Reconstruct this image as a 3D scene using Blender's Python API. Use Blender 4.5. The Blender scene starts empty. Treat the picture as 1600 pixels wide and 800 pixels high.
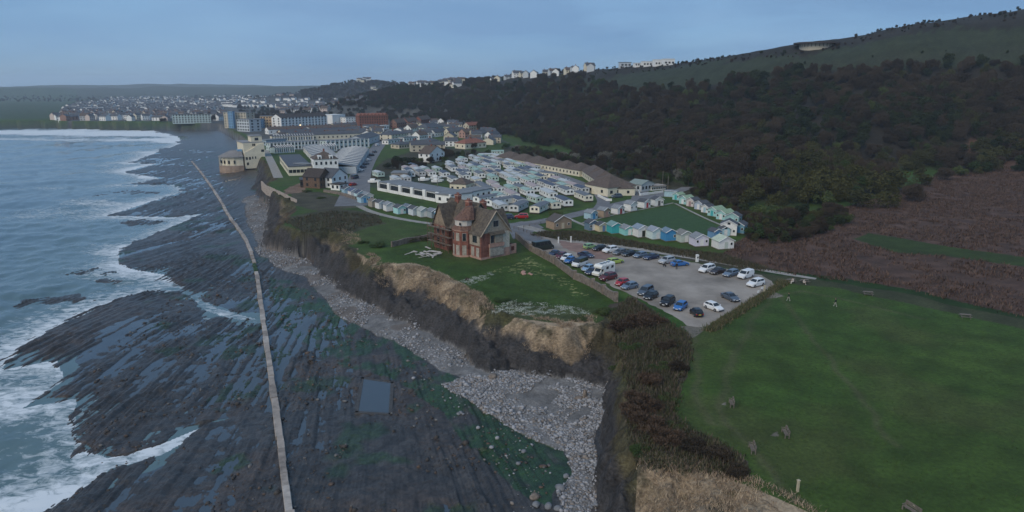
import bpy, bmesh, math, random
import numpy as np
from mathutils import Vector, Matrix

# ------------------------------------------------------------------ camera, sky, sun, exposure
SC = bpy.context.scene
COL = SC.collection
R = math.radians
PITCH, CAMZ, FPX = 13.7, 52.0, 1067.0          # drone 52 m above the sea, 24 mm lens
cam_d = bpy.data.cameras.new('camera'); cam = bpy.data.objects.new('camera', cam_d); COL.objects.link(cam)
cam.location = (0, 0, CAMZ); cam.rotation_euler = (R(90-PITCH), 0, 0)
cam_d.sensor_width = 36; cam_d.lens = 36*FPX/1600; cam_d.clip_start = 1; cam_d.clip_end = 30000
SC.camera = cam
SUN_EL, SUN_AZ = 14.0, 215.0                      # compass-like: azimuth measured clockwise from +Y; low behind the camera
w = bpy.data.worlds.new('World'); SC.world = w; w.use_nodes = True
nt = w.node_tree; nt.nodes.clear()
N = lambda t: nt.nodes.new(t)
sky = N('ShaderNodeTexSky'); sky.sky_type = 'NISHITA'; sky.sun_disc = False
sky.sun_elevation = R(SUN_EL); sky.sun_rotation = R(SUN_AZ); sky.altitude = 50
sky.air_density = 1.0; sky.dust_density = 0.3; sky.ozone_density = 5.0
tc = N('ShaderNodeTexCoord')
mp = N('ShaderNodeMapping'); mp.inputs['Scale'].default_value = (1, 1, 5)
nz = N('ShaderNodeTexNoise'); nz.inputs['Scale'].default_value = 1.6; nz.inputs['Detail'].default_value = 7; nz.inputs['Roughness'].default_value = .55
rp = N('ShaderNodeMapRange'); rp.inputs[1].default_value = .35; rp.inputs[2].default_value = .75
mx = N('ShaderNodeMixRGB')                                  # thin high cloud veil over the clear sky
n2w = N('ShaderNodeTexNoise'); n2w.inputs['Scale'].default_value = 2.3; n2w.inputs['Detail'].default_value = 6; n2w.inputs['Roughness'].default_value = .5; n2w.inputs['Distortion'].default_value = .4
r2w = N('ShaderNodeMapRange'); r2w.inputs[1].default_value = .36; r2w.inputs[2].default_value = .66
mxw = N('ShaderNodeMixRGB'); mxw.inputs[1].default_value = (.92, 1.68, 2.82, 1); mxw.inputs[2].default_value = (1.18, 1.98, 3.12, 1)
ml = N('ShaderNodeMath'); ml.operation = 'MULTIPLY'; ml.inputs[1].default_value = .35
ad = N('ShaderNodeMath'); ad.operation = 'ADD'; ad.inputs[1].default_value = .74
bg = N('ShaderNodeBackground'); bg.inputs['Strength'].default_value = 0.135
wo = N('ShaderNodeOutputWorld')
L = nt.links.new
L(tc.outputs['Generated'], mp.inputs['Vector']); L(mp.outputs[0], n2w.inputs['Vector']); L(n2w.outputs['Fac'], r2w.inputs[0]); L(r2w.outputs[0], mxw.inputs[0]); L(mxw.outputs[0], mx.inputs[2]); L(mp.outputs[0], nz.inputs['Vector']); L(nz.outputs['Fac'], rp.inputs[0])
L(rp.outputs[0], ml.inputs[0]); L(ml.outputs[0], ad.inputs[0]); L(ad.outputs[0], mx.inputs[0]); L(sky.outputs[0], mx.inputs[1]); L(mx.outputs[0], bg.inputs['Color']); L(bg.outputs[0], wo.inputs[0])
sun_d = bpy.data.lights.new('sun', 'SUN'); sun = bpy.data.objects.new('sun', sun_d); COL.objects.link(sun)
sun_d.energy = 1.45; sun_d.angle = R(45); sun_d.color = (1, .88, .72)
_el = R(38)
_d = Vector((math.sin(R(SUN_AZ))*math.cos(_el), math.cos(R(SUN_AZ))*math.cos(_el), math.sin(_el)))
sun.rotation_euler = (-_d).to_track_quat('-Z', 'Y').to_euler(); sun.location = (0, -50, 200)
SC.view_settings.view_transform = 'Standard'; SC.view_settings.look = 'None'; SC.view_settings.gamma = 1
SC.view_settings.use_curve_mapping = False
SC.view_settings.exposure = 0.6
SC.cycles.max_bounces = 5; SC.cycles.diffuse_bounces = 2; SC.cycles.glossy_bounces = 3; SC.cycles.volume_bounces = 1
SC.cycles.use_denoising = True

# ------------------------------------------------------------------ small numeric helpers
CT, ST = math.cos(R(PITCH)), math.sin(R(PITCH))
def G(px, py, z=10.0):
    """map point: where the sight line of a picture point meets the level z"""
    x = (px-800)/FPX; v = (400-py)/FPX
    t = (z-CAMZ)/(-ST+CT*v)
    return np.array((x*t, (CT+ST*v)*t))
def PL(pts, z=10.0): return np.array([G(p[0], p[1], z) for p in pts])
def ray(px, py, t):
    x = (px-800)/FPX; v = (400-py)/FPX
    return (x*t, (CT+ST*v)*t, CAMZ+(-ST+CT*v)*t)
def _h(ix, iy, s):
    n = (ix.astype(np.int64)*374761393 + iy.astype(np.int64)*668265263 + s*2147483647) & 0x7fffffff
    n = ((n ^ (n >> 13))*1274126177) & 0x7fffffff
    return ((n ^ (n >> 16)) & 0xffff)/65535.0
def vn(x, y, s=0):
    ix = np.floor(x); iy = np.floor(y); fx = x-ix; fy = y-iy
    fx = fx*fx*(3-2*fx); fy = fy*fy*(3-2*fy)
    a = _h(ix, iy, s); b = _h(ix+1, iy, s); c = _h(ix, iy+1, s); d = _h(ix+1, iy+1, s)
    return (a+(b-a)*fx)*(1-fy)+(c+(d-c)*fx)*fy
def fbm(x, y, sc, o=4, s=0):
    x = np.asarray(x, float)/sc; y = np.asarray(y, float)/sc
    r = 0; a = .5; t = 0
    for i in range(o):
        r = r+a*vn(x, y, s+i*17); t += a; a *= .5; x = x*2.03+5.1; y = y*2.03+3.7
    return r/t
def inpoly(P, x, y):
    c = np.zeros(np.shape(x), bool); n = len(P)
    for i in range(n):
        x0, y0 = P[i]; x1, y1 = P[i-1]
        if y0 == y1: continue
        c ^= ((y0 > y) != (y1 > y)) & (x < (x1-x0)*(y-y0)/(y1-y0)+x0)
    return c
def dline(P, x, y, closed=False):
    d = np.full(np.shape(x), 1e9)
    for i in range(len(P)-(0 if closed else 1)):
        ax, ay = P[i]; bx, by = P[(i+1) % len(P)]
        vx, vy = bx-ax, by-ay
        t = np.clip(((x-ax)*vx+(y-ay)*vy)/(vx*vx+vy*vy+1e-9), 0, 1)
        d = np.minimum(d, (x-ax-t*vx)**2+(y-ay-t*vy)**2)
    return np.sqrt(d)
def sstep(a, b, x):
    t = np.clip((x-a)/(b-a), 0, 1); return t*t*(3-2*t)

# ------------------------------------------------------------------ coast lines
TOPZ, TOEZ = 10.0, 2.4
_top = [(-400,188.5),(75,189),(344,193.5),(380,213),(394,226),(414,250),(428,264),(436,277),(418,289),(440,304),(464,318),(458,337),(446,352),(488,366),(514,357),(546,367),(553,387),(575,403),(592,415),(615,411),(640,419),(668,422),(700,442),(728,452),(752,469),(763,489),(780,484),(800,494),(816,498),(828,505),(852,503),(880,515),(905,507),(926,503),(950,483),(972,520),(990,565),(985,610),(980,650),(995,690),(1012,735),(1060,733),(1110,742),(1170,765),(1240,800),(1330,860)]
_toe = [(-400,193),(75,193.8),(335,200),(368,218),(378,234),(396,258),(408,274),(400,286),(396,294),(405,310),(424,325),(418,350),(412,387),(440,396),(466,403),(480,401),(500,426),(530,450),(560,471),(588,477),(612,499),(640,500),(668,522),(700,541),(722,550),(740,577),(764,585),(786,570),(820,585),(900,592),(950,607),(944,645),(936,690),(930,745),(935,820),(950,900)]
TOP = np.vstack([PL(_top, TOPZ), [(40, 30), (60, -40)]])
TOE = np.vstack([PL(_toe, TOEZ), [(20, 35), (30, -40)]])
LANDP = np.vstack([TOP, [(9000, -40), (9000, 9000), (-9000, 9000), (-9000, TOP[0][1])]])
SEAP = np.vstack([TOE, [(-9000, -40), (-9000, TOE[0][1])]])
_shore = [(-400,194.3),(60,195),(175,197),(240,201),(277,213),(288,222),(262,232),(205,254),(264,250),(200,267),(255,280),(188,289),(277,288),(286,299),(226,318),(174,335),(262,338),(320,333),(272,352),(225,373),(187,391),(188,410),(212,421),(259,428),(285,442),(298,452),(316,466),(340,481),(400,497),(402,503),(355,496),(322,486),(300,466),(272,456),(240,455),(180,470),(138,486),(60,530),(15,560),(3,576),(90,563),(102,593),(36,636),(120,620),(117,674),(135,701),(171,714),(252,692),(310,668),(366,649),(310,677),(252,710),(171,732),(135,764),(58,802),(30,880)]
SHORE = np.vstack([PL(_shore, .2), [(-60, 20), (-60, -40)]])
PLATP = np.vstack([SHORE, [(9000, -40), (9000, 9000), (-9000, 9000), (-9000, SHORE[0][1])]])
ISL = [PL([(p[0]-a, p[1]), (p[0], p[1]-b), (p[0]+a, p[1]), (p[0], p[1]+b)], .1) for p, a, b in (((150,427),40,8),((116,466),22,5),((41,470),14,4),((165,438),24,4),((205,300),40,4),((160,306),24,3),((222,346),30,3))]

POOL = PL([(566,590),(613,597),(610,646),(557,643)], 1.0)
# ------------------------------------------------------------------ hill
_ridge = [(1720,5,470),(1600,20,480),(1500,36,500),(1400,44,520),(1330,62,540),(1250,72,560),(1150,86,620),(1040,101,700),(960,108,760),(880,116,850),(800,123,950),(700,132,1080),(640,136,1250),(600,136,1700),(575,128,2000),(545,129,2050),(500,143,2150),(470,148,2300)]
_foot = [(1750,300,14),(1600,285,13),(1500,268,12),(1420,300,11),(1300,320,10),(1200,330,10),(1120,312,10),(1060,292,10),(1000,272,10),(900,248,10),(820,226,10),(770,212,10),(700,196,10),(640,187,10),(560,166,10)]
CP = []
for p in _ridge:
    x, y, z = ray(*p); CP.append((x, y, z-10))
    n = math.hypot(x, y); CP.append((x*(1+140/n)+60, y*(1+140/n), z-10-6)); CP.append((x*(1+420/n)+160, y*(1+420/n), z-10-22))
for px, py, z in _foot:
    g = G(px, py, 10); CP.append((g[0], g[1], z-12)); n = math.hypot(*g); CP.append((g[0]*(1-60/n), g[1]*(1-60/n), -14))
for px, py, t, dz in ((1560,170,400,0),(1350,190,400,0),(1150,170,490,0)):
    x, y, z = ray(px, py, t); CP.append((x, y, z-10))
for x, y, h in ((-300,1500,-12),(-600,1800,-12),(-1500,2200,-10),(-300,700,-14),(-60,400,-14),(60,150,-14),(120,60,-14),(-900,900,-14),(-200,300,-14),(200,120,-12),
    (-3600,3900,20),(-2900,4000,26),(-2100,4000,30),(-1500,3900,24),(-1100,3000,6),(-2000,3000,-4),(-2800,3000,-6),(-4500,5600,44),(-2500,5600,46),(-1500,5200,46),(0,3500,60),(1500,2500,90),(900,1400,70)):
    CP.append((x, y, h))
CP = np.array(CP)
_c2 = 35.0**2
_D = np.sqrt((CP[:, None, 0]-CP[None, :, 0])**2+(CP[:, None, 1]-CP[None, :, 1])**2+_c2)
_W = np.linalg.solve(np.block([[_D, np.ones((len(CP), 1))], [np.ones((1, len(CP))), np.zeros((1, 1))]]), np.append(CP[:, 2], 0))
def hill(x, y):
    x = np.asarray(x, float); y = np.asarray(y, float)
    r = np.full(x.shape, _W[-1])
    for i in range(len(CP)): r = r+_W[i]*np.sqrt((x-CP[i, 0])**2+(y-CP[i, 1])**2+_c2)
    k = 3.0
    r = np.where(r > 20, r, k*np.log1p(np.exp(np.clip(r, -60, 20)/k)))
    return np.where(r < .35, 0, r-.35)
def hland(x, y):
    h = hill(x, y)
    rough = np.clip(h/12, 0, 1)
    return TOPZ+h+rough*(fbm(x, y, 40, 4, 3)-.5)*5+sstep(2600, 4200, y)*np.maximum(fbm(x, y, 900, 4, 4)-.36, 0)*95
def cwarp(x, y):
    """ragged line: coast outlines are read through this small shift"""
    k = sstep(520, 360, y)
    return x+k*((fbm(x, y, 7, 3, 151)-.5)*4.2+(fbm(x, y, 2.2, 2, 153)-.5)*1.6), y+k*((fbm(x, y, 7, 3, 152)-.5)*4.2+(fbm(x, y, 2.2, 2, 154)-.5)*1.6)
def strata(x, y):
    yy = np.minimum(y, 235)
    u = (x+72)*200/(330-yy)+(fbm(x, y, 45, 2, 41)-.5)*5
    fi = np.floor((y+.55*x+(fbm(x, y, 14, 2, 43)-.5)*16)/15.0); fj = np.floor((y-.8*x+(fbm(x, y, 11, 2, 44)-.5)*10)/23.0)
    return u+(_h(fi, fi*0, 45)-.5)*2.6+(_h(fj, fj*0, 46)-.5)*1.8
def ridges(x, y):
    u = strata(x, y)
    brk = fbm(u*.9, y*.30, 3.0, 3, 9)
    def saw(q):
        f = q-np.floor(q); return np.where(f < .72, f/.72, (1-f)/.28)
    idx = np.floor(u/2.3+(brk-.5)*.8); blk = _h(np.floor(u/.9), np.floor(y/5.0+3*_h(np.floor(u/.9), idx*0, 8)), 15)
    a = saw(u/2.3+(brk-.5)*.8)*(.5+.9*_h(idx, idx*0, 5)) + .45*saw(u/.9+(brk-.5)*.9) + .30*saw(u/.42) + .55*(blk-.5)
    lng = fbm(u*1.0/4.0, y/24.0, 1.0, 3, 77)
    pt = .35+.95*sstep(.36, .62, fbm(x, y, 16, 3, 13))
    return (a*.34-.30)*pt + (lng-.5)*.85 + (fbm(x, y, 1.7, 4, 21)-.5)*.5
def hshore(x, y):
    """beach and rock platform, seaward of the cliff foot"""
    fw_ = sstep(190, 480, y)*26
    ins = inpoly(PLATP, x+(fbm(x, y, 9, 3, 31)-.5)*6+(fbm(x, y, 28, 3, 33)-.5)*fw_, y+(fbm(x, y, 9, 3, 32)-.5)*7+(fbm(x, y, 28, 3, 34)-.5)*fw_*2)
    d = dline(SHORE, x, y); sd = np.where(ins, d, -d)
    for P in ISL:
        i2 = inpoly(P, x, y); d2 = dline(P, x, y, True); sd = np.maximum(sd, np.where(i2, d2, -d2))
    base = np.where(sd > 0, .12+.85*(1-np.exp(-np.maximum(sd, 0)/22)), np.maximum(-3, -.05+sd*.10))
    dt = dline(TOE, *cwarp(x, y))
    far = sstep(450, 800, y)
    rg = ridges(x, y)*(1-.75*far)
    sh = sstep(22, 0, dt)
    base = base+(TOEZ-base)*sh**1.5*(1-far*.3)
    sdamp = np.where(sd > 0, 1, np.exp(np.minimum(sd, 0)/5))
    z = base+rg*sdamp*(1-sstep(14, 5, dt)*.8)
    pool = inpoly(POOL, x, y); z = np.where(pool, base-.8, z)
    return base, z, sd, dt
def hcliff(x, y):
    xw, yw = cwarp(x, y); d0 = dline(TOE, xw, yw); d1 = dline(TOP, xw, yw)
    s = d0/(d0+d1+1e-6)
    nn = fbm(x, y, 5, 4, 55); n2 = fbm(x, y, 14, 3, 56)
    # rock foot is steep, the earth above slumps back
    p = np.interp(s, [0, .12, .38, .5, .8, 1], [0, .28, .55, .62, .88, 1])
    z = TOEZ+(TOPZ-TOEZ)*p+np.sin(np.clip(s, 0, 1)*math.pi)*((nn-.5)*5.5+(n2-.5)*5.0+(fbm(x, y, 1.5, 3, 57)-.5)*2.2)
    return z, s
def ground_z(x, y):
    """height of whatever ground is at one map point"""
    x = np.atleast_1d(np.asarray(x, float)); y = np.atleast_1d(np.asarray(y, float))
    xw, yw = cwarp(x, y); L_ = inpoly(LANDP, xw, yw); S_ = inpoly(SEAP, xw, yw) & ~L_
    z = hland(x, y)
    zs = hshore(x, y)[1]; zc = hcliff(x, y)[0]
    return np.where(L_, z, np.where(S_, zs, zc))
# ------------------------------------------------------------------ material helpers
MATS = {}
def nmat(name, col, rough=.8, var=.18, scale=1.5, bump=0, bscale=None, metallic=0, spec=.3, detail=5, coord='Object', emis=None, col2=None):
    if name in MATS: return MATS[name]
    m = bpy.data.materials.new(name); m.use_nodes = True; t = m.node_tree; b = t.nodes['Principled BSDF']
    b.inputs['Roughness'].default_value = rough; b.inputs['Metallic'].default_value = metallic; b.inputs['Specular IOR Level'].default_value = spec
    tcn = t.nodes.new('ShaderNodeTexCoord'); n = t.nodes.new('ShaderNodeTexNoise')
    n.inputs['Scale'].default_value = scale; n.inputs['Detail'].default_value = detail; n.inputs['Roughness'].default_value = .65
    t.links.new(tcn.outputs[coord], n.inputs['Vector'])
    r = t.nodes.new('ShaderNodeValToRGB'); t.links.new(n.outputs['Fac'], r.inputs[0])
    c2 = col2 or col
    r.color_ramp.elements[0].position = .3; r.color_ramp.elements[1].position = .7
    r.color_ramp.elements[0].color = (*[c*(1-var) for c in col], 1); r.color_ramp.elements[1].color = (*[min(1, c*(1+var)) for c in c2], 1)
    t.links.new(r.outputs[0], b.inputs['Base Color'])
    if bump:
        n2 = t.nodes.new('ShaderNodeTexNoise'); n2.inputs['Scale'].default_value = bscale or scale*4; n2.inputs['Detail'].default_value = 4
        t.links.new(tcn.outputs[coord], n2.inputs['Vector'])
        bp = t.nodes.new('ShaderNodeBump'); bp.inputs['Strength'].default_value = 1; bp.inputs['Distance'].default_value = bump
        t.links.new(n2.outputs['Fac'], bp.inputs['Height']); t.links.new(bp.outputs[0], b.inputs['Normal'])
    if emis:
        b.inputs['Emission Color'].default_value = (*emis[:3], 1); b.inputs['Emission Strength'].default_value = emis[3]
    MATS[name] = m; return m
def cover_mat(name, fine=2.2, famp=.5, bump=.12, rough=.9, spec=.2, stretch=None):
    """ground material: land-cover colour stored on the mesh, fine grain from noise; the alpha holds wetness"""
    m = bpy.data.materials.new(name); m.use_nodes = True; t = m.node_tree; b = t.nodes['Principled BSDF']
    a = t.nodes.new('ShaderNodeAttribute'); a.attribute_name = 'cover'
    tcn = t.nodes.new('ShaderNodeTexCoord')
    n = t.nodes.new('ShaderNodeTexNoise'); n.inputs['Scale'].default_value = fine; n.inputs['Detail'].default_value = 6; n.inputs['Roughness'].default_value = .7
    n3 = t.nodes.new('ShaderNodeTexNoise'); n3.inputs['Scale'].default_value = fine*.13; n3.inputs['Detail'].default_value = 4
    src = tcn.outputs['Object']
    if stretch:
        mp_ = t.nodes.new('ShaderNodeMapping'); mp_.inputs['Scale'].default_value = stretch; t.links.new(src, mp_.inputs['Vector']); src = mp_.outputs[0]
    t.links.new(src, n.inputs['Vector']); t.links.new(src, n3.inputs['Vector'])
    mr = t.nodes.new('ShaderNodeMapRange'); mr.inputs[1].default_value = .25; mr.inputs[2].default_value = .75; mr.inputs[3].default_value = 1-famp; mr.inputs[4].default_value = 1+famp
    t.links.new(n.outputs['Fac'], mr.inputs[0])
    mr2 = t.nodes.new('ShaderNodeMapRange'); mr2.inputs[1].default_value = .3; mr2.inputs[2].default_value = .7; mr2.inputs[3].default_value = .8; mr2.inputs[4].default_value = 1.2
    t.links.new(n3.outputs['Fac'], mr2.inputs[0])
    mu = t.nodes.new('ShaderNodeMath'); mu.operation = 'MULTIPLY'; t.links.new(mr.outputs[0], mu.inputs[0]); t.links.new(mr2.outputs[0], mu.inputs[1])
    vm = t.nodes.new('ShaderNodeVectorMath'); vm.operation = 'SCALE'; t.links.new(a.outputs['Color'], vm.inputs[0]); t.links.new(mu.outputs[0], vm.inputs['Scale'])
    t.links.new(vm.outputs[0], b.inputs['Base Color'])
    rr = t.nodes.new('ShaderNodeMapRange'); rr.inputs[3].default_value = rough; rr.inputs[4].default_value = .22
    t.links.new(a.outputs['Alpha'], rr.inputs[0]); t.links.new(rr.outputs[0], b.inputs['Roughness'])
    b.inputs['Specular IOR Level'].default_value = spec
    bp = t.nodes.new('ShaderNodeBump'); bp.inputs['Distance'].default_value = bump; bp.inputs['Strength'].default_value = 1
    t.links.new(n.outputs['Fac'], bp.inputs['Height']); t.links.new(bp.outputs[0], b.inputs['Normal'])
    MATS[name] = m; return m
def mesh_np(name, v, f, mat=None, cover=None, smooth=True):
    """v (n,3), f (m,3) or (m,4)"""
    me = bpy.data.meshes.new(name); k = f.shape[1]
    me.vertices.add(len(v)); me.vertices.foreach_set('co', np.ascontiguousarray(v, np.float32).ravel())
    me.loops.add(f.size); me.loops.foreach_set('vertex_index', np.ascontiguousarray(f, np.int32).ravel())
    me.polygons.add(len(f)); me.polygons.foreach_set('loop_start', np.arange(0, f.size, k, dtype=np.int32))
    if smooth: me.polygons.foreach_set('use_smooth', np.ones(len(f), bool))
    if cover is not None:
        at = me.attributes.new('cover', 'FLOAT_COLOR', 'POINT'); at.data.foreach_set('color', np.ascontiguousarray(cover, np.float32).ravel())
    me.update(calc_edges=True)
    if mat: me.materials.append(mat)
    return me
def link(name, me, parent=None, label=None, cat=None, group=None, kind=None, loc=None, rz=None):
    o = bpy.data.objects.new(name, me); COL.objects.link(o)
    if parent: o.parent = parent
    if label: o['label'] = label
    if cat: o['category'] = cat
    if group: o['group'] = group
    if kind: o['kind'] = kind
    if loc is not None: o.location = loc
    if rz is not None: o.rotation_euler[2] = rz
    return o

# ------------------------------------------------------------------ ground sheets: a fan of land seen from the drone, finest where it is near
NA, NR = 900, 1150
ang = np.linspace(R(-50), R(50), NA)
# ring distances: even steps of sight angle, then out to the far hills
dep = np.linspace(R(39), R(1.35), NR-70)
rr_ = np.concatenate([42.0/np.tan(dep), np.geomspace(42.0/math.tan(R(1.35))*1.02, 7000, 70)])
AA, RR = np.meshgrid(ang, rr_)
X = (RR*np.sin(AA)); Y = (RR*np.cos(AA))
x1, y1 = X.ravel(), Y.ravel()
_xw, _yw = cwarp(x1, y1); isL = inpoly(LANDP, _xw, _yw); isS = inpoly(SEAP, _xw, _yw) & ~isL; isC = ~isL & ~isS
Z = np.zeros(len(x1)); COV = np.zeros((len(x1), 4)); COV[:, 3] = 0
zz = np.zeros(len(x1)); sdv = np.full(len(x1), 99.0); dtv = np.full(len(x1), 99.0); basev = np.zeros(len(x1))
Z[isL] = hland(x1[isL], y1[isL])
basev[isS], Z[isS], sdv[isS], dtv[isS] = hshore(x1[isS], y1[isS])
Z[isC], sC = hcliff(x1[isC], y1[isC])
# gentle lumps on the open land where nothing is built
def c3(*a): return np.array(a, float)
def blend(idx_mask, col, wgt):
    COV[idx_mask, :3] += (col-COV[idx_mask, :3])*wgt[:, None]
wx = x1+(fbm(x1, y1, 6, 3, 61)-.5)*3.0; wy_ = y1+(fbm(x1, y1, 6, 3, 62)-.5)*3.0
lx, ly = x1[isL], y1[isL]; lwx, lwy = wx[isL], wy_[isL]
GRASS = c3(.030, .068, .011); GRASS2 = c3(.050, .075, .014); OLIVE = c3(.055, .062, .028); STRAW = c3(.35, .265, .175); EARTH = c3(.15, .10, .07)
BRACKEN = c3(.078, .046, .033); SCRUB = c3(.044, .040, .022); WOOD = c3(.024, .021, .016); ROCK = c3(.046, .043, .042); SHING = c3(.17, .165, .16); TARM = c3(.16, .155, .155)
lc = np.zeros((len(lx), 3)); n1 = fbm(lx, ly, 25, 4, 71)[:, None]; n2 = fbm(lx, ly, 3.5, 4, 72)[:, None]
lc[:] = GRASS*(1-n1)+GRASS2*n1
lc *= .65+.7*n2
n5 = fbm(lx, ly, 60, 4, 73)[:, None]; lc *= .82+.36*n5; _dry = sstep(.55, .75, fbm(lx, ly, 14, 4, 74))[:, None]; lc += (c3(.075,.07,.028)-lc)*_dry*.3
def area(pts, col, z=10, soft=True, var=.35):
    P = PL(pts, z); m = inpoly(P, lwx if soft else lx, lwy if soft else ly)
    lc[m] = col*(1-var+2*var*n2[m]*1.0)
    return m
hl = hill(lx, ly)
# far country
far = sstep(900, 1500, ly)[:, None]
lc[:] = lc*(1-far)+c3(.045, .055, .035)*far
area([(95,189),(250,189),(340,194),(400,214),(420,232),(560,240),(610,200),(700,200),(760,215),(800,225),(700,185),(560,165),(420,157),(250,155),(130,165)], c3(.075,.075,.068))
area([(-300,150),(120,152),(135,185),(-300,187)], c3(.042,.065,.032))
# hillside: brown wood below, pasture on the shoulder
hm = sstep(.2, 3, hl)*(1-sstep(2150, 2500, ly))*(1-sstep(780, 1000, ly)*sstep(22, 12, hl))
wood_w = hm
lc[:] = lc+(WOOD-lc)*wood_w[:, None]
def hill_area(pix, col, amt=1.0, var=.3):
    """area given by sight lines onto the hill itself"""
    wz_ = TOPZ+hl-CAMZ; dist = CT*ly-ST*wz_; u = 800+FPX*lwx/dist; v = 400-FPX*(ST*ly+CT*wz_)/dist
    v = v+(n2[:, 0]-.5)*14+(n1[:, 0]-.5)*20
    m = inpoly(np.array(pix, float), u, v) & (hl > .3)
    lc[m] += (col*(1-var+2*var*n2[m])-lc[m])*amt
    return m
pasture = hill_area([(900,128),(1000,112),(1120,98),(1250,84),(1330,75),(1420,56),(1520,46),(1800,34),(1800,95),(1620,100),(1500,104),(1380,112),(1290,118),(1200,122),(1080,140),(990,150),(900,150)], c3(.030,.037,.020))
hill_area([(1250,105),(1400,85),(1600,70),(1800,66),(1800,76),(1600,80),(1400,95),(1250,112)], c3(.030,.034,.02), .8)
hill_area([(1340,60),(1600,15),(1800,0),(1800,45),(1600,38),(1480,40),(1340,66)], c3(.030,.027,.022))
# flat areas
area([(640,300),(800,250),(760,238),(690,228),(640,236),(600,262),(575,292)], c3(.042,.055,.03))
scrubA = area([(560,290),(600,250),(640,238),(700,232),(770,238),(800,228),(900,246),(1000,272),(1060,290),(1120,312),(1200,345),(1165,390),(1160,355),(1050,298),(1000,298),(960,278),(900,262),(780,244),(700,250),(620,268)], SCRUB)
area([(815,372),(850,362),(905,362),(1000,380),(1060,390),(1130,398),(1200,432),(1000,392),(880,376)], SCRUB*1.1)
area([(1120,400),(1165,368),(1200,355),(1290,330),(1420,300),(1480,262),(1620,250),(1800,250),(1800,520),(1600,497),(1400,448),(1220,428)], BRACKEN, var=.6)
area([(1330,372),(1360,364),(1500,388),(1700,415),(1700,428),(1600,417),(1480,400),(1400,395)], GRASS*.6+c3(.012,.006,.004))
area([(1170,424),(1230,430),(1400,452),(1600,500),(1700,520),(1700,550),(1600,515),(1400,470),(1300,450),(1180,438)], OLIVE*.75)
area([(1175,415),(1400,447),(1600,492),(1700,512),(1700,522),(1600,500),(1400,456),(1175,424)], GRASS*.55)
# bank of scrub between lawn and cliff edge
area([(950,480),(985,462),(1050,505),(1072,520),(1082,560),(1062,600),(1050,650),(1075,670),(1120,690),(1162,715),(1172,752),(1100,740),(1010,735),(960,700),(940,600)], c3(.062,.048,.036), var=.7)
area([(988,465),(1000,462),(1072,505),(1066,520)], GRASS)
# headland rough and the ruined house's garden
area([(440,340),(520,326),(590,332),(600,350),(540,366),(480,366)], c3(.052,.05,.028))
area([(455,300),(500,300),(545,312),(560,325),(500,330),(455,320)], c3(.06,.055,.035))
area([(150+300,292),(475,285),(478,300),(440,304)], EARTH*1.2)
area([(760,488),(800,470),(870,480),(935,500),(900,515),(820,505),(770,498)], c3(.05,.06,.022), var=.5)
area([(592,415),(640,410),(700,430),(755,462),(770,486),(760,492),(700,448),(640,424)], STRAW*.8, var=.5)
area([(818,500),(870,506),(930,498),(935,512),(880,522),(820,512)], STRAW*.85, var=.4)
area([(1000,745),(1012,722),(1060,725),(1110,735),(1170,755),(1250,795),(1340,850),(1340,870),(1230,810),(1165,770),(1100,748)], STRAW*.85, var=.4)
# daisies, a pale flowering drift over the garden edge
m_ = inpoly(PL([(775,480),(800,470),(850,474),(905,482),(925,492),(860,492),(800,492),(770,490)]), lwx, lwy) | inpoly(PL([(715,440),(745,432),(768,424),(764,436),(735,445)]), lwx, lwy)
fl = fbm(lx, ly, .9, 3, 88); mm = m_ & (fl > .58); lc[mm] = c3(.20,.22,.17)
for pts in ([(760,425),(800,415),(830,400),(870,430),(920,460),(900,462),(850,430)],):
    m_ = inpoly(PL(pts), lwx, lwy); mm = m_ & (fbm(lx, ly, .7, 2, 91) > .66); lc[mm] = c3(.22,.22,.09)
for pts, wd_ in (([(1205,460),(1180,500),(1150,560),(1125,620),(1130,660),(1165,690),(1200,730),(1260,790)], .7), ([(1215,462),(1260,520),(1330,600),(1400,700)], .6), ([(1200,460),(1260,455),(1330,470),(1450,500)], .6), ([(1080,520),(1095,560),(1085,620),(1110,660)], .6)):
    k_ = np.exp(-(dline(PL(pts), lwx, lwy)/wd_)**2)*.45*(.4+1.2*n2[:, 0]); lc += (c3(.085,.078,.042)-lc)*np.clip(k_, 0, 1)[:, None]
# worn ground at the car park's corner exits and by the benches
for pts in ([(1065,512),(1090,506),(1100,515),(1090,522),(1075,528)], [(1182,460),(1205,455),(1222,462),(1190,468)], [(1205,680),(1216,672),(1220,682)], [(1128,630),(1135,625),(1138,632)]):
    area(pts, c3(.15,.135,.11))
COV[isL, :3] = lc
# cliffs: dark bedded rock at the foot, straw turf and earth above
cx, cy = x1[isC], y1[isC]; cc = np.zeros((len(cx), 3))
cn = fbm(cx, cy, 4, 4, 101); cn2 = fbm(cx, cy, 16, 3, 102); cn3 = fbm(cx, cy, 1.1, 3, 103)
ss = sC+(cn-.5)*.35
band = fbm(Z[isC]*1.0+cn*2, cx*.06+cy*.03, .7, 3, 104)[:, None]; rockc = ROCK[None]*(.35+.8*cn3[:, None]+.7*band)
bare = STRAW[None]*(.30+.75*cn3[:, None]+.35*cn[:, None])
cc[:] = rockc
cwx, cwy = cx+(fbm(cx, cy, 5, 3, 63)-.5)*7, cy+(fbm(cx, cy, 5, 3, 64)-.5)*7
strawy = inpoly(PL([(575,398),(640,408),(756,462),(764,486),(752,520),(818,520),(818,498),(870,530),(930,514),(922,552),(820,560),(760,560),(690,500),(620,450),(560,420)], 7), cwx, cwy)
near2 = inpoly(PL([(998,725),(1060,722),(1180,750),(1400,850),(1400,1000),(990,1000),(992,800)], 8), cx, cy)
head = inpoly(PL([(435,300),(470,300),(500,335),(560,340),(600,380),(605,430),(540,405),(500,376),(440,350)], 8), cx, cy)
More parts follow.
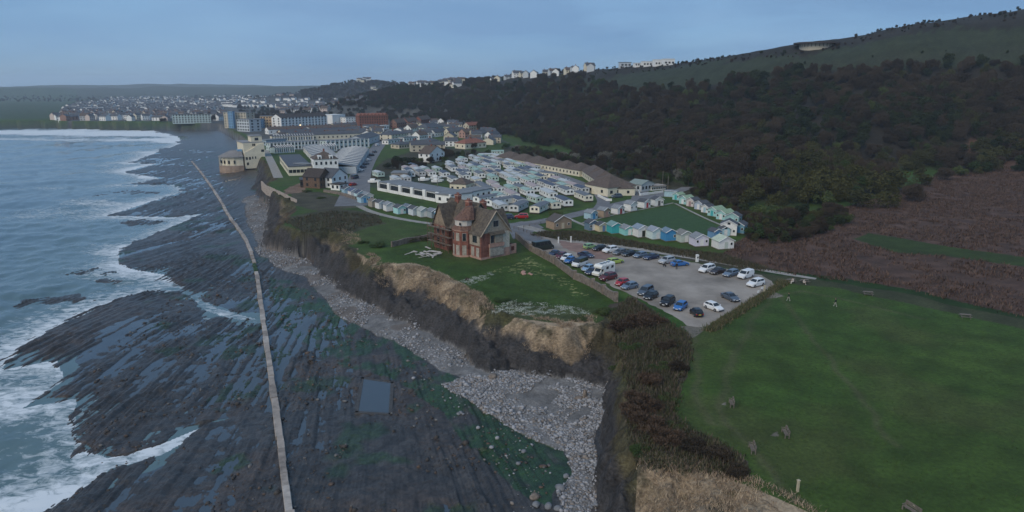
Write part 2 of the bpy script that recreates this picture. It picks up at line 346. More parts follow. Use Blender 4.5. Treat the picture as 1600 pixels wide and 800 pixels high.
k = np.where(strawy, sstep(.42, .6, ss), 0); cc += (bare-cc)*k[:, None]
k = np.where(near2, sstep(.35, .5, ss), 0); cc += (bare-cc)*k[:, None]
k = np.where(head, sstep(.45, .65, ss)*sstep(.34, .46, cn2), 0); cc += (bare*.8-cc)*k[:, None]
gcol = (c3(.06,.065,.025)*(1-cn2[:, None])+c3(.072,.05,.036)*cn2[:, None])*(.5+cn3[:, None])
k = np.where(~strawy & ~near2, sstep(.45, .75, ss), 0); cc += (gcol-cc)*k[:, None]
kk = sstep(.5, .62, fbm(cx, cy, 3, 3, 120))*sstep(.55, .8, ss)*.8; cc += (gcol-cc)*kk[:, None]
_fr = sstep(520, 640, cy)[:, None]; cc += (c3(.11,.105,.098)*(.6+.8*cn[:, None])-cc)*_fr
COV[isC, :3] = cc
# shore
sx, sy = x1[isS], y1[isS]; sc_ = np.zeros((len(sx), 3)); rgv = Z[isS]-basev[isS]
q1 = fbm(sx, sy, 1.3, 3, 111); q2 = fbm(sx, sy, 12, 3, 112)
sc_[:] = c3(.042,.038,.035)*(.45+1.05*q1[:, None])
brown = sstep(.45, .7, q2)[:, None]; sc_ += (c3(.058,.042,.032)*(.5+q1[:, None])-sc_)*brown*.6
# weed
wd = inpoly(PL([(420,430),(450,440),(520,480),(600,520),(700,560),(720,600),(780,650),(880,700),(900,760),(860,800),(760,720),(690,640),(620,590),(520,560),(430,500)], 1.5), wx[isS], wy_[isS])
wk = np.where(wd, sstep(.32, .52, fbm(sx, sy, 5, 3, 115)+(fbm(strata(sx, sy), sy/6, 1.2, 2, 116)-.5)*.5), 0)*.85
wk = np.maximum(wk, .6*sstep(.62, .72, fbm(sx, sy, 8, 3, 118))*(dtv[isS] < 45))
sc_ += (c3(.014,.044,.011)*(.5+q1[:, None])-sc_)*wk[:, None]
# shingle
SHP = [PL([(690,600),(745,585),(820,580),(900,585),(955,603),(945,645),(935,690),(945,760),(935,860),(872,860),(876,800),(896,748),(888,706),(820,674),(765,640)], 2), PL([(396,388),(415,385),(470,402),(500,424),(560,468),(640,500),(705,540),(770,575),(735,600),(690,585),(620,535),(540,498),(470,432),(425,412)], 2), PL([(400,305),(425,325),(420,350),(440,360),(450,395),(405,395),(385,340),(380,310)], 2)]
shm = np.zeros(len(sx), bool)
for P in SHP: shm |= inpoly(P, wx[isS], wy_[isS])
sc_[shm] = (SHING*(.55+.7*q1[:, None]))[shm]
sand = shm & (fbm(sx, sy, 6, 3, 119) > .56); sc_[sand] = c3(.135,.118,.105)
fb = sstep(560, 700, sy)*(sdv[isS] > 0); sc_ += (c3(.072,.070,.068)*(.6+.8*q2[:, None])-sc_)*(fb*.9)[:, None]
ss2 = Z[isS]
COV[isS, :3] = sc_; COV[isS, 3] = np.where(shm, .1, .75)
zs_ = Z[isS]; zs_[shm] = basev[isS][shm]+(q1[shm]-.5)*.25; Z[isS] = zs_
cls = np.where(isL, np.where(hill(x1, y1) > 1.0, 1, 0), np.where(isC, 2, 3)); tmp = np.where(isS)[0]; cls[tmp[shm]] = 4
idx = np.arange(NA*NR).reshape(NR, NA)
Fq = np.stack([idx[:-1, :-1], idx[:-1, 1:], idx[1:, 1:], idx[1:, :-1]], -1).reshape(-1, 4)
fc = cls[Fq].max(1)
V = np.stack([x1, y1, Z], 1)
def sub(sel, name, mat, **kw):
    f = Fq[sel]; u, inv = np.unique(f, return_inverse=True)
    return link(name, mesh_np(name, V[u], inv.reshape(f.shape), mat, COV[u]), kind='structure', **kw)
# sea-bed far out is left away: the sheet ends where the water is deep
deep = (Z < -1.6) & isS
keep = ~deep[Fq].all(1)
sub((fc == 0) & keep, 'ground', cover_mat('grassland', 1.6, .45, .10))
sub((fc == 1) & keep, 'hillside', cover_mat('hill_cover', .7, .5, .3))
sub((fc == 2) & keep, 'cliff', cover_mat('cliff_rock', 1.9, .75, .45, stretch=(1, 1, 1.7)))
sub((fc == 3) & keep, 'rock_platform', cover_mat('wet_rock', 1.7, .6, .16, rough=.75, spec=.35))
sub((fc == 4) & keep, 'shingle_beach', cover_mat('shingle', 2.6, .45, .12))

# ------------------------------------------------------------------ water
def water_mat(name, deepc, foam=True, rough=.09, wscale=.5, wamp=.06):
    m = bpy.data.materials.new(name); m.use_nodes = True; t = m.node_tree; b = t.nodes['Principled BSDF']
    b.inputs['Roughness'].default_value = rough; b.inputs['IOR'].default_value = 1.33; b.inputs['Base Color'].default_value = (*deepc, 1)
    tcn = t.nodes.new('ShaderNodeTexCoord')
    n = t.nodes.new('ShaderNodeTexNoise'); n.inputs['Scale'].default_value = wscale; n.inputs['Detail'].default_value = 6; n.inputs['Roughness'].default_value = .6
    t.links.new(tcn.outputs['Object'], n.inputs['Vector'])
    bp = t.nodes.new('ShaderNodeBump'); bp.inputs['Distance'].default_value = wamp; bp.inputs['Strength'].default_value = 1
    t.links.new(n.outputs['Fac'], bp.inputs['Height']); t.links.new(bp.outputs[0], b.inputs['Normal'])
    if foam:
        a = t.nodes.new('ShaderNodeAttribute'); a.attribute_name = 'cover'
        n2 = t.nodes.new('ShaderNodeTexNoise'); n2.inputs['Scale'].default_value = .55; n2.inputs['Detail'].default_value = 8; n2.inputs['Roughness'].default_value = .72; n2.inputs['Distortion'].default_value = .6
        mp_ = t.nodes.new('ShaderNodeMapping'); mp_.inputs['Scale'].default_value = (.7, 1.15, 1); t.links.new(tcn.outputs['Object'], mp_.inputs['Vector']); t.links.new(mp_.outputs[0], n2.inputs['Vector'])
        sb = t.nodes.new('ShaderNodeMath'); sb.operation = 'ADD'; t.links.new(a.outputs['Alpha'], sb.inputs[0]); t.links.new(n2.outputs['Fac'], sb.inputs[1])
        mr = t.nodes.new('ShaderNodeMapRange'); mr.inputs[1].default_value = .84; mr.inputs[2].default_value = 1.08; t.links.new(sb.outputs[0], mr.inputs[0])
        mxn = t.nodes.new('ShaderNodeMixRGB'); t.links.new(mr.outputs[0], mxn.inputs[0]); t.links.new(a.outputs['Color'], mxn.inputs[1]); mxn.inputs[2].default_value = (.62, .66, .68, 1)
        t.links.new(mxn.outputs[0], b.inputs['Base Color'])
        mr3 = t.nodes.new('ShaderNodeMapRange'); mr3.inputs[3].default_value = rough; mr3.inputs[4].default_value = .85; t.links.new(mr.outputs[0], mr3.inputs[0]); t.links.new(mr3.outputs[0], b.inputs['Roughness'])
    MATS[name] = m; return m
na, nr = 560, 620
ang2 = np.linspace(R(-62), R(-2), na)
dep2 = np.linspace(R(38), R(.55), nr-40); r2 = np.concatenate([52/np.tan(dep2), np.geomspace(52/math.tan(R(.55))*1.02, 7200, 40)])
A2, R2 = np.meshgrid(ang2, r2); wxx = (R2*np.sin(A2)).ravel(); wyy = (R2*np.cos(A2)).ravel()
ins = inpoly(PLATP, wxx, wyy); dsh = dline(SHORE, wxx, wyy); dsh = np.where(ins, -dsh, dsh)
swell = np.sin((wxx*.55-wyy*.25)/7.5+fbm(wxx, wyy, 40, 3, 131)*9)
wz2 = (swell*.34+(fbm(wxx, wyy, 5, 3, 132)-.5)*1.2+(fbm(wxx, wyy, 18, 2, 133)-.5)*.7)*np.clip((dsh+6)/25, .15, 1)
calm = sstep(700, 1500, np.hypot(wxx, wyy)); wz2 *= 1-calm*.6
fo = np.exp(-np.maximum(dsh, 0)/20)*.46+.10*np.exp(-np.maximum(dsh, 0)/80)
fo += (fbm(wxx*.5-wyy*.1, wyy, 55, 4, 134)-.5)*.62
fo += .10*sstep(.5, .95, swell)*(fbm(wxx, wyy, 30, 3, 136))
brk = np.exp(-((wyy-wxx*.03-880+(fbm(wxx, wyy*.3, 120, 3, 138)-.5)*90)/46)**2)*.5+np.exp(-((wyy-735+(fbm(wxx, wyy*.3, 90, 3, 139)-.5)*50)/20)**2)*.30
fo += brk*sstep(-1200, -380, wxx+300)*1.0
fo += .27*sstep(690, 730, wyy+(fbm(wxx, wyy*.4, 70, 3, 143)-.5)*60)*sstep(990, 930, wyy)*(.35+.9*fbm(wxx*.25, wyy*1.4, 22, 3, 142))
fo += .16*sstep(.54, .70, fbm(wxx*.6-wyy*.2, wyy+wxx*.3, 26, 4, 144))
fo -= .22*sstep(-100, -84, wxx)*(wyy < 200)*(wyy > 135)
fo = np.where(ins, fo*.0+.12+(fbm(wxx, wyy, 10, 3, 135)-.5)*.9, fo)
fo = np.clip(fo, -.2, .8)
cw = np.zeros((len(wxx), 4)); sh_ = sstep(60, 5, dsh)[:, None]
cw[:, :3] = c3(.068,.120,.142)*(1-sh_)+c3(.092,.148,.158)*sh_
cw[:, 3] = fo
ix2 = np.arange(na*nr).reshape(nr, na)
F2 = np.stack([ix2[:-1, :-1], ix2[:-1, 1:], ix2[1:, 1:], ix2[1:, :-1]], -1).reshape(-1, 4)
kp = (dsh[F2] > -60).any(1)
F2 = F2[kp]; u2, inv2 = np.unique(F2, return_inverse=True)
V2 = np.stack([wxx, wyy, wz2], 1)
link('sea', mesh_np('sea', V2[u2], inv2.reshape(F2.shape), water_mat('sea_water', (.03,.07,.085)), cw[u2]), kind='structure')
# tide pools: still water lying in the troughs between the beds of rock
pm = isS & (sdv > -2) & (dtv > 9) & (y1 < 620)
lev = basev-.20+(fbm(x1, y1, 20, 3, 141)-.5)*.6
fm = pm[Fq].all(1)
fm &= (Z[Fq] < (lev+.05)[Fq]).any(1)
f = Fq[fm]; u, inv = np.unique(f, return_inverse=True)
pv = np.stack([x1, y1, lev], 1)[u]
link('tide_pool_water', mesh_np('tide_pool_water', pv, inv.reshape(f.shape), water_mat('pool_water', (.055,.075,.095), foam=False, rough=.03, wscale=1.2, wamp=.008)), kind='structure')
# ------------------------------------------------------------------ mesh builders
class MB:
    def __init__(s): s.v = []; s.f = []
    def poly(s, pts):
        i = len(s.v); s.v += [tuple(p) for p in pts]; s.f.append(tuple(range(i, i+len(pts)))); return s
    def box(s, x0, x1, y0, y1, z0, z1):
        i = len(s.v); s.v += [(x0,y0,z0),(x1,y0,z0),(x1,y1,z0),(x0,y1,z0),(x0,y0,z1),(x1,y0,z1),(x1,y1,z1),(x0,y1,z1)]
        s.f += [tuple(i+k for k in q) for q in ((0,3,2,1),(4,5,6,7),(0,1,5,4),(1,2,6,5),(2,3,7,6),(3,0,4,7))]; return s
    def bar(s, a, b, r=.05, n=4):
        a = Vector(a); b = Vector(b); d = (b-a).normalized(); u = d.orthogonal().normalized(); w_ = d.cross(u); i = len(s.v)
        for p in (a, b):
            for k in range(n):
                q = p+(u*math.cos(k*2*math.pi/n+.785)+w_*math.sin(k*2*math.pi/n+.785))*r; s.v.append(tuple(q))
        for k in range(n): s.f.append((i+k, i+(k+1) % n, i+n+(k+1) % n, i+n+k))
        s.f.append(tuple(i+n-1-k for k in range(n))); s.f.append(tuple(i+n+k for k in range(n))); return s
    def prism(s, prof, y0, y1):
        """profile in x,z drawn along y"""
        i = len(s.v); n = len(prof)
        for y in (y0, y1): s.v += [(p[0], y, p[1]) for p in prof]
        for k in range(n): s.f.append((i+k, i+(k+1) % n, i+n+(k+1) % n, i+n+k))
        s.f.append(tuple(i+n-1-k for k in range(n))); s.f.append(tuple(i+n+k for k in range(n))); return s
    def prismx(s, prof, x0, x1):
        i = len(s.v); n = len(prof)
        for x in (x0, x1): s.v += [(x, p[0], p[1]) for p in prof]
        for k in range(n): s.f.append((i+k, i+(k+1) % n, i+n+(k+1) % n, i+n+k))
        s.f.append(tuple(i+n-1-k for k in range(n))); s.f.append(tuple(i+n+k for k in range(n))); return s
    def loft(s, rings, cap=True):
        i = len(s.v); n = len(rings[0])
        for r in rings: s.v += [tuple(p) for p in r]
        for a in range(len(rings)-1):
            for k in range(n): s.f.append((i+a*n+k, i+a*n+(k+1) % n, i+(a+1)*n+(k+1) % n, i+(a+1)*n+k))
        if cap:
            s.f.append(tuple(i+n-1-k for k in range(n))); m = i+(len(rings)-1)*n; s.f.append(tuple(m+k for k in range(n)))
        return s
    def cyl(s, c, r, h, axis='z', n=12, r2=None):
        r2 = r if r2 is None else r2; R0 = []; R1 = []
        for k in range(n):
            a = k*2*math.pi/n; p, q = math.cos(a), math.sin(a)
            if axis == 'z': R0.append((c[0]+p*r, c[1]+q*r, c[2])); R1.append((c[0]+p*r2, c[1]+q*r2, c[2]+h))
            else: R0.append((c[0]+p*r, c[1]-h/2, c[2]+q*r)); R1.append((c[0]+p*r2, c[1]+h/2, c[2]+q*r2))
        return s.loft([R0, R1])
    def mesh(s, name, mat=None, smooth=False):
        me = bpy.data.meshes.new(name); me.from_pydata(s.v, [], s.f)
        bm = bmesh.new(); bm.from_mesh(me); bmesh.ops.recalc_face_normals(bm, faces=bm.faces); bm.to_mesh(me); bm.free()
        if smooth: me.polygons.foreach_set('use_smooth', [True]*len(me.polygons))
        if mat: me.materials.append(mat)
        me.update(); return me
    def build(s, name, mat, parent=None, smooth=False, **kw): return link(name, s.mesh(name, mat, smooth), parent, **kw)
def thing(name, label, cat, loc, rz=0, group=None):
    return link(name, None, label=label, cat=cat, group=group, loc=loc, rz=rz)
def P3(px, py, z=None):
    """map point on the ground below a picture point (ground level unless z is given)"""
    g = G(px, py, 10 if z is None else z)
    return (g[0], g[1], 10 if z is None else z)
def on_hill(px, py):
    t = 150*1.004**np.arange(820)
    x, y, z = ray(px, py, t); h = hland(x, y); k = int(np.argmax(z <= h)) or 819
    return float(x[k]), float(y[k]), float(h[k])
def override(o, mat):
    o.material_slots[0].link = 'OBJECT'; o.material_slots[0].material = mat
rnd = random.Random(7)

M_ = lambda n, c, **k: nmat(n, c, **k)
GLASS = nmat('window_glass', (.02,.025,.03), rough=.08, var=.3, spec=.6, scale=.7)
WHITE = M_('white_render', (.72,.72,.69), var=.1, scale=.8)
CREAM = M_('cream_render', (.62,.57,.44), var=.1, scale=.8)
SLATE = M_('slate_roof', (.075,.08,.09), var=.3, scale=1.2, rough=.7, bump=.03)
TILE = M_('red_tile_roof', (.22,.09,.06), var=.3, scale=1.0, bump=.03)
BROWNT = M_('brown_tile_roof', (.10,.075,.06), var=.35, scale=1.0, bump=.03)
BRICK = M_('red_brick', (.19,.075,.053), var=.5, scale=.8, bump=.02, bscale=9)
STONE = M_('rubble_stone', (.17,.14,.115), var=.5, scale=1.2, bump=.12, bscale=2.2)
CONC = M_('weathered_concrete', (.30,.26,.225), var=.35, scale=.5, bump=.04, bscale=2)
DARKW = M_('dark_timber', (.05,.04,.035), var=.3)
TIMBER = M_('grey_timber', (.16,.135,.11), var=.35, scale=3)
LIT = nmat('lit_window', (.6,.45,.25), var=.1, emis=(1,.72,.38,1.6))
TYRE = M_('tyre_rubber', (.02,.02,.02), rough=.85)
RIM = M_('alloy_rim', (.35,.35,.36), rough=.35, metallic=.8)
HEADL = M_('headlamp_lens', (.6,.62,.65), rough=.1)
TAILL = M_('tail_lamp_lens', (.28,.015,.015), rough=.2)
PLATEW = M_('white_plate', (.7,.7,.68)); PLATEY = M_('yellow_plate', (.65,.5,.08))
ASPH = M_('road_asphalt', (.15,.15,.155), var=.25, scale=.35, rough=.85, coord='Object')

# ------------------------------------------------------------------ roads, car park, paths
def strip(name, pts, width, mat, dz=.05, z=None, step=4.0, widths=None):
    P = [np.array(p, float) for p in pts]; C = []; W_ = []
    for i in range(len(P)-1):
        n = max(1, int(np.hypot(*(P[i+1]-P[i]))/step))
        for k in range(n):
            C.append(P[i]+(P[i+1]-P[i])*k/n); W_.append(width if widths is None else widths[i]+(widths[i+1]-widths[i])*k/n)
    C.append(P[-1]); W_.append(width if widths is None else widths[-1])
    C = np.array(C)
    for _ in range(3): C[1:-1] = (C[:-2]+2*C[1:-1]+C[2:])/4
    T = np.gradient(C, axis=0); T /= np.hypot(T[:, 0], T[:, 1])[:, None]; Nn = np.stack([-T[:, 1], T[:, 0]], 1)
    W_ = np.array(W_)[:, None]
    Lp, Rp = C+Nn*W_/2, C-Nn*W_/2
    v = np.concatenate([Lp, Rp]); zz_ = hland(v[:, 0], v[:, 1])+dz
    n = len(C); f = np.array([(i, i+1, n+i+1, n+i) for i in range(n-1)])[:, ::-1]
    return link(name, mesh_np(name, np.column_stack([v, zz_]), f, mat), kind='structure')
def sheet(name, pix, mat, dz=.05, jitter=0, world=None):
    P = PL(pix) if world is None else np.array(world)
    pts = []
    for i in range(len(P)):
        a, b = P[i], P[(i+1) % len(P)]; n = max(1, int(np.hypot(*(b-a))/1.0)) if jitter else 1
        for k in range(n):
            q = a+(b-a)*k/n
            pts.append((q[0]+rnd.uniform(-jitter, jitter), q[1]+rnd.uniform(-jitter, jitter), TOPZ+dz))
    bm = bmesh.new(); vs = [bm.verts.new(p) for p in pts]; bm.faces.new(vs); bmesh.ops.triangulate(bm, faces=bm.faces)
    bmesh.ops.recalc_face_normals(bm, faces=bm.faces)
    me = bpy.data.meshes.new(name); bm.to_mesh(me); bm.free(); me.materials.append(mat)
    if me.polygons[0].normal.z < 0: me.flip_normals()
    return link(name, me, kind='structure')
GRAVEL = nmat('car_park_gravel', (.24,.21,.178), var=.35, scale=.11, col2=(.27,.238,.205), rough=.95, bump=.02, bscale=6, detail=10)
REDGR = nmat('red_gravel', (.22,.145,.12), var=.25, scale=.3, rough=.95, bump=.02, bscale=6, detail=9)
PATHM = nmat('pale_path_surface', (.27,.255,.23), var=.25, scale=.6, rough=.95)
sheet('car_park', [(806,372),(835,366),(868,374),(905,378),(960,387),(1020,398),(1090,412),(1190,430),(1214,446),(1160,478),(1100,512),(1076,510),(1050,492),(1000,468),(965,452),(930,432),(890,410),(860,396),(836,388)], GRAVEL, .05, .35)
sheet('car_park_red_patch', [(872,376),(908,381),(935,389),(962,402),(950,408),(930,404),(905,396),(880,388)], REDGR, .056, .5)
strip('road', PL([(800,352),(838,348),(880,340),(930,328),(985,315),(1040,303),(1075,296)]), 6.0, ASPH, .05)
strip('road', PL([(548,322),(555,303),(560,283),(566,266),(575,251),(585,236),(596,222),(606,210),(614,202)]), 9, ASPH, .06, widths=[12,12,11,10,9.5,9.5,10,11,11])
strip('road', PL([(935,329),(945,316),(935,300),(905,285),(870,272),(845,262),(820,256)]), 5.0, ASPH, .056)
strip('road', PL([(1000,312),(1002,302),(995,290)]), 7.0, ASPH, .057)
sheet('road_forecourt', [(788,352),(815,346),(838,349),(850,356),(830,364),(850,372),(838,380),(812,372),(802,374),(796,362)], ASPH, .062)
strip('path', PL([(815,353),(850,362),(880,372),(915,378),(980,386),(1050,398),(1100,406),(1160,416),(1230,430),(1275,436)]), 2.6, PATHM, .066, widths=[4,4,4,4,3.4,3,2.6,2.4,2.2,1.6])
strip('path', PL([(555,318),(575,330),(600,337),(640,345),(690,352),(730,354)]), 2.6, PATHM, .05)
strip('path', PL([(886,340),(905,350),(935,360)]), 1.4, PATHM, .06)
strip('path', PL([(909,349),(960,335),(1005,327),(1045,319),(1052,317)]), 1.0, PATHM, .055)
strip('path', PL([(1055,318),(1085,333),(1110,345),(1130,353)]), 1.0, PATHM, .055)
strip('promenade', PL([(435,278),(428,262),(420,245),(414,234)]), 4.5, PATHM, .05)
HLAWN = nmat('mown_lawn', (.032,.070,.022), var=.2, scale=.5, rough=.95, bump=.03, bscale=8)
sheet('lawn', [(905,354),(960,338),(1008,329),(1050,321),(1080,334),(1110,348),(1124,356),(1110,366),(1060,362),(1000,356),(950,352)], HLAWN, .045, .2)

# ------------------------------------------------------------------ derelict house on the cliff
ox, oy = G(752, 406.5); HA = R(40)
house = thing('derelict_house', 'derelict red brick gabled house with turret bay standing alone above the cliff', 'house', (ox, oy, 10), HA)
PANEL = M_('weathered_timber_cladding', (.29,.245,.19), var=.35, scale=2.2, bump=.02, bscale=14)
BOARD = M_('pale_boarding', (.31,.28,.235), var=.35, scale=1.5)
TIMBERC = M_('bargeboard', (.30,.25,.19), var=.3)
HROOF = M_('mossy_brown_tiles', (.075,.060,.050), var=.5, scale=1.3, bump=.05, bscale=7, col2=(.095,.078,.058))
HROOF2 = M_('patchy_red_tiles', (.13,.072,.052), var=.55, scale=1.6, bump=.05, bscale=7)
PINK = M_('exposed_pink_brick', (.36,.22,.17), var=.3, scale=1.2)
# front wing walls: local x along the gable wall, y back along the sea front
m = MB(); m.box(0,9.2,0,8.2,-.3,6.7); m.build('wall', BRICK, house)
MB().box(-.12,9.32,-.12,8.1,-.3,.55).build('plinth', PINK, house)
g = MB(); g.poly([(0.02,-.06,6.7),(9.18,-.06,6.7),(4.6,-.06,12.0)]); g.prism([(0,6.7),(9.2,6.7),(4.6,12.0)], -.05, .3); g.build('gable', PANEL, house)
def slope(mb, a, b, c, d, th=.18):
    """thin roof slab from four corners"""
    n = (Vector(b)-Vector(a)).cross(Vector(d)-Vector(a)).normalized()
    if n.z < 0: n = -n
    P = [Vector(p) for p in (a, b, c, d)]; i = len(mb.v)
    mb.v += [tuple(p) for p in P]+[tuple(p+n*th) for p in P]
    mb.f += [tuple(i+k for k in q) for q in ((0,1,2,3),(4,5,6,7),(0,1,5,4),(1,2,6,5),(2,3,7,6),(3,0,4,7))]
def gable_roof(name, parent, mat, x0, x1, y0, y1, ze, zr, axis='y', over=.45, th=.18):
    r = MB()
    if axis == 'y':
        xm = (x0+x1)/2; k = (zr-ze)/(xm-x0)
        slope(r, (x0-over,y0-over,ze-k*over), (xm,y0-over,zr), (xm,y1+over,zr), (x0-over,y1+over,ze-k*over), th)
        slope(r, (x1+over,y0-over,ze-k*over), (xm,y0-over,zr), (xm,y1+over,zr), (x1+over,y1+over,ze-k*over), th)
    else:
        ym = (y0+y1)/2; k = (zr-ze)/(ym-y0)
        slope(r, (x0-over,y0-over,ze-k*over), (x0-over,ym,zr), (x1+over,ym,zr), (x1+over,y0-over,ze-k*over), th)
        slope(r, (x0-over,y1+over,ze-k*over), (x0-over,ym,zr), (x1+over,ym,zr), (x1+over,y1+over,ze-k*over), th)
    return r.build(name, mat, parent)
gable_roof('roof', house, HROOF, 0, 9.2, 0, 13, 6.7, 12.0)
for sx in (0, 1):
    b_ = MB(); b_.bar((-.5 if sx == 0 else 9.7, -.5, 6.05), (4.6, -.5, 12.15), .16); b_.build('bargeboard', TIMBERC, house)
def hwin(x0, x1, z0, z1, y=-.1, mat=GLASS, name='window', fr=BOARD, bars=1):
    f_ = MB(); f_.box(x0-.12, x1+.12, y-.03, y+.12, z0-.12, z1+.12); o = f_.build(name, fr, house)
    p = MB(); n = bars+1
    for k in range(n):
        a = x0+(x1-x0)*k/n+(.04 if k else 0); b = x0+(x1-x0)*(k+1)/n-(.04 if k < n-1 else 0)
        p.box(a, b, y-.06, y+.02, z0, z1)
    p.build('pane' if mat is GLASS else 'boarded_panel', mat, o)
hwin(3.9, 5.5, 8.1, 9.6, bars=1)
hwin(3.0, 4.0, 4.0, 6.0, bars=0)
MB().box(4.3,6.9,-.35,.05,3.9,6.1).build('boarded_bay_window', PANEL, house)
MB().box(2.4,7.2,-.55,.05,2.9,3.8).build('bay_apron', PINK, house)
MB().box(2.6,7.1,-.38,.05,.6,2.8).build('boarded_doorway', BOARD, house)
o_ = MB(); slope(o_, (2.3,-.9,6.1), (7.3,-.9,6.1), (7.3,0,6.8), (2.3,0,6.8), .12); o_.build('bay_roof', HROOF, house)
MB().box(6.95,9.26,-.09,.1,2.2,6.6).build('pale_render_panel', M_('pale_stone_render', (.44,.40,.33), var=.25, scale=2), house)
MB().box(6.95,9.26,-.10,.1,.5,2.2).build('brick_apron', PINK, house)
# sea front of the wing (faces -x)
def hwin_l(y0, y1, z0, z1, x=-.05, mat=GLASS, fr=BOARD, name='window'):
    o = MB().box(x-.05, x+.12, y0-.12, y1+.12, z0-.12, z1+.12).build(name, fr, house)
    MB().box(x-.09, x+.02, y0, y1, z0, z1).build('pane' if mat is GLASS else 'boarded_panel', mat, o)
MB().box(-.22,.05,.35,4.6,3.5,6.5).build('timber_panel', PANEL, house)
hwin_l(1.4, 3.2, 4.2, 6.0, -.22); hwin_l(.9, 1.9, .7, 2.8, mat=BOARD); hwin_l(3.0, 4.0, .7, 2.8, mat=BOARD)
# octagonal turret bay
def ngon(cx, cy, r, z, n=10, a0=0): return [(cx+r*math.cos(a0+k*2*math.pi/n), cy+r*math.sin(a0+k*2*math.pi/n), z) for k in range(n)]
TX, TY = .3, 7.6
MB().loft([ngon(TX,TY,3.0,-.3), ngon(TX,TY,3.0,7.0)]).build('turret_bay', BRICK, house)
MB().loft([ngon(TX,TY,3.08,-.3), ngon(TX,TY,3.08,.5)]).build('turret_plinth', PINK, house)
MB().loft([ngon(TX,TY,3.12,6.75), ngon(TX,TY,3.12,7.15)]).build('turret_cornice', PINK, house)
MB().loft([ngon(TX,TY,3.3,7.16), ngon(TX,TY,2.4,8.0)]).build('turret_skirt_roof', HROOF2, house)
MB().loft([ngon(TX,TY,2.35,7.9), ngon(TX,TY,2.35,9.6)]).build('turret_attic', M_('white_attic_boarding', (.50,.46,.41), var=.2, scale=2), house)
MB().loft([ngon(TX+.3,TY,2.95,9.5), ngon(TX+2.0,TY,1.0,12.6)]).build('turret_roof', HROOF2, house)
for k in range(3, 7):
    a = (k+.5)*2*math.pi/10; r_ = 3.0*math.cos(math.pi/10); cx_, cy_ = TX+r_*math.cos(a), TY+r_*math.sin(a); tx_, ty_ = -math.sin(a), math.cos(a)
    for z0, z1, mt in ((.6, 3.0, BOARD), (4.3, 6.2, GLASS if k in (4, 6) else BOARD)):
        b_ = MB(); hw = .42
        for dn, e, zz0, zz1, mt2 in ((.05, .12, z0-.1, z1+.1, BOARD),):
            q = [(cx_+tx_*s*(hw+e)+math.cos(a)*dn*d, cy_+ty_*s*(hw+e)+math.sin(a)*dn*d, z) for z in (zz0, zz1) for d in (-2, 1) for s in (-1, 1)]
            b_.loft([[q[0], q[1], q[3], q[2]], [q[4], q[5], q[7], q[6]]])
        wf = b_.build('turret_window', BOARD, house)
        b_ = MB(); q = [(cx_+tx_*s*hw+math.cos(a)*d, cy_+ty_*s*hw+math.sin(a)*d, z) for z in (z0, z1) for d in (-.1, .08) for s in (-1, 1)]
        b_.loft([[q[0], q[1], q[3], q[2]], [q[4], q[5], q[7], q[6]]]).build('pane' if mt is GLASS else 'boarded_panel', mt, wf)
a = 4.5*2*math.pi/10; r_ = 2.35*math.cos(math.pi/10)
MB().box(TX-2.36,TX-2.2,TY-1.6,TY-1.1,8.3,9.0).build('attic_window', GLASS, house)
# main block and left wing
MB().box(1.2,10.4,8.2,21,-.3,7.0).build('main_wall', BRICK, house)
gable_roof('main_roof', house, HROOF, 1.2, 10.4, 8.0, 21, 6.9, 12.9)
MB().prism([(1.2,6.9),(10.4,6.9),(5.8,12.6)], 8.0, 8.3).build('main_gable', PANEL, house)
MB().prism([(1.2,6.9),(10.4,6.9),(5.8,12.6)], 20.7, 21).build('rear_gable', PANEL, house)
MB().box(-.6,4,14.2,20.4,-.3,6.6).build('left_wing_wall', BRICK, house)
gable_roof('left_wing_roof', house, HROOF, -.6, 5.8, 14.2, 20.4, 6.6, 12.3, axis='x')
MB().prismx([(14.2,6.6),(20.4,6.6),(17.3,12.1)], -.66, -.3).build('left_wing_gable', M_('stained_boarding', (.22,.17,.12), var=.4, scale=2), house)
for y0 in (15.2, 17.6):
    hwin_l(y0, y0+1.1, 4.2, 6.0, -.62); hwin_l(y0, y0+1.1, 1, 3, -.62)
gable_roof('cross_gable_roof', house, HROOF, 5.8, 11.6, 3.2, 8.4, 6.7, 11.2, axis='x')
MB().prismx([(3.2,6.7),(8.4,6.7),(5.8,11.1)], 11.1, 11.5).build('cross_gable', PANEL, house)
MB().box(9.2,11.4,3.2,8.4,-.3,6.7).build('cross_wing_wall', BRICK, house)
for cx_, cy_, z1 in ((3.4, 9.6, 13.9), (5.4, 17.2, 14.4), (7.4, 8.6, 13.4)):
    ch = MB().box(cx_-.55, cx_+.55, cy_-.8, cy_+.8, 9, z1).build('chimney', BRICK, house)
    MB().box(cx_-.68, cx_+.68, cy_-.92, cy_+.92, z1-.5, z1-.25).build('chimney_band', PINK, ch)
    
    for dy in (-.35, .35): MB().cyl((cx_, cy_+dy, z1), .16, .45, n=8).build('chimney_pot', TILE, ch)
# roofless brick porch
MB().box(9.3,12.0,.4,.65,-.3,2.6).build('porch_front_wall', PINK, house)
MB().box(11.75,12.0,.65,3.2,-.3,2.3).build('porch_side_wall', BRICK, house)
MB().box(10.2,11.2,.34,.45,.9,2.0).build('porch_window', M_('dark_red_opening', (.10,.03,.02)), house)
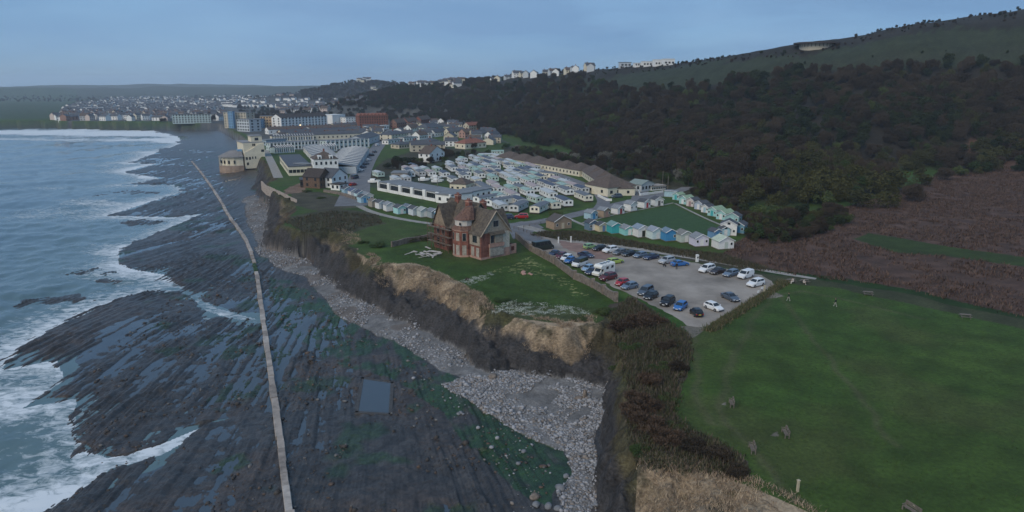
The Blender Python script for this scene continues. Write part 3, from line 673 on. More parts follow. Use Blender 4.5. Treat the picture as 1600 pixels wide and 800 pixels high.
# scaffold round the left wing
scf = thing('scaffolding', 'rusty tube scaffold with boards around the left wing of the derelict house', 'scaffolding', (ox, oy, 10), HA)
RUST = M_('rusty_steel', (.13,.075,.05), var=.4, metallic=.3, rough=.7)
for y in (11.2, 13.2, 15.2, 17.2, 19.2, 21.2):
    for x in (-2.2, -1.1): MB().bar((x, y, -.2), (x, y, 7.2), .06).build('standard_pole', RUST, scf)
for z in (2.0, 4.0, 6.0):
    for x in (-2.2, -1.1): MB().bar((x, 10.8, z), (x, 21.6, z), .05).build('ledger_pole', RUST, scf)
    MB().box(-2.1, -1.15, 10.9, 21.5, z+.06, z+.11).build('board', TIMBER, scf)
    MB().bar((-2.2, 10.8, z+1), (-2.2, 21.6, z+1), .05).build('guard_rail', TIMBER if z == 6 else RUST, scf)
for y in (11.2, 17.2): MB().bar((-2.2, y, 0), (-2.2, y+4, 6.5), .05).build('brace_pole', RUST, scf)

# rubble and timber lying in the garden
rub = thing('rubble_heap', 'heap of pale broken boards and plaster on the garden grass', 'rubble', P3(668,397))
rub_m = M_('pale_rubble', (.42,.39,.36), var=.3, scale=2)
for k in range(26):
    s = rnd.uniform(.5, 1.7); a = rnd.uniform(0, 3.14); x, y = rnd.gauss(0, 2.2), rnd.gauss(0, 2.0)
    me = MB().box(-s, s, -rnd.uniform(.1,.5), rnd.uniform(.1,.5), 0, .09).mesh('board', rub_m)
    o = link('broken_board', me, rub); o.location = (x, y, rnd.uniform(0, .35)); o.rotation_euler = (rnd.uniform(-.2,.2), rnd.uniform(-.25,.25), a)
rk = thing('stone_remains', 'low heap of pinkish stones lying in the middle of the garden', 'stones', P3(824,428))
for k in range(9):
    bm = bmesh.new(); bmesh.ops.create_icosphere(bm, subdivisions=1, radius=rnd.uniform(.3,.7))
    for v in bm.verts: v.co *= rnd.uniform(.75, 1.2)
    me = bpy.data.meshes.new('stone'); bm.to_mesh(me); bm.free(); me.materials.append(PINK)
    o = link('stone', me, rk); o.location = (rnd.gauss(0,1.0), rnd.gauss(0,.7), .15); o.scale.z = .6

# ------------------------------------------------------------------ walls and fences
def stone_wall(label, pix, h=1.5, th=.5, pier=0, mat=STONE, cat='wall', z=10):
    P = PL(pix); root = thing('stone_wall', label, cat, (P[0][0], P[0][1], z))
    for i in range(len(P)-1):
        a, b = P[i]-P[0], P[i+1]-P[0]; L_ = np.hypot(*(b-a)); n = max(1, int(L_/2.2)); d = (b-a)/L_; nn = np.array([-d[1], d[0]])
        m = MB(); rings = []
        for k in range(n+1):
            p = a+d*(L_*k/n); hh = h*(.88+.24*rnd.random()); t = th*(.9+.2*rnd.random())
            q0, q1 = p+nn*t/2, p-nn*t/2
            rings.append([(q0[0],q0[1],-.2), (q0[0],q0[1],hh), (q1[0],q1[1],hh*rnd.uniform(.96,1.03)), (q1[0],q1[1],-.2)])
        m.loft(rings); m.build('wall_run', mat, root)
        if pier: MB().box(b[0]-.42, b[0]+.42, b[1]-.42, b[1]+.42, -.2, h+.35).build('pier', mat, root)
    return root
stone_wall('long rubble stone wall with piers between the garden and the car park', [(806,372),(829,392),(851,404),(866,412),(898,436),(926,449),(943,459),(962,471)], 1.7, .5, 1)
stone_wall('rubble stone garden wall behind the scaffolded wing', [(694,370),(668,374),(640,379),(612,386)], 1.5)
stone_wall('stone retaining wall along the pub terrace on the headland', [(506,300),(530,304),(556,312)], 1.2)
for i in range(1):
    stone_wall('low white rendered wall at the bungalow forecourt entrance', [(934,307),(948,314),(956,314)], .9, .35, 0, WHITE)
    stone_wall('low white wall beside the road bend by the small green chalet', [(997,299),(1000,306),(1036,301)], .9, .35, 0, WHITE)
fn = thing('picket_fence', 'weathered timber fence running down the headland slope', 'fence', (*G(408,288), 9.0))
FP = PL([(409,287),(416,294),(430,300),(446,308),(464,317)]); base = G(408,288)
for i in range(len(FP)-1):
    a, b = FP[i]-base, FP[i+1]-base; n = int(np.hypot(*(b-a))/.9)+1
    for k in range(n):
        p = a+(b-a)*k/n; MB().box(p[0]-.3, p[0]+.3, p[1]-.06, p[1]+.06, -2, 2.2+rnd.uniform(-.15,.15)).build('paling', M_('bleached_timber', (.36,.31,.27), var=.3), fn)
    MB().bar((*a, 1.2), (*b, 1.2), .08).build('rail', TIMBER, fn)
def post_fence(label, pix, h=1.0, gap=2.2):
    P = PL(pix); r = thing('post_fence', label, 'fence', (P[0][0], P[0][1], 10))
    for i in range(len(P)-1):
        a, b = P[i]-P[0], P[i+1]-P[0]; n = max(1, int(np.hypot(*(b-a))/gap))
        for k in range(n+1): p = a+(b-a)*k/n; MB().box(p[0]-.07,p[0]+.07,p[1]-.07,p[1]+.07,-.1,h).build('post', TIMBER, r)
        for z in (.45*h, .85*h): MB().bar((*a, z), (*b, z), .045).build('rail', TIMBER, r)
post_fence('low timber rail fence along the drive beside the derelict house', [(803,358),(818,362),(834,369),(846,374)])
post_fence('short rail fence at the corner of the hut lawn verge', [(818,356),(845,350),(872,349)], .8)

CONC2 = M_('stained_concrete', (.22,.19,.165), var=.4, scale=.7, bump=.05, bscale=2); CONC3 = M_('bleached_concrete', (.36,.325,.29), var=.3, scale=.7, bump=.05, bscale=2)
# ------------------------------------------------------------------ concrete outfall running down the shore
WP = PL([(300,252),(315,270),(330,290),(345,314),(360,340),(374,361),(385,380),(395,405),(402,430),(406,460),(410,490),(415,525),(420,560),(426,600),(432,640),(437,680),(442,720),(447,760),(452,800),(458,850)], 1.1)
outf = thing('concrete_outfall', 'long pale concrete outfall pipe casing running straight down the rocky shore', 'outfall', (WP[0][0], WP[0][1], 0))
seg = []; acc = []
for i in range(len(WP)-1):
    n = max(1, int(round(np.hypot(*(WP[i+1]-WP[i]))/4.5)))
    acc += [WP[i]+(WP[i+1]-WP[i])*k/n for k in range(n)]
acc.append(WP[-1])
_ab = np.array(acc); acb = np.maximum(hshore(_ab[:, 0], _ab[:, 1])[0], .3)+.55
for i in range(len(acc)-1):
    a, b = acc[i]-WP[0], acc[i+1]-WP[0]; d = (b-a)/np.hypot(*(b-a)); nn = np.array([-d[1], d[0]])
    off = rnd.uniform(-.07,.07); wd = rnd.uniform(.48,.62); zt = .5*(acb[i]+acb[i+1])+rnd.uniform(-.07,.07); e = .03
    rings = []
    for p in (a+d*e, a+d*(np.hypot(*(b-a))/2), b-d*e):
        w1 = wd*rnd.uniform(.93,1.06); q0, q1 = p+nn*(w1+off), p-nn*(w1-off); q2, q3 = p+nn*(w1*.86+off), p-nn*(w1*.86-off)
        rings.append([(q0[0],q0[1],-.4),(q0[0],q0[1],zt-.14),(q2[0],q2[1],zt+rnd.uniform(-.02,.02)),(q3[0],q3[1],zt),(q1[0],q1[1],zt-.14),(q1[0],q1[1],-.4)])
    m = MB(); m.loft(rings)
    m.build('slab', rnd.choice([CONC, CONC, CONC, CONC2, CONC3]) if not 30 < len(acc)-i < 33 else M_('weedy_concrete', (.03,.06,.022), var=.5, scale=2), outf)
# walled sea pool
pool = thing('sea_pool', 'rectangular walled sea water pool cut into the dark rock shelf', 'pool', (*POOL[0], .3))
PP = POOL-POOL[0]
MB().poly([(p[0], p[1], .62) for p in PP]).build('water', MATS['pool_water'], pool)
for i in range(4):
    a, b = PP[i], PP[(i+1) % 4]; d = (b-a)/np.hypot(*(b-a)); nn = np.array([-d[1], d[0]])*.3
    MB().loft([[(*(p-nn),-1),(*(p+nn),-1),(*(p+nn),.66),(*(p-nn),.66)] for p in (a-d*.2, b+d*.2)]).build('kerb_wall', M_('dark_wet_concrete', (.06,.06,.06), var=.4), pool)
# ------------------------------------------------------------------ vehicles
def rrect(x, hw, z0, z1, r=.12, tuck=.06):
    """rounded body section at station x (y,z)"""
    return [(x,-hw+tuck,z0),(x,-hw,z0+.18),(x,-hw,z1-r),(x,-hw+r,z1),(x,hw-r,z1),(x,hw,z1-r),(x,hw,z0+.18),(x,hw-tuck,z0)]
VEH = {}
def make_vehicle(kind):
    """list of (part, mesh, material key, parent index)"""
    if kind in VEH: return VEH[kind]
    sp = dict(  # length, width, height, belt, bonnet height, windscreen base, roof front, roof rear, tail base
        hatch=(4.05,1.76,1.47,.92,.86,.95,.25,-1.45,-1.9), small=(3.6,1.66,1.5,.93,.88,.85,.3,-1.3,-1.7), estate=(4.6,1.8,1.47,.94,.86,.95,.2,-1.85,-2.2),
        saloon=(4.6,1.8,1.43,.92,.85,.95,.2,-.95,-1.7), suv=(4.5,1.86,1.68,1.05,1.0,1.0,.35,-1.7,-2.1), mpv=(4.7,1.86,1.75,1.05,.98,1.25,.5,-1.95,-2.25),
        van=(4.5,1.82,1.85,1.08,1.02,1.35,.7,-2.1,-2.2), camper=(5.0,1.92,2.0,1.12,1.08,1.75,1.05,-2.35,-2.45), minibus=(6.4,2.0,2.45,1.25,1.2,2.45,1.8,-3.1,-3.15))[kind]
    L_, W, H, zb, zh, wsb, rf, rr, tb = sp; h = W/2; f = L_/2; parts = []
    b = MB(); b.loft([rrect(-f,h*.84,.32,zb*.86,.1), rrect(-f+.12,h*.95,.24,zb-.03,.1), rrect(-f+.55,h,.2,zb,.08), rrect(wsb-.1,h,.2,zb,.08), rrect(wsb+.1,h,.2,zb-.01,.08), rrect(f-.55,h*.98,.2,zh-.06,.12), rrect(f-.15,h*.9,.24,zh-.16,.14), rrect(f,h*.78,.32,zh-.3,.14)])
    parts.append(('body', b.mesh('body', smooth=False), 'paint', None))
    tw, bw = h*.74, h*.93
    if kind in ('van','camper','minibus'): tw, bw = h*.88, h*.97
    c = MB(); c.loft([[(tb,-bw,zb-.04),(wsb,-bw,zb-.04),(wsb,bw,zb-.04),(tb,bw,zb-.04)], [(rr,-tw,H-.07),(rf,-tw,H-.07),(rf,tw,H-.07),(rr,tw,H-.07)], [(rr+.12,-tw+.12,H),(rf-.12,-tw+.12,H),(rf-.12,tw-.12,H),(rr+.12,tw-.12,H)]])
    parts.append(('cabin', c.mesh('cabin'), 'paint', None))
    def lerp(a, b, t): return tuple(a[i]+(b[i]-a[i])*t for i in range(3))
    def pane(nm, P, u0, u1, v0, v1, off):
        """P: bottom-left, bottom-right, top-right, top-left of the cabin face"""
        q = [lerp(lerp(P[0],P[1],u), lerp(P[3],P[2],u), v) for u, v in ((u0,v0),(u1,v0),(u1,v1),(u0,v1))]
        n = (Vector(q[1])-Vector(q[0])).cross(Vector(q[3])-Vector(q[0])).normalized()*off
        a = [tuple(Vector(p)+n) for p in q]; m = MB(); m.loft([[tuple(Vector(p)-n*.5) for p in q], a]); parts.append((nm, m.mesh(nm), 'glass', None))
    zt = H-.07
    pane('windscreen', [(wsb,-bw,zb),(wsb,bw,zb),(rf,tw,zt),(rf,-tw,zt)], .06, .94, .1, .95, .015)
    pane('rear_window', [(tb,bw,zb),(tb,-bw,zb),(rr,-tw,zt),(rr,tw,zt)], .08, .92, .3 if kind == 'van' else .18, .9, .015)
    for s in (-1, 1):
        P = [(tb,s*bw,zb),(wsb,s*bw,zb),(rf,s*tw,zt),(rr,s*tw,zt)]
        if s == 1: P = [P[1], P[0], P[3], P[2]]
        rng_ = ((.06,.47),(.51,.93)) if kind not in ('van',) else ((.70,.95),)
        if kind == 'minibus': rng_ = ((.05,.28),(.31,.54),(.57,.76),(.80,.96))
        if kind == 'camper': rng_ = ((.06,.33),(.37,.66),(.70,.95))
        for u0, u1 in rng_: pane('side_window', P, *( (u0,u1) if s == -1 else (1-u1,1-u0)), .16, .92, .012)
    for x in (-f+.82, f-.85):
        for s in (-1, 1):
            r = .33 if kind not in ('small',) else .3
            parts.append(('wheel', MB().cyl((x, s*(h-.09), r), r, .24, 'y', 14).mesh('wheel'), 'tyre', None))
            parts.append(('rim', MB().cyl((x, s*(h-.09)+s*.125, r), r*.62, .03, 'y', 10).mesh('rim'), 'rim', len(parts)-1))
    for s in (-1, 1):
        parts.append(('headlight', MB().box(f-.28, f-.02, s*h*.66-.17, s*h*.66+.17, zh-.34, zh-.19).mesh('headlight'), 'headl', None))
        parts.append(('tail_light', MB().box(-f-.02, -f+.12, s*h*.76-.11, s*h*.76+.11, zb*.62, zb*.88).mesh('tail_light'), 'taill', None))
        parts.append(('mirror', MB().box(wsb-.25, wsb-.1, s*(h+.10)-.09, s*(h+.10)+.09, zb, zb+.15).mesh('mirror'), 'paint', None))
    parts.append(('front_plate', MB().box(f-.03, f+.015, -.26, .26, .42, .53).mesh('front_plate'), 'pw', None))
    parts.append(('rear_plate', MB().box(-f-.015, -f+.03, -.26, .26, .55, .66).mesh('rear_plate'), 'py', None))
    parts.append(('bumper_trim', MB().box(f-.12, f+.02, -h*.7, h*.7, .24, .38).mesh('bumper_trim'), 'tyre', None))
    base = dict(glass=GLASS, tyre=TYRE, rim=RIM, headl=HEADL, taill=TAILL, pw=PLATEW, py=PLATEY)
    for p in parts: p[1].materials.append(base.get(p[2], TYRE))
    VEH[kind] = parts; return parts
def paint(name, col): return nmat('paint_'+name, col, rough=.28, var=.05, scale=.6, spec=.5)
PAINTS = dict(black=(.012,.012,.014), white=(.68,.69,.69), silver=(.36,.38,.40), grey=(.10,.11,.125), navy=(.025,.035,.075), blue=(.03,.13,.36), lightblue=(.22,.34,.48), red=(.33,.02,.025), darkred=(.10,.015,.02), green=(.20,.34,.16), lime=(.32,.42,.08), brown=(.035,.022,.02), olive=(.02,.026,.02), slate=(.07,.09,.12), greyblue=(.12,.16,.22))
def vehicle(kind, colour, loc, head, label, group='cars parked in the gravel car park', cat='car', name='parked_car', roof=None, simple=False):
    root = thing(name, label, cat, loc, R(head), group); made = []
    pm_ = paint(colour, PAINTS[colour])
    for nm, me, key, par in make_vehicle(kind):
        if simple and nm in ('rim','mirror','front_plate','rear_plate','bumper_trim'): made.append(None); continue
        o = link(nm, me, root if par is None else made[par])
        if key == 'paint': override(o, paint(roof, PAINTS[roof]) if (roof and nm == 'cabin') else pm_)
        made.append(o)
    return root
def A(x, y): return P3(800+x/6.667, 360+y/6.667, 10.06)
def B(x, y): return P3(1000+x/5.335, 370+y/5.335, 10.06)
CARS = [
 ('saloon','navy',A(440,262),234,'dark blue car at the entrance end of the row along the stone wall'),
 ('hatch','darkred',A(508,285),234,'deep red car between the dark blue and white cars along the stone wall'),
 ('hatch','white',A(568,308),234,'white hatchback beside the deep red car along the stone wall'),
 ('small','blue',A(600,335),234,'small bright blue car squeezed between white hatchback and white camper'),
 ('saloon','navy',A(768,276),-48,'dark saloon parked crossways behind the white camper'),
 ('small','lightblue',A(790,420),230,'pale blue small car between the white camper and the motorhome'),
 ('hatch','navy',A(832,452),230,'navy hatchback tucked beside the motorhome by the wall'),
 ('suv','darkred',A(1000,512),218,'dark maroon car in front of the motorhome'),
 ('small','red',A(1145,568),222,'bright red small car near the gap after the motorhome'),
 ('hatch','greyblue',A(1222,605),215,'grey blue hatchback beside the bright red small car'),
 ('estate','lime',A(1075,342),32,'lime green car standing out in the middle of the car park'),
 ('hatch','green',A(815,188),30,'pale green car at the red gravel end of the path row'),
 ('hatch','black',A(912,206),212,'black car between the pale green car and white car by the path'),
 ('suv','white',A(1022,226),214,'white sports utility car in the row by the path'),
 ('hatch','grey',A(1122,250),216,'dark grey car next to the white car in the path row'),
 ('saloon','black',A(1225,262),216,'black saloon in the middle of the path row'),
 ('hatch','greyblue',B(0,170),218,'silver blue car next to navy saloon at end of path row'),
 ('saloon','navy',B(92,184),216,'navy saloon closing the row beside the path'),
 ('suv','silver',B(222,218),214,'silver white car beside the bright blue car by the path'),
 ('saloon','blue',B(330,240),18,'bright blue car with a person standing beside it'),
 ('mpv','white',B(556,288),219,'white car at the path end of the far row of five'),
 ('saloon','brown',B(645,304),219,'dark brown car second in the far row of five'),
 ('estate','greyblue',B(755,324),219,'blue grey estate car beside the white panel van'),
 ('suv','white',B(962,408),214,'white car nearest the timber gate post'),
 ('saloon','slate',B(752,522),-72,'dark slate saloon parked nose to the grassy bank'),
 ('hatch','white',B(612,605),-60,'white hatchback parked nose to the grassy bank'),
 ('small','black',B(468,652),97,'small black car with its back to the lawn corner'),
 ('hatch','blue',B(335,600),236,'vivid blue hatchback beside the black car with open door'),
 ('suv','black',B(228,562),236,'black utility car with its rear door open beside the blue hatchback'),
 ('hatch','black',B(90,512),232,'black hatchback behind the big brown bush'),
 ('mpv','slate',B(45,476),232,'dark grey people carrier beside the black hatchback by the bush'),
]
for c in CARS: vehicle(*c)
vehicle('van','white',B(878,340),219,'small white panel van in the far row of the car park', cat='van', name='panel_van')
vehicle('camper','white',A(705,368),232,'white camper van with dark roof parked along the wall', cat='camper van', name='camper_van', roof='black')
vehicle('minibus','olive',A(322,198),33,'long black minibus camper at the entrance corner of the car park', cat='minibus', name='minibus')
dr = MB().box(-.03,.03,0,.9,.5,1.4).build('open_door', paint('black', PAINTS['black']), None); dr.parent = bpy.data.objects[[o.name for o in bpy.data.objects if o.get('label','').startswith('black utility')][0]]; dr.location = (-.6,-.95,0); dr.rotation_euler = (0,0,R(-110))
# motorhome
mh = thing('motorhome', 'white coachbuilt motorhome with overcab and roof lights along the wall', 'motorhome', A(948,462), R(226))
mw = paint('motorhome_white', (.70,.69,.64))
MB().prismx([(-1.1,.45),(1.1,.45),(1.12,2.5),(.98,2.75),(-.98,2.75),(-1.12,2.5)], -3.1, 1.2).build('living_box', mw, mh)
MB().prism([(1.2,1.75),(2.2,2.0),(2.25,2.35),(1.7,2.72),(1.2,2.74)], -1.1, 1.1).build('overcab', mw, mh)
MB().prism([(1.2,.4),(3.0,.42),(3.05,.9),(2.75,1.12),(2.25,1.2),(1.75,1.95),(1.2,1.95)], -.98, .98).build('cab', mw, mh)
MB().loft([[(2.29,-.8,1.24),(2.29,.8,1.24),(1.85,.75,1.88),(1.85,-.75,1.88)], [(2.32,-.8,1.26),(2.32,.8,1.26),(1.88,.75,1.90),(1.88,-.75,1.90)]]).build('windscreen', GLASS, mh)
for s in (-1, 1):
    MB().box(1.3, 2.0, s*.99-.02, s*.99+.02, 1.25, 1.75).build('cab_window', GLASS, mh)
    for x in (-2.5, -.6): MB().box(x, x+.9, s*1.12-.02, s*1.12+.02, 1.55, 2.15).build('side_window', GLASS, mh)
    for x in (-2.0, 2.35):
        wl = MB().cyl((x, s*.9, .34), .34, .26, 'y', 14).build('wheel', TYRE, mh); MB().cyl((x, s*1.04, .34), .2, .03, 'y', 10).build('rim', RIM, wl)
    MB().box(2.85, 3.04, s*.7-.18, s*.7+.18, .82, .98).build('headlight', HEADL, mh)
for x in (-2.2, -.9, .3): MB().box(x, x+.75, -.35, .35, 2.75, 2.85).build('roof_light', M_('smoked_roof_light', (.09,.11,.13), rough=.2), mh)
# cars away from the car park
c5 = lambda x, y: P3(700+x/5.333, 200+y/5.333, 10.05)
c3p = lambda x, y: P3(500+x/5.333, 160+y/5.333, 10.08)
vehicle('suv','navy',c5(492,757),178,'dark blue car outside the front caravans by the road bend','cars outside the caravans')
vehicle('mpv','red',c5(612,752),176,'bright red car beside the road bend below the caravans','cars outside the caravans')
vehicle('suv','slate',c5(1405,580),200,'dark car parked on the forecourt of the cream bungalow','cars outside the caravans')
vehicle('hatch','silver',c5(990,445),-60,'silver car at the head of the drive below the chalet row','cars along the chalet drive')
vehicle('hatch','navy',c5(1022,473),-60,'navy car second along the drive below the chalet row','cars along the chalet drive')
vehicle('estate','slate',c5(1062,503),-60,'slate grey car third along the drive below the chalet row','cars along the chalet drive')
vehicle('estate','slate',c5(742,322),20,'grey car among the rear caravans under the chalet row','cars along the chalet drive')
vehicle('van','white',c5(792,380),-50,'white van parked among the caravans below the chalets','cars along the chalet drive', cat='van', name='panel_van')
ROADC = [('van','white',(480,362),'white van highest up the long straight road'),('hatch','grey',(455,418),'grey car just below the white van on the long road'),('hatch','black',(432,445),'black car midway up the row on the long straight road'),('hatch','white',(405,487),'white car midway down the long straight road'),('saloon','grey',(384,518),'grey saloon below the white car on the long road'),('hatch','slate',(362,545),'slate car just above the lowest white car on the road'),('estate','white',(338,572),'lowest white car parked on the long straight road'),('saloon','black',(516,322),'black saloon near the top end of the straight road'),('hatch','red',(614,218),'small red car far up by the brick block')]
for k, c, p, lb in ROADC:
    vehicle(k, c, c3p(*p), 65, lb, 'cars parked along the long straight road', simple=True)
vehicle('camper','navy',c3p(292,635),70,'dark blue van parked beside the white gabled house','cars by the pub', cat='van', name='panel_van')
vehicle('hatch','red',c3p(276,693),60,'red car parked by the corner near the white gabled house','cars by the pub')

# ------------------------------------------------------------------ static caravans
CVM = {}
def caravan_parts(L_, W=3.6):
    k = (round(L_, 1), W)
    if k in CVM: return CVM[k]
    h, w2, p = 2.55, W/2, []
    def add(n, mb, mat, par=None): me = mb.mesh(n, mat); p.append((n, me, par)); return len(p)-1
    add('wall', MB().prismx([(-w2,.45),(w2,.45),(w2,h),(0,h+.42),(-w2,h)], -L_/2, L_/2), WHITE)
    add('roof', MB().prismx([(-w2-.14,h-.05),(-w2-.14,h+.03),(0,h+.53),(w2+.14,h+.03),(w2+.14,h-.05),(0,h+.44)], -L_/2-.15, L_/2+.15), SLATE)
    add('skirt', MB().box(-L_/2+.08, L_/2-.08, -w2+.08, w2-.08, 0, .45), DARKW)
    for s in (-1, 1):
        for fx, fw in ((-.38,.8),(-.2,.45),(.06,.9),(.33,1.2)):
            if s == 1 and fx == -.2: continue
            i = add('window', MB().box(fx*L_-fw/2-.07, fx*L_+fw/2+.07, s*w2-.03, s*w2+.03, 1.33, 2.17), WHITE); add('pane', MB().box(fx*L_-fw/2, fx*L_+fw/2, s*w2-.045, s*w2+.045, 1.4, 2.1), GLASS, i)
        add('door', MB().box(-.09*L_-.4, -.09*L_+.4, s*w2-.04, s*w2+.04, .55, 2.35), M_('caravan_door', (.5,.5,.47), var=.1))
    for y0 in (-1.15, .35): 
        i = add('end_window', MB().box(L_/2-.03, L_/2+.03, y0-.06, y0+.86, 1.25, 2.16), WHITE); add('pane', MB().box(L_/2-.045, L_/2+.045, y0, y0+.8, 1.31, 2.1), GLASS, i)
    add('end_window', MB().box(-L_/2-.045, -L_/2+.03, -.5, .5, 1.35, 2.2), GLASS)
    CVM[k] = p; return p
CW = dict(white=(.72,.73,.71), cream=(.68,.64,.53), green=(.42,.55,.48), grey=(.5,.51,.51), pink=(.55,.48,.44), blue=(.40,.50,.54))
CR = dict(slate=(.13,.14,.155), pale=(.42,.44,.44), green=(.27,.38,.33), pink=(.36,.29,.28), navy=(.07,.085,.12), brown=(.14,.11,.095))
def caravan(loc, ang, L_, wc, rc, label, W=3.6):
    root = thing('static_caravan', label, 'caravan', loc, R(ang), 'static caravans on the holiday park'); made = []
    for n, me, par in caravan_parts(L_, W):
        o = link(n, me, root if par is None else made[par])
        if n == 'wall': override(o, M_('caravan_wall_'+wc, CW[wc], var=.08, scale=.8))
        if n == 'roof': override(o, M_('caravan_roof_'+rc, CR[rc], var=.15, scale=.8, rough=.6))
        made.append(o)
    return root
c4 = lambda x, y: P3(560+x/5.333, 220+y/5.333, 10.05)
V_ = [ # place, angle, length, wall, roof
 (c5(963,640),-75,11,'white','navy','front row, second from the road bend'),(c5(1128,598),-75,11.5,'cream','slate','front row nearest the drive'),
 (c5(765,695),-112,11,'cream','slate','nearest the road bend below all the others'),(c5(590,685),-110,11,'grey','slate','just behind the derelict house roof'),
 (c5(728,620),-65,8,'green','pale','small one behind the front row'),(c5(835,575),-75,13,'white','pale','long one in the second row'),(c5(980,550),-75,10.5,'white','slate','in second row by the parked cars'),
 (c5(705,520),-75,13,'white','pink','in the third row with pinkish roof'),(c5(882,485),-75,11,'cream','navy','in the third row near the drive'),
 (c5(528,585),-75,13,'white','pink','in front rows with pinkish roof above the slate pair'),(c5(520,535),-75,9,'green','green','small one between pink roofs'),(c5(545,478),-75,11,'white','green','with pale green roof in mid park'),
 (c5(715,452),-75,9,'green','green','fourth row near drive'),(c5(645,420),-75,9.5,'white','slate','fourth row slate roofed'),(c5(840,415),-40,9,'cream','slate','beside the white van below chalets'),
 (c5(680,368),-75,9.5,'white','navy','under the chalet row with dark roof'),(c5(515,398),-75,9,'cream','pale','mid park with open awning'),(c5(505,340),-75,9.5,'white','slate','rear row slate roofed'),
 (c5(395,312),-75,9,'white','pale','rear row pale roofed'),(c5(390,368),-75,10.5,'white','slate','rear middle row white gable end'),(c5(315,340),-75,9,'white','pale','rear middle row pale roof'),
 (c5(262,412),-75,11,'white','slate','middle row tall white gable end'),(c5(190,350),-75,10,'green','pale','middle row greenish wall'),(c5(250,285),-75,9.5,'green','pale','rear row greenish wall'),(c5(205,265),-75,8,'grey','pale','rear row grey wall'),
 (c5(315,250),10,9,'green','pale','alone at the back edge of the park'),(c5(412,222),10,8,'green','green','at the back edge beside the chalet row'),(c5(372,440),-75,10,'green','green','middle of the park with green roof'),
 (c5(235,465),-75,9.5,'cream','pale','mid row pale roof behind the pink roof'),(c5(372,498),-75,11,'white','pink','mid row with pink roof'),(c5(320,535),-70,10.5,'white','slate','above the slate pair'),
 (c5(150,400),-75,10,'white','slate','left middle row white gable end'),(c5(120,335),-75,9.5,'grey','pale','left rear row grey wall'),(c5(100,300),-75,9,'grey','pale','left far rear row'),
 (c5(45,360),-75,10,'white','slate','left row behind the cars'),(c5(15,320),-75,9,'grey','pale','left rear row beyond the white house'),
 (c5(450,640),46,14,'white','slate','long side on, lower of the slate pair'),(c5(330,618),46,12,'white','slate','long side on, upper of the slate pair'),
 (c4(168,300),-60,8,'green','pale','alone by the road near the boats'),(c4(550,262),-70,9,'green','pale','far left row, first'),(c4(655,262),-70,9,'green','pale','far left row, second'),(c4(430,300),-70,8,'white','pale','beside the flat roofed bungalow'),
 (c4(765,235),-70,9,'grey','pale','far back left row'),(c4(715,300),-72,10,'white','navy','left row navy roof'),(c4(790,350),-72,10,'white','slate','left row nearest the hipped bungalow'),(c4(855,290),-74,10,'white','navy','left middle navy roof'),(c4(880,320),-74,10,'white','slate','left middle slate roof')]
for loc, an, L_, wc, rc, tx in V_: caravan(loc, an, L_, wc, rc, f'{wc} static caravan with {rc} roof, {tx}')

# the packed rows between them
_pk = PL([(640,296),(612,283),(640,262),(690,268),(715,252),(745,243),(790,245),(850,262),(900,282),(926,302),(915,322),(870,334),(800,336),(760,322),(735,305),(690,300)])
_ex = [np.array(v[0][:2]) for v in V_]+[np.array(c4(*p)[:2]) for p in ((340,310),(545,335),(640,315),(650,345),(120,345))]+[np.array(c5(*p)[:2]) for p in ((85,505),(1405,580),(792,380),(742,322))]
_ax = np.array((math.cos(R(-75)), math.sin(R(-75)))); _bx = np.array((-_ax[1], _ax[0]))
cr = random.Random(17); ORDW = 'first second third fourth fifth sixth seventh eighth ninth tenth eleventh twelfth thirteenth fourteenth fifteenth sixteenth seventeenth eighteenth nineteenth twentieth twenty-first twenty-second twenty-third twenty-fourth twenty-fifth twenty-sixth twenty-seventh twenty-eighth twenty-ninth'.split()
_drive = PL([(935,329),(945,316),(935,300),(905,285),(870,272),(845,262),(820,256)])
_terr = PL([(592,297),(706,319.5),(790,305),(650,280)])
for i_ in range(-12, 13):
    coli = 0
    for j_ in range(-14, 15):
        q = np.array((5.0, 300.0))+_ax*(i_*10.6+(j_ % 2)*1.2)+_bx*(j_*4.8)
        if not inpoly(_pk, q[:1], q[1:])[0] or inpoly(_terr, q[:1], q[1:])[0] or dline(_drive, q[:1], q[1:])[0] < 6: continue
        if any(abs((q-e)@_ax) < 10.0 and abs((q-e)@_bx) < 4.0 for e in _ex): continue
        _ex.append(q); coli += 1
        wc, rc = cr.choice(['white','white','cream','green','grey']), cr.choice(['pale','pale','slate','green','navy','pink'])
        caravan((q[0], q[1], 10.05), -71+cr.uniform(-3,3), cr.choice([8.2, 8.8, 9.4]), wc, rc, f'{wc} caravan with {rc} roof, {ORDW[coli-1]} across in the {ORDW[i_+12]} packed row from the wood')
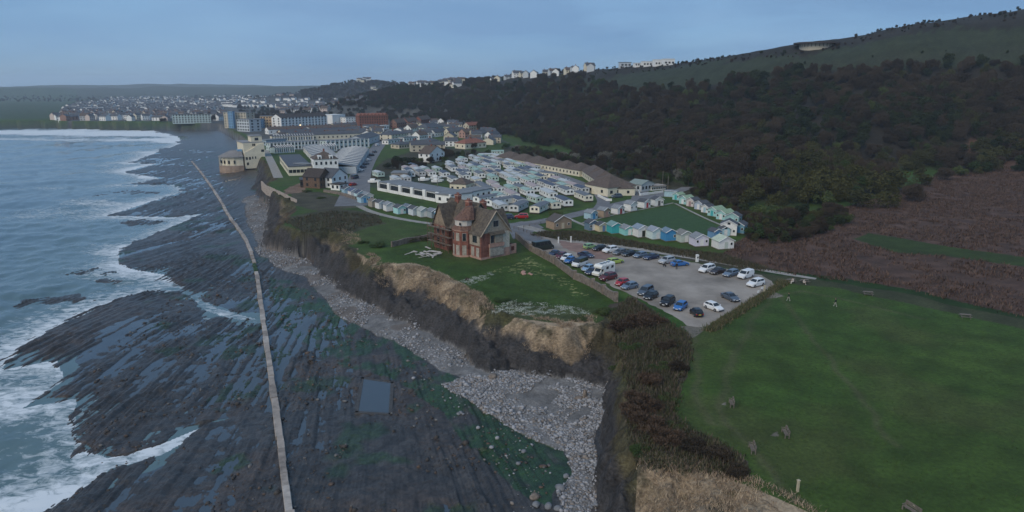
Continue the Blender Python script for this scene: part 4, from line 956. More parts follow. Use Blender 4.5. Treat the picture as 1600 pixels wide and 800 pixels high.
# ------------------------------------------------------------------ beach huts
HUTM = {}
def hut(loc, ang, w, d, h, wall, roof, label, door=None, group='beach huts round the green', two=False, flat=False, wins=1):
    """gable front faces local -y"""
    root = thing('beach_hut', label, 'beach hut', loc, R(ang), group)
    wm = M_('hut_wall_%.2f_%.2f_%.2f' % wall, wall, var=.12, scale=2, bump=.01, bscale=20); rm = M_('hut_roof_%.2f_%.2f_%.2f' % roof, roof, var=.2, scale=2)
    dm = M_('hut_door_%.2f_%.2f_%.2f' % (door or (.5,.5,.5)), door or (.5,.5,.5), var=.1)
    rise = .12 if flat else w*.26
    MB().prism([(-w/2,.15),(w/2,.15),(w/2,h),(0,h+rise),(-w/2,h)], -d/2, d/2).build('wall', wm, root)
    MB().box(-w/2-.05,w/2+.05,-d/2-.1,d/2,0,.15).build('base', TIMBER, root)
    k = rise/(w/2); o = .22
    for s in (-1, 1):
        r = MB(); slope(r, (s*(w/2+o), -d/2-.3, h-k*o+.01), (0, -d/2-.3, h+rise+.01), (0, d/2+.15, h+rise+.01), (s*(w/2+o), d/2+.15, h-k*o+.01), .09); r.build('roof_slope', rm, root)
        b = MB(); b.bar((s*(w/2+o), -d/2-.33, h-k*o+.02), (0, -d/2-.33, h+rise+.02), .09); b.build('bargeboard', WHITE, root)
    MB().box(-.5,.5,-d/2-.06,-d/2+.02,.2,2.0).build('door', dm, root)
    for s in ((-1, 1) if wins == 2 else (1,)):
        x = s*w*.33
        if w > 2.6:
            f_ = MB().box(x-.36,x+.36,-d/2-.05,-d/2+.02,1.05,1.85).build('window', WHITE, root); MB().box(x-.29,x+.29,-d/2-.07,-d/2,1.12,1.78).build('pane', GLASS, f_)
    f_ = MB().box(w/2-.02,w/2+.05,-.45,.45,1.1,1.85).build('window', WHITE, root); MB().box(w/2-.02,w/2+.07,-.38,.38,1.17,1.78).build('pane', GLASS, f_)
    if two: MB().box(-.4,.4,-d/2-.06,-d/2+.02,h-.1,h+.55).build('loft_window', GLASS, root)
    return root
c6 = lambda x, y: P3(880+x/4.706, 260+y/4.706, 10.05)
WHT=(.64,.64,.62); AQ=(.30,.52,.50); TEAL=(.05,.34,.36); BL=(.05,.22,.42); SLB=(.12,.19,.25); DKR=(.07,.075,.085); GRR=(.24,.33,.22); GYR=(.20,.215,.23); LBL=(.32,.46,.52); TAN=(.33,.25,.18); CRM=(.58,.5,.33); GG=(.42,.47,.42)
HUTS = [
 (c6(202,385),38,3.2,3.2,2.3,LBL,GYR,'pale aqua beach hut with blue door, first in the roadside row',BL,1),
 (c6(296,370),38,3.2,3.2,2.5,TAN,GYR,'tan wooden beach hut, second in the roadside row',(.38,.22,.18),1),
 (c6(400,347),38,3.4,3.2,2.2,WHT,GYR,'white beach hut with red base boards in the roadside row',(.3,.05,.05),1),
 (c6(493,325),38,3.4,3.4,2.7,WHT,GYR,'tall white beach hut with grey roof, fourth in the roadside row',WHT,2),
 (c6(592,302),38,3.4,3.4,2.4,WHT,DKR,'white and navy beach hut with red door and black roof',(.4,.04,.05),1),
 (c6(688,287),20,3.6,3.2,2.5,WHT,DKR,'white beach hut with black roof at the end of the roadside row',(.08,.08,.08),1),
 (c6(795,222),-25,5.0,3.4,2.4,LBL,GYR,'flat roofed grey blue beach hut at the top corner of the green',LBL,1),
 (c6(848,245),-48,3.0,4.0,2.2,AQ,GRR,'small teal beach hut behind the top corner of the green',TEAL,1),
 (c6(905,275),-52,3.2,4.6,2.5,AQ,GRR,'pale aqua beach hut with deck at the top of the long row',WHT,1),
 (c6(955,292),-52,3.2,4.0,2.5,(.55,.5,.47),DKR,'pinkish white beach hut with black roof in the long row',(.3,.2,.2),1),
 (c6(1018,315),-52,3.4,4.2,2.4,(.36,.42,.5),DKR,'lilac grey beach hut with black roof in the long row',WHT,1),
 (c6(1062,338),-52,3.0,3.6,2.2,WHT,DKR,'small white beach hut halfway down the long row',LBL,1),
 (c6(1125,362),-52,3.6,5.0,2.4,AQ,GRR,'aqua beach hut with sage green roof, upper of two alike',TEAL,2),
 (c6(1190,388),-52,3.6,5.0,2.4,AQ,GRR,'aqua beach hut with sage green roof, lower of two alike',WHT,2),
 (c6(1252,415),-35,4.2,3.6,2.5,(.26,.42,.42),DKR,'sea green beach hut with black roof beside the trees',AQ,1),
 (c6(1215,500),-20,4.6,3.8,3.4,WHT,DKR,'tall white gabled hut with black roof at the green corner',AQ,2),
 (c6(1302,485),-35,3.2,4.0,2.6,(.16,.33,.42),DKR,'blue hut half hidden behind the tall white gabled hut',BL,1),
 (c6(206,466),25,3.2,3.0,2.5,SLB,DKR,'slate blue beach hut with white framed window in the front row',WHT,2),
 (c6(282,475),22,3.2,2.8,2.1,CRM,DKR,'cream beach hut with blue double doors in the front row',(.13,.2,.33),1),
 (c6(374,485),18,3.6,4.0,2.4,TEAL,(.16,.26,.25),'deep teal beach hut in the front row',TEAL,1),
 (c6(466,500),-2+20,3.2,3.8,2.1,(.25,.55,.52),GYR,'white fronted aqua beach hut in the front row',WHT,1),
 (c6(566,512),20,3.6,3.8,2.6,WHT,(.2,.25,.3),'white beach hut with open dark doorway in the front row',(.02,.025,.02),1),
 (c6(670,527),20,3.6,3.8,2.5,(.52,.62,.61),(.24,.27,.31),'pale aqua and white beach hut beside the bright blue one',WHT,1),
 (c6(770,540),15,3.4,3.6,2.6,BL,(.14,.2,.25),'bright blue beach hut in the middle of the front row',BL,1),
 (c6(882,550),15,3.6,3.8,2.4,GG,(.18,.18,.17),'grey green panelled beach hut in the front row',WHT,1),
 (c6(995,578),12,4.0,3.8,2.4,(.57,.55,.63),GYR,'white and lilac beach hut near the end of the front row',WHT,2),
 (c6(1112,525),20,2.8,3.0,2.2,(.14,.27,.42),DKR,'mid blue hut with white glazing behind the white hut',BL,1),
 (c6(1178,508),10,2.6,2.6,2.3,(.36,.56,.62),DKR,'light blue lean-to beside the tall white gabled hut',WHT,1),
 (c6(1170,598),14,4.6,3.8,2.3,WHT,(.42,.48,.38),'white beach hut with pale green roof at the corner fence',GG,1),
]
for loc, an, w_, d_, h_, wc, rc, lb, dc, wn in HUTS: hut(loc, an, w_, d_, h_, wc, rc, lb, dc, wins=wn, flat='flat roofed' in lb, two='tall white gabled' in lb)
H2 = [(c4(40,515),LBL,DKR,'aqua hut with black roof at the road end of the path row',BL,3.2),(c4(125,548),(.3,.27,.22),(.16,.14,.12),'brown shed in the row along the cliff path',TAN,2.6),(c4(188,563),WHT,DKR,'white hut with tall black roof along the cliff path',SLB,3.0),(c4(258,582),WHT,GYR,'broad white hut along the cliff path',WHT,3.4),(c4(345,606),(.35,.6,.58),DKR,'turquoise hut in the middle of the cliff path row',WHT,3.2),(c4(416,598),(.06,.16,.25),(.12,.15,.18),'dark blue hut behind the white one along the cliff path',BL,2.6),(c4(468,617),(.5,.55,.57),DKR,'white grey hut with black roof along the cliff path',LBL,3.0),(c4(542,630),(.45,.5,.48),(.3,.32,.3),'glazed pale summerhouse along the cliff path',WHT,3.4),(c4(622,638),(.28,.33,.35),(.16,.18,.2),'plain grey hut along the cliff path',SLB,3.0),(c4(692,655),(.08,.33,.52),(.45,.5,.5),'bright sky blue hut nearest the derelict house',(.5,.08,.08),3.2)]
for loc, wc, rc, lb, dc, w_ in H2: hut(loc, 35 if w_ < 3.4 else 30, w_, 3.6, 2.4, wc, rc, lb, dc, group='beach huts along the cliff path')
for k, (x, y) in enumerate(((543,303.5),(553,307),(563,310.5),(574,314))):
    hut(P3(x, y, 10.05), 30, 3.6, 4.2, 2.5, (LBL, WHT, (.45,.6,.62), WHT)[k], (DKR,(.08,.1,.16),(.06,.07,.1),GYR)[k], ('pale blue hut nearest the red car at the road end','white hut with navy roof, second below the red car','light turquoise hut, third below the red car','white hut with grey roof, fourth below the red car')[k], BL, group='beach huts along the cliff path')
hut(P3(873,356,10.05), 30, 6.5, 4.6, 2.6, (.30,.22,.15), (.085,.075,.07), 'brown timber cabin by the road above the car park', (.5,.42,.3), group='beach huts round the green', wins=2)
# ------------------------------------------------------------------ buildings of the town
def bld(name, label, cat, pL, pR, depth, h, roof='gable', rh=2.5, wall=WHITE, rmat=SLATE, fl=2, nw=6, ww=1.1, wh=1.3, group=None, chim=0, z=10, lit=(), axis='x', side=2, wmat=None, piers=None, base=0, ends=True, ang=None):
    """front wall runs between two map points seen in the picture; local x along it, y away from the sea of view"""
    a = G(pL[0], pL[1], z); b = G(pR[0], pR[1], z); d = b-a; L_ = float(np.hypot(*d)); an = math.atan2(d[1], d[0])
    if ang is not None:
        an = R(ang); k = (pR[0]-800)/FPX; c_ = CT*a[1]-ST*(z-CAMZ); L_ = (k*c_-a[0])/(math.cos(an)-k*CT*math.sin(an))
    root = thing(name, label, cat, (a[0], a[1], z), an, group)
    MB().box(0, L_, 0, depth, -base-.5, h).build('wall', wall, root)
    o = .35
    if roof == 'flat':
        MB().box(-.25, L_+.25, -.25, depth+.25, h, h+.35).build('roof', rmat, root)
    elif roof == 'gable':
        if axis == 'x':
            gable_roof('roof', root, rmat, 0, L_, 0, depth, h, h+rh, axis='x', over=o, th=.15)
            if ends: MB().prismx([(0,h),(depth,h),(depth/2,h+rh-.05)], 0, L_).build('gable_wall', wall, root)
        else:
            gable_roof('roof', root, rmat, 0, L_, 0, depth, h, h+rh, axis='y', over=o, th=.15)
            MB().prism([(0,h),(L_,h),(L_/2,h+rh-.05)], 0, depth).build('gable_wall', wall, root)
    elif roof == 'hip':
        k = min(depth, L_)/2
        if L_ >= depth: t = [(k, depth/2, h+rh), (L_-k+.01, depth/2, h+rh), (L_-k+.01, depth/2+.02, h+rh), (k, depth/2+.02, h+rh)]
        else: t = [(L_/2, k, h+rh), (L_/2+.02, k, h+rh), (L_/2+.02, depth-k+.01, h+rh), (L_/2, depth-k+.01, h+rh)]
        MB().loft([[(-o,-o,h-.1),(L_+o,-o,h-.1),(L_+o,depth+o,h-.1),(-o,depth+o,h-.1)], [(-o,-o,h+.02),(L_+o,-o,h+.02),(L_+o,depth+o,h+.02),(-o,depth+o,h+.02)], t]).build('roof', rmat, root)
    sh = h/fl
    for f_ in range(fl):
        for k in range(nw):
            x = L_*(k+.5)/nw; z0 = f_*sh+sh*.32
            wm = LIT if (f_, k) in lit else (wmat or GLASS)
            MB().box(x-ww/2, x+ww/2, -.05, .05, z0, z0+min(wh, sh*.6)).build('window', wm, root)
        for k in range(side):
            y = depth*(k+.5)/side; z0 = f_*sh+sh*.32
            MB().box(-.05, .05, y-ww/2, y+ww/2, z0, z0+min(wh, sh*.6)).build('window', wmat or GLASS, root)
            MB().box(L_-.05, L_+.05, y-ww/2, y+ww/2, z0, z0+min(wh, sh*.6)).build('window', wmat or GLASS, root)
    if piers:
        for k in range(piers+1): x = L_*k/piers; MB().box(x-.35, x+.35, -.5, .02, 0, h+.3).build('pier', WHITE, root)
    for k in range(chim): x = L_*(k+.5)/chim; MB().box(x-.4, x+.4, depth/2-.4, depth/2+.4, h+rh*.4, h+rh+1.1).build('chimney', BRICK, root)
    return root
GREYW = M_('pale_grey_render', (.45,.48,.49), var=.1); BEIGE = M_('beige_render', (.47,.42,.32), var=.1); ORNG = M_('apricot_render', (.56,.37,.20), var=.1); BLUER = M_('blue_render', (.16,.30,.45), var=.1)
PALEG = M_('pale_green_render', (.44,.52,.49), var=.1); GREYR = M_('grey_flat_roof', (.18,.19,.20), var=.2, scale=.3); LEAD = M_('lead_roof', (.23,.23,.235), var=.2); RUSTB = M_('russet_brick', (.20,.075,.045), var=.35, scale=.4)
c2 = lambda x, y: (300+x/4.0, 80+y/4.0)
q3 = lambda x, y: (500+x/5.333, 160+y/5.333)
q4 = lambda x, y: (560+x/5.333, 220+y/5.333)
q5 = lambda x, y: (700+x/5.333, 200+y/5.333)
# seafront hall with curved front
sx_, sy_ = G(*c2(335,725), 4); SA = math.atan2(*(G(*c2(462,718), 4)-G(*c2(335,725), 4))[::-1])
sh_ = thing('seafront_hall', 'cream stepped seafront building with bowed grey roofed hall at the sea edge', 'building', (sx_, sy_, 4), SA)
W_ = float(np.hypot(*(G(*c2(462,718), 4)-G(*c2(335,725), 4))))
SEAC = M_('seafront_cream', (.63,.57,.43), var=.12, scale=.3)
MB().prism([(0,-1),(W_,-1),(W_,14.5),(W_*.7,14),(W_*.4,11.5),(0,9)], 0, 1.2).build('front_wall', SEAC, sh_)
MB().box(.02,W_-.02,1.2,22,-1,15).build('main_block', SEAC, sh_)
MB().box(-.4,W_+.3,1.3,22.3,15,15.5).build('main_roof', LEAD, sh_)
MB().box(W_*.45,W_-.2,4,14,15.5,19).build('roof_penthouse', SEAC, sh_)
MB().box(W_*.4,W_,3.7,14.3,19,19.4).build('penthouse_roof', LEAD, sh_)
MB().box(W_*.62,W_*.8,3.9,4.05,16.3,18).build('window', GLASS, sh_)
for x, z, s in ((.05,4.6,1.2),(.2,4.6,1.2),(.36,5,.7),(.5,5,.7),(.84,4.6,.9),(.9,4.6,.9),(.83,9.2,.9),(.9,9.2,.9),(.42,13.1,.8),(.5,13.1,.8),(.08,1.2,1.2)): MB().box(x*W_, x*W_+s, -.06, .06, z, z+1.5 if s < 1.1 else z+1.7).build('window', GLASS, sh_)
def bow(r0, z0, z1, r1=None, cx=-1.0, cy=9, n=15):
    r1 = r1 or r0
    P = lambda r, z: [(cx+r*math.cos(a)*1.35, cy+r*math.sin(a), z) for a in [math.pi*(.5+k/(n-1)) for k in range(n)]]
    return MB().loft([P(r0, z0), P(r1, z1)])
bow(9.8,-4,1.0).build('plinth', M_('stained_sea_wall', (.27,.20,.15), var=.3, scale=.4), sh_)
bow(8.6,1.0,6.4).build('bowed_hall_wall', SEAC, sh_); bow(9.9,6.4,7.0).build('bowed_roof_edge', LEAD, sh_); bow(9.7,7.0,10.2,4.5).build('bowed_roof', M_('grey_felt_roof', (.19,.18,.175), var=.15, scale=.3), sh_)
bow(9.6,1.0,1.25).build('balcony', CONC, sh_)
for k in range(9):
    a = math.pi*(.55+.1*k); x, y = -1+9.5*math.cos(a)*1.35, 9+9.5*math.sin(a); MB().box(x-.12,x+.12,y-.12,y+.12,1.2,6.4).build('balcony_post', SEAC, sh_)
    x, y = -1+8.62*math.cos(a)*1.35, 9+8.62*math.sin(a); MB().box(x-.5,x+.5,y-.5,y+.5,2.4,4.4).build('window', GLASS, sh_)
MB().box(-3.2,-.4,4,7.5,8.6,10.9).build('roof_lantern', BLUER, sh_)
# holiday-park blocks
bld('function_hall','wide dark roofed hall beside the seafront promenade','hall',c2(607,780),c2(750,765),66,4.5,'flat',0,CREAM,SLATE,1,6,1.6,1.6,side=14,ang=22)
bld('annexe','small turquoise fronted annexe beside the dark roofed hall','building',c2(716,772),c2(768,766),10,5.0,'flat',0,BLUER,GREYR,1,3)
pub = bld('public_house','white pub with two arched dormers and brown hipped roof','pub',c2(768,783),c2(918,776),12,8.5,'hip',3.5,WHITE,BROWNT,2,5,1.0,1.5,chim=1)
Lp = float(np.hypot(*(G(*c2(918,776))-G(*c2(768,783)))))
for x in (.25*Lp, .72*Lp):
    d_ = MB().box(x-.9,x+.9,-.1,3,7.6,10.2).build('dormer', WHITE, pub); MB().box(x-.4,x+.4,-.16,0,8.2,9.6).build('dormer_window', GLASS, d_)
bld('timber_front_house','dark timber fronted house with white balcony below the pub','house',q3(0,720),q3(100,700),9,5.0,'gable',3.2,M_('brown_boarding', (.12,.075,.05), var=.3),DARKW,2,4,axis='y')
bld('white_house','white gabled house with dark roof at the road corner by the pub','house',q3(103,715),q3(235,690),8,4.6,'gable',3.4,WHITE,SLATE,2,3,axis='y')
bld('outbuilding','small black roofed outbuilding beside the white corner house','outbuilding',q3(165,735),q3(235,722),5,2.4,'flat',0,WHITE,DARKW,1,2)
bld('terrace_lounge','dark open sided terrace lounge beside the headland fence','building',(470,293),(493,292),8,3.2,'flat',0,DARKW,SLATE,1,6)
# terraces of holiday chalets, gable party walls between the units
def chalets(label, pL, pR, n, depth, h, wall=GREYW, rm=SLATE, lab2='holiday chalets'):
    a = G(*pL); b = G(*pR); d = b-a; L_ = float(np.hypot(*d)); root = thing('chalet_terrace', label, 'terrace', (a[0], a[1], 10), math.atan2(d[1], d[0]), 'holiday terraces')
    u = L_/n
    for k in range(n):
        MB().box(k*u+.05,(k+1)*u-.05,0,depth,-.3,h).build('unit_wall', wall, root)
        r = MB(); slope(r, (k*u+.1,-.3,h-.05),((k+1)*u-.1,-.3,h-.05),((k+1)*u-.1,depth/2,h+1.3),(k*u+.1,depth/2,h+1.3),.12); slope(r, (k*u+.1,depth+.3,h-.05),((k+1)*u-.1,depth+.3,h-.05),((k+1)*u-.1,depth/2,h+1.3),(k*u+.1,depth/2,h+1.3),.12); r.build('unit_roof', rm, root)
        MB().prismx([(-.4,-.3),(depth+.4,-.3),(depth+.4,h+.2),(depth/2,h+1.75),(-.4,h+.2)], (k+1)*u-.11, (k+1)*u+.11).build('party_wall', WHITE, root)
        MB().box(k*u+u*.18,k*u+u*.55,-.06,.04,.8,h*.8).build('window', GLASS, root); MB().box(k*u+u*.66,k*u+u*.86,-.06,.04,.05,h*.76).build('door', BLUER if k % 3 else WHITE, root)
    return root
chalets('stepped chalet terrace with white party walls along the road', c2(1028,765), c2(1103,640), 13, 17, 3.6, GREYW, GREYR)
chalets('stepped chalet terrace behind the dark roofed hall', c2(695,625), c2(775,712), 9, 15, 3.4, GREYW, GREYR)
chalets('white fronted chalet terrace beside the promenade path', c2(520,640), c2(640,632), 9, 8, 3.6, PALEG, SLATE)
chalets('white fronted chalet terrace facing the holiday lawn', c2(800,628), c2(905,622), 7, 8, 3.4, PALEG, GREYR)
chalets('long chalet terrace with white party walls behind the two storey flats', c2(500,565), c2(760,556), 16, 8, 4.0, CREAM, SLATE)
def flats(label, pL, pR, n, depth, h, z=10):
    r = bld('holiday_flats', label, 'flats', pL, pR, depth, h, 'flat', 0, PALEG, GREYR, 2, n*1, 1.3, 1.3, 'holiday terraces', z=z, piers=n); return r
flats('white and pale green two storey flats with piers, left block behind the hall', c2(490,622), c2(790,605), 14, 8, 5.0)
flats('white and pale green two storey flats with piers, right block by the road', c2(842,618), c2(1105,600), 10, 9, 6.2)
bld('low_block','low blue grey block beside the promenade','building',c2(465,590),c2(590,580),9,4.0,'flat',0,M_('blue_grey_render', (.27,.35,.40), var=.1),GREYR,1,8)
for k, (a_, b_, dp, hh, lb) in enumerate(((c2(610,560),c2(1060,545),10,4.5,'long slate roofed terrace behind the holiday flats, nearest of four'),(c2(560,540),c2(1010,520),9,4.5,'long slate roofed terrace behind the holiday flats, second of four'),(c2(480,520),c2(1000,498),9,4.5,'long pale walled terrace behind the holiday flats, third of four'),(c2(900,490),c2(1090,480),12,4.0,'long slate roofed terrace nearest the white hotel, last of four'))):
    bld('terrace_row', lb, 'terrace', a_, b_, dp, hh, 'gable', 2.4, CREAM if k != 2 else WHITE, SLATE if k != 2 else BROWNT, 1, 16, 1.2, 1.4, 'terraces behind the flats', chim=5)
bld('road_shed','slate roofed long building where the straight road narrows','building',c2(1080,592),c2(1175,560),14,5,'gable',2.6,GREYW,SLATE,1,5)
# seafront apartment blocks
bld('apartment_tower','beige seafront apartment block with blue stair tower','flats',c2(205,478),c2(345,480),16,17,'flat',0,BEIGE,GREYR,6,8,1.5,1.5)
bld('apartment_stair','blue stair tower on the beige seafront apartments','tower',c2(232,482),c2(262,482),6,18.5,'flat',0,BLUER,GREYR,6,2,1.2,1.2,side=0)
bld('lower_apartments','grey white balconied apartments in front of the beige block','flats',c2(285,500),c2(362,504),14,12,'flat',0,GREYW,GREYR,4,5,2.2,1.6)
bld('apricot_flats','apricot coloured flats between blue and white apartment blocks','flats',c2(430,478),c2(552,476),14,12.5,'flat',0,ORNG,GREYR,4,7,1.4,1.5,lit=((3,6),))
bld('blue_flats','blue rendered flats next to the apricot block','flats',c2(370,482),c2(428,482),14,10,'flat',0,BLUER,GREYR,4,4)
bld('balcony_flats','long white balconied apartment block with dark gabled roof','flats',c2(560,480),c2(845,462),15,11,'gable',4,WHITE,DARKW,4,14,1.9,1.9,lit=((0,5),),piers=7)
bld('white_hotel','plain white block left of the red brick apartments','building',c2(880,455),c2(960,450),18,11,'flat',0,WHITE,WHITE,1,0,side=0)
bld('white_annexe','stepped white annexe beside the plain white block','building',c2(962,455),c2(1045,452),14,8,'flat',0,WHITE,GREYR,3,5)
bb = bld('brick_apartments','large red brick five storey apartments with gabled top by the road head','flats',c2(1048,486),c2(1228,482),20,13.5,'flat',0,RUSTB,BROWNT,5,12,1.1,1.6)
Lb = float(np.hypot(*(G(*c2(1228,482))-G(*c2(1048,486)))))
for k in range(8): x = Lb*(k+.5)/8; MB().prism([(x-2.4,13.86),(x+2.4,13.86),(x,16.6)], -.1, 19).build('roof_gable', RUSTB, bb)
bld('shop_parade','white canopied shop fronts at the foot of the brick apartments','shops',c2(1090,496),c2(1232,486),5,4,'flat',0,WHITE,WHITE,1,9,1.8,1.6)
bld('brown_hotel','brown brick block among trees behind the brick apartments','building',c2(955,362),c2(1058,360),16,12,'flat',0,M_('brown_brick', (.25,.16,.12), var=.2),GREYR,4,9)
bld('cream_villa','tall cream villa below the wooded hill','house',c2(1116,388),c2(1216,384),16,14,'flat',0,CREAM,SLATE,4,7)
bld('gabled_villa','white gabled villa in front of the tall cream villa','house',c2(1168,390),c2(1232,388),9,8,'gable',5,WHITE,BROWNT,2,4,axis='y')
bld('green_roof_hotel','pale long hotel with dark mansard on the far seafront','hotel',(270,193),(330,192),18,11,'flat',0,PALEG,DARKW,4,13,1.8,1.8)
bld('pale_long_block','long pale building on the far seafront, nearer the marsh','building',(123,175),(162,174.5),16,9,'flat',0,WHITE,SLATE,2,9)
bld('pale_long_block','long pale building on the far seafront, nearer the hotel','building',(186,174.5),(230,174),16,9,'flat',0,WHITE,SLATE,2,9)
# the houses right of the straight road
RH = [(q3(598,315),q3(725,298),13,4.5,'hip',2.8,CREAM,SLATE,'slate hipped bungalow right of the straight road, nearest the shops'),(q3(570,350),q3(690,335),6,3,'flat',0,WHITE,GREYR,'long low white garages right of the straight road'),(q3(700,328),q3(808,318),6,3.2,'flat',0,WHITE,GREYR,'low white row beside the slate bungalow'),
 (q3(660,388),q3(765,380),10,3,'hip',2.2,BEIGE,SLATE,'slate hipped bungalow beside the hedge above the white house'),(q3(780,372),q3(868,366),9,3,'hip',2.2,GREYW,SLATE,'slate bungalow, middle of the hedge row'),(q3(905,358),q3(1000,350),10,3,'hip',2.2,CREAM,SLATE,'slate bungalow with lawn beside it at the hedge row end'),
 (q3(895,255),q3(1030,240),14,5,'hip',4,PALEG,SLATE,'large slate roofed house with pale green walls up the lane'),(q3(1075,290),q3(1200,285),10,5,'gable',3,CREAM,SLATE,'slate roofed house with white gable end up the lane'),(q3(1135,205),q3(1310,195),12,5,'hip',3,WHITE,SLATE,'white school-like block at the foot of the wood'),
 (q3(1210,390),q3(1385,375),11,4,'hip',3,CREAM,TILE,'long cream bungalow with red tiled roof at the foot of the wood'),(q3(1210,300),q3(1290,295),9,5,'gable',3,M_('pink_brick', (.36,.22,.18), var=.2),BROWNT,'pinkish house behind the red roofed bungalow'),(q3(1290,300),q3(1400,290),9,4,'gable',3,BEIGE,SLATE,'low slate house behind the red roofed bungalow'),
 (q3(760,258),q3(835,250),8,5,'gable',3.4,WHITE,BROWNT,'white gabled cottage with dark porch above the slate bungalow'),(q3(830,312),q3(900,305),8,4,'gable',3,WHITE,BROWNT,'white low cottage beside the pale green walled house'),(q3(960,290),q3(1060,278),8,4,'gable',3,WHITE,SLATE,'white cottage row in front of the pale green walled house'),
 (q3(1240,232),q3(1340,225),8,5,'gable',3,BEIGE,TILE,'buff house with orange roof near the wood'),(q3(1430,310),q3(1500,300),7,4,'gable',2.6,WHITE,SLATE,'small white house at the edge of the wood'),(q3(640,215),q3(720,208),9,6,'gable',4,M_('dull_brick', (.22,.12,.09), var=.2),BROWNT,'brick house with brown roof beside the road head'),(q3(735,205),q3(820,195),9,6,'gable',4,M_('dull_brick2', (.24,.11,.085), var=.2),BROWNT,'dark red brick house under the trees'),(q3(845,185),q3(925,175),9,6,'gable',4,BRICK,BROWNT,'red brick house nearest the wood edge'),(q3(1030,180),q3(1085,174),8,4,'gable',3,WHITE,SLATE,'tiny white house tucked below the wood'),(q3(1130,140),q3(1215,136),9,5,'gable',3,WHITE,SLATE,'white house half hidden in the wood above the school')]
for a_, b_, dp, hh, rf, rh, wl, rm, lb in RH: bld('house', lb, 'house', a_, b_, dp, hh, rf, rh, wl, rm, 2 if hh > 4.4 else 1, 5, group='houses below the wood', chim=0 if rf == 'flat' else 1)
wh_ = bld('white_cottage','white cottage with orange trimmed gable alone on the rough grass','house',q3(915,500),q3(1040,480),8,5.0,'gable',4.0,WHITE,BROWNT,2,3,axis='y',chim=1)
# holiday park rows
flat = bld('sun_terrace','long white glazed holiday terrace with dark flat roof','terrace',(592,297),(706,319.5),10,3.4,'flat',0,WHITE,GREYR,1,0,side=0)
fa, fb_ = G(592,297), G(706,319.5); FL = float(np.hypot(*(fb_-fa)))
for k in range(7): x = FL*k/6; MB().box(x-.9 if k else 0, x+.9 if k < 6 else FL, -.7, .02, 0, 3.8).build('white_pier', WHITE, flat)
for k in range(6):
    for j in range(4): x = FL*k/6+1.1+j*(FL/6-2.2)/4; MB().box(x, x+(FL/6-2.2)/4-.15, -.1, .05, 1.1, 3.0).build('window', GLASS, flat)
    MB().box(FL*k/6+.9, FL*(k+1)/6-.9, -.9, -.75, 0, 1.2).build('balustrade', WHITE, flat)
bld('terrace_wing','dark roofed single storey wing at the end of the glazed terrace','building',(706,319.5),(768,307),8,3.2,'flat',0,WHITE,GREYR,1,7,1.2,1.2)
bld('hipped_bungalow','small cream bungalow with brown hipped roof among the caravans','bungalow',q5(15,520),q5(150,528),8,3.0,'hip',2.4,CREAM,BROWNT,1,3,1.0,.8)
bld('flat_bungalow','flat roofed grey bungalow among boats at the edge of the park','bungalow',q4(275,330),q4(410,330),9,3.4,'flat',0,M_('grey_brown_render', (.27,.24,.21), var=.2),GREYR,1,4,1.6,1.4)
def hip_row(label, pts, depth, n, lit=()):
    for k in range(n):
        t0, t1 = k/n, (k+1)/n; a_ = (pts[0][0]+(pts[1][0]-pts[0][0])*t0, pts[0][1]+(pts[1][1]-pts[0][1])*t0); b_ = (pts[0][0]+(pts[1][0]-pts[0][0])*t1, pts[0][1]+(pts[1][1]-pts[0][1])*t1)
        bld('chalet_bungalow', f'cream chalet with brown hipped roof, {ORD[k]} from the wood in the {label}', 'chalet', a_, b_, depth, 3.0, 'hip', 3.2, CREAM, BROWNT, 1, 4, 1.0, 1.1, 'cream chalet rows under the wood', lit=((0,1),(0,2)) if k in lit else ())
ORD = ['first','second','third','fourth','fifth','sixth','seventh','eighth']
hip_row('upper row', ((776,252),(905,276)), 11, 6, lit=(0, 2))
hip_row('lower row', ((908,275),(950,306)), 11, 4)
bung = bld('corner_bungalow','cream bungalow with large brown hipped roof facing the road','bungalow',(949.5,307.5),(993,303),15,3.6,'hip',4.2,CREAM,BROWNT,1,4,1.3,1.2)
bld('green_chalet','small chalet with green grey roof and white verandah by the wood','chalet',(1002,300),(1022,297),7,3,'gable',1.5,GREYW,M_('sage_roof', (.2,.24,.22), var=.2),1,4,axis='y')
bld('verandah','white verandah deck beside the small green grey chalet','deck',(1018,298),(1040,296),5,1.6,'flat',0,WHITE,CONC,1,8,.7,.8,side=0)
# boats under covers beside the terrace
def boat(loc, an, label):
    r = thing('covered_boat', label, 'boat', loc, R(an), 'boats beside the terrace')
    MB().loft([[(-2.6,-1,.6),(-2.6,1,.6),(-2.6,1,1.5),(-2.6,-1,1.5)],[(0,-1.15,.5),(0,1.15,.5),(0,1.2,1.5),(0,-1.2,1.5)],[(2.2,-.6,.7),(2.2,.6,.7),(2.2,.7,1.6),(2.2,-.7,1.6)],[(3.1,-.05,1.2),(3.1,.05,1.2),(3.1,.06,1.7),(3.1,-.06,1.7)]]).build('hull', WHITE, r)
    MB().prismx([(-.9,1.5),(.9,1.5),(.7,2.2),(-.7,2.2)], -1.6, .6).build('cabin', WHITE, r); MB().prism([(.6,1.55),(.9,1.55),(.62,2.15)], -.65, .65).build('windscreen', GLASS, r)
    for x in (-1.2, 1.0): MB().box(x-.15,x+.15,-.7,.7,0,.6).build('trailer_beam', DARKW, r)
for p, an, lb in ((q4(545,340),10,'white boat nearest the flat roofed bungalow'),(q4(648,325),15,'tall white boat behind the other two'),(q4(655,352),12,'white boat nearest the glazed terrace roof'),(q4(130,355),-5,'pale turquoise covered boat by the road bend')): boat(P3(*p), an, lb)

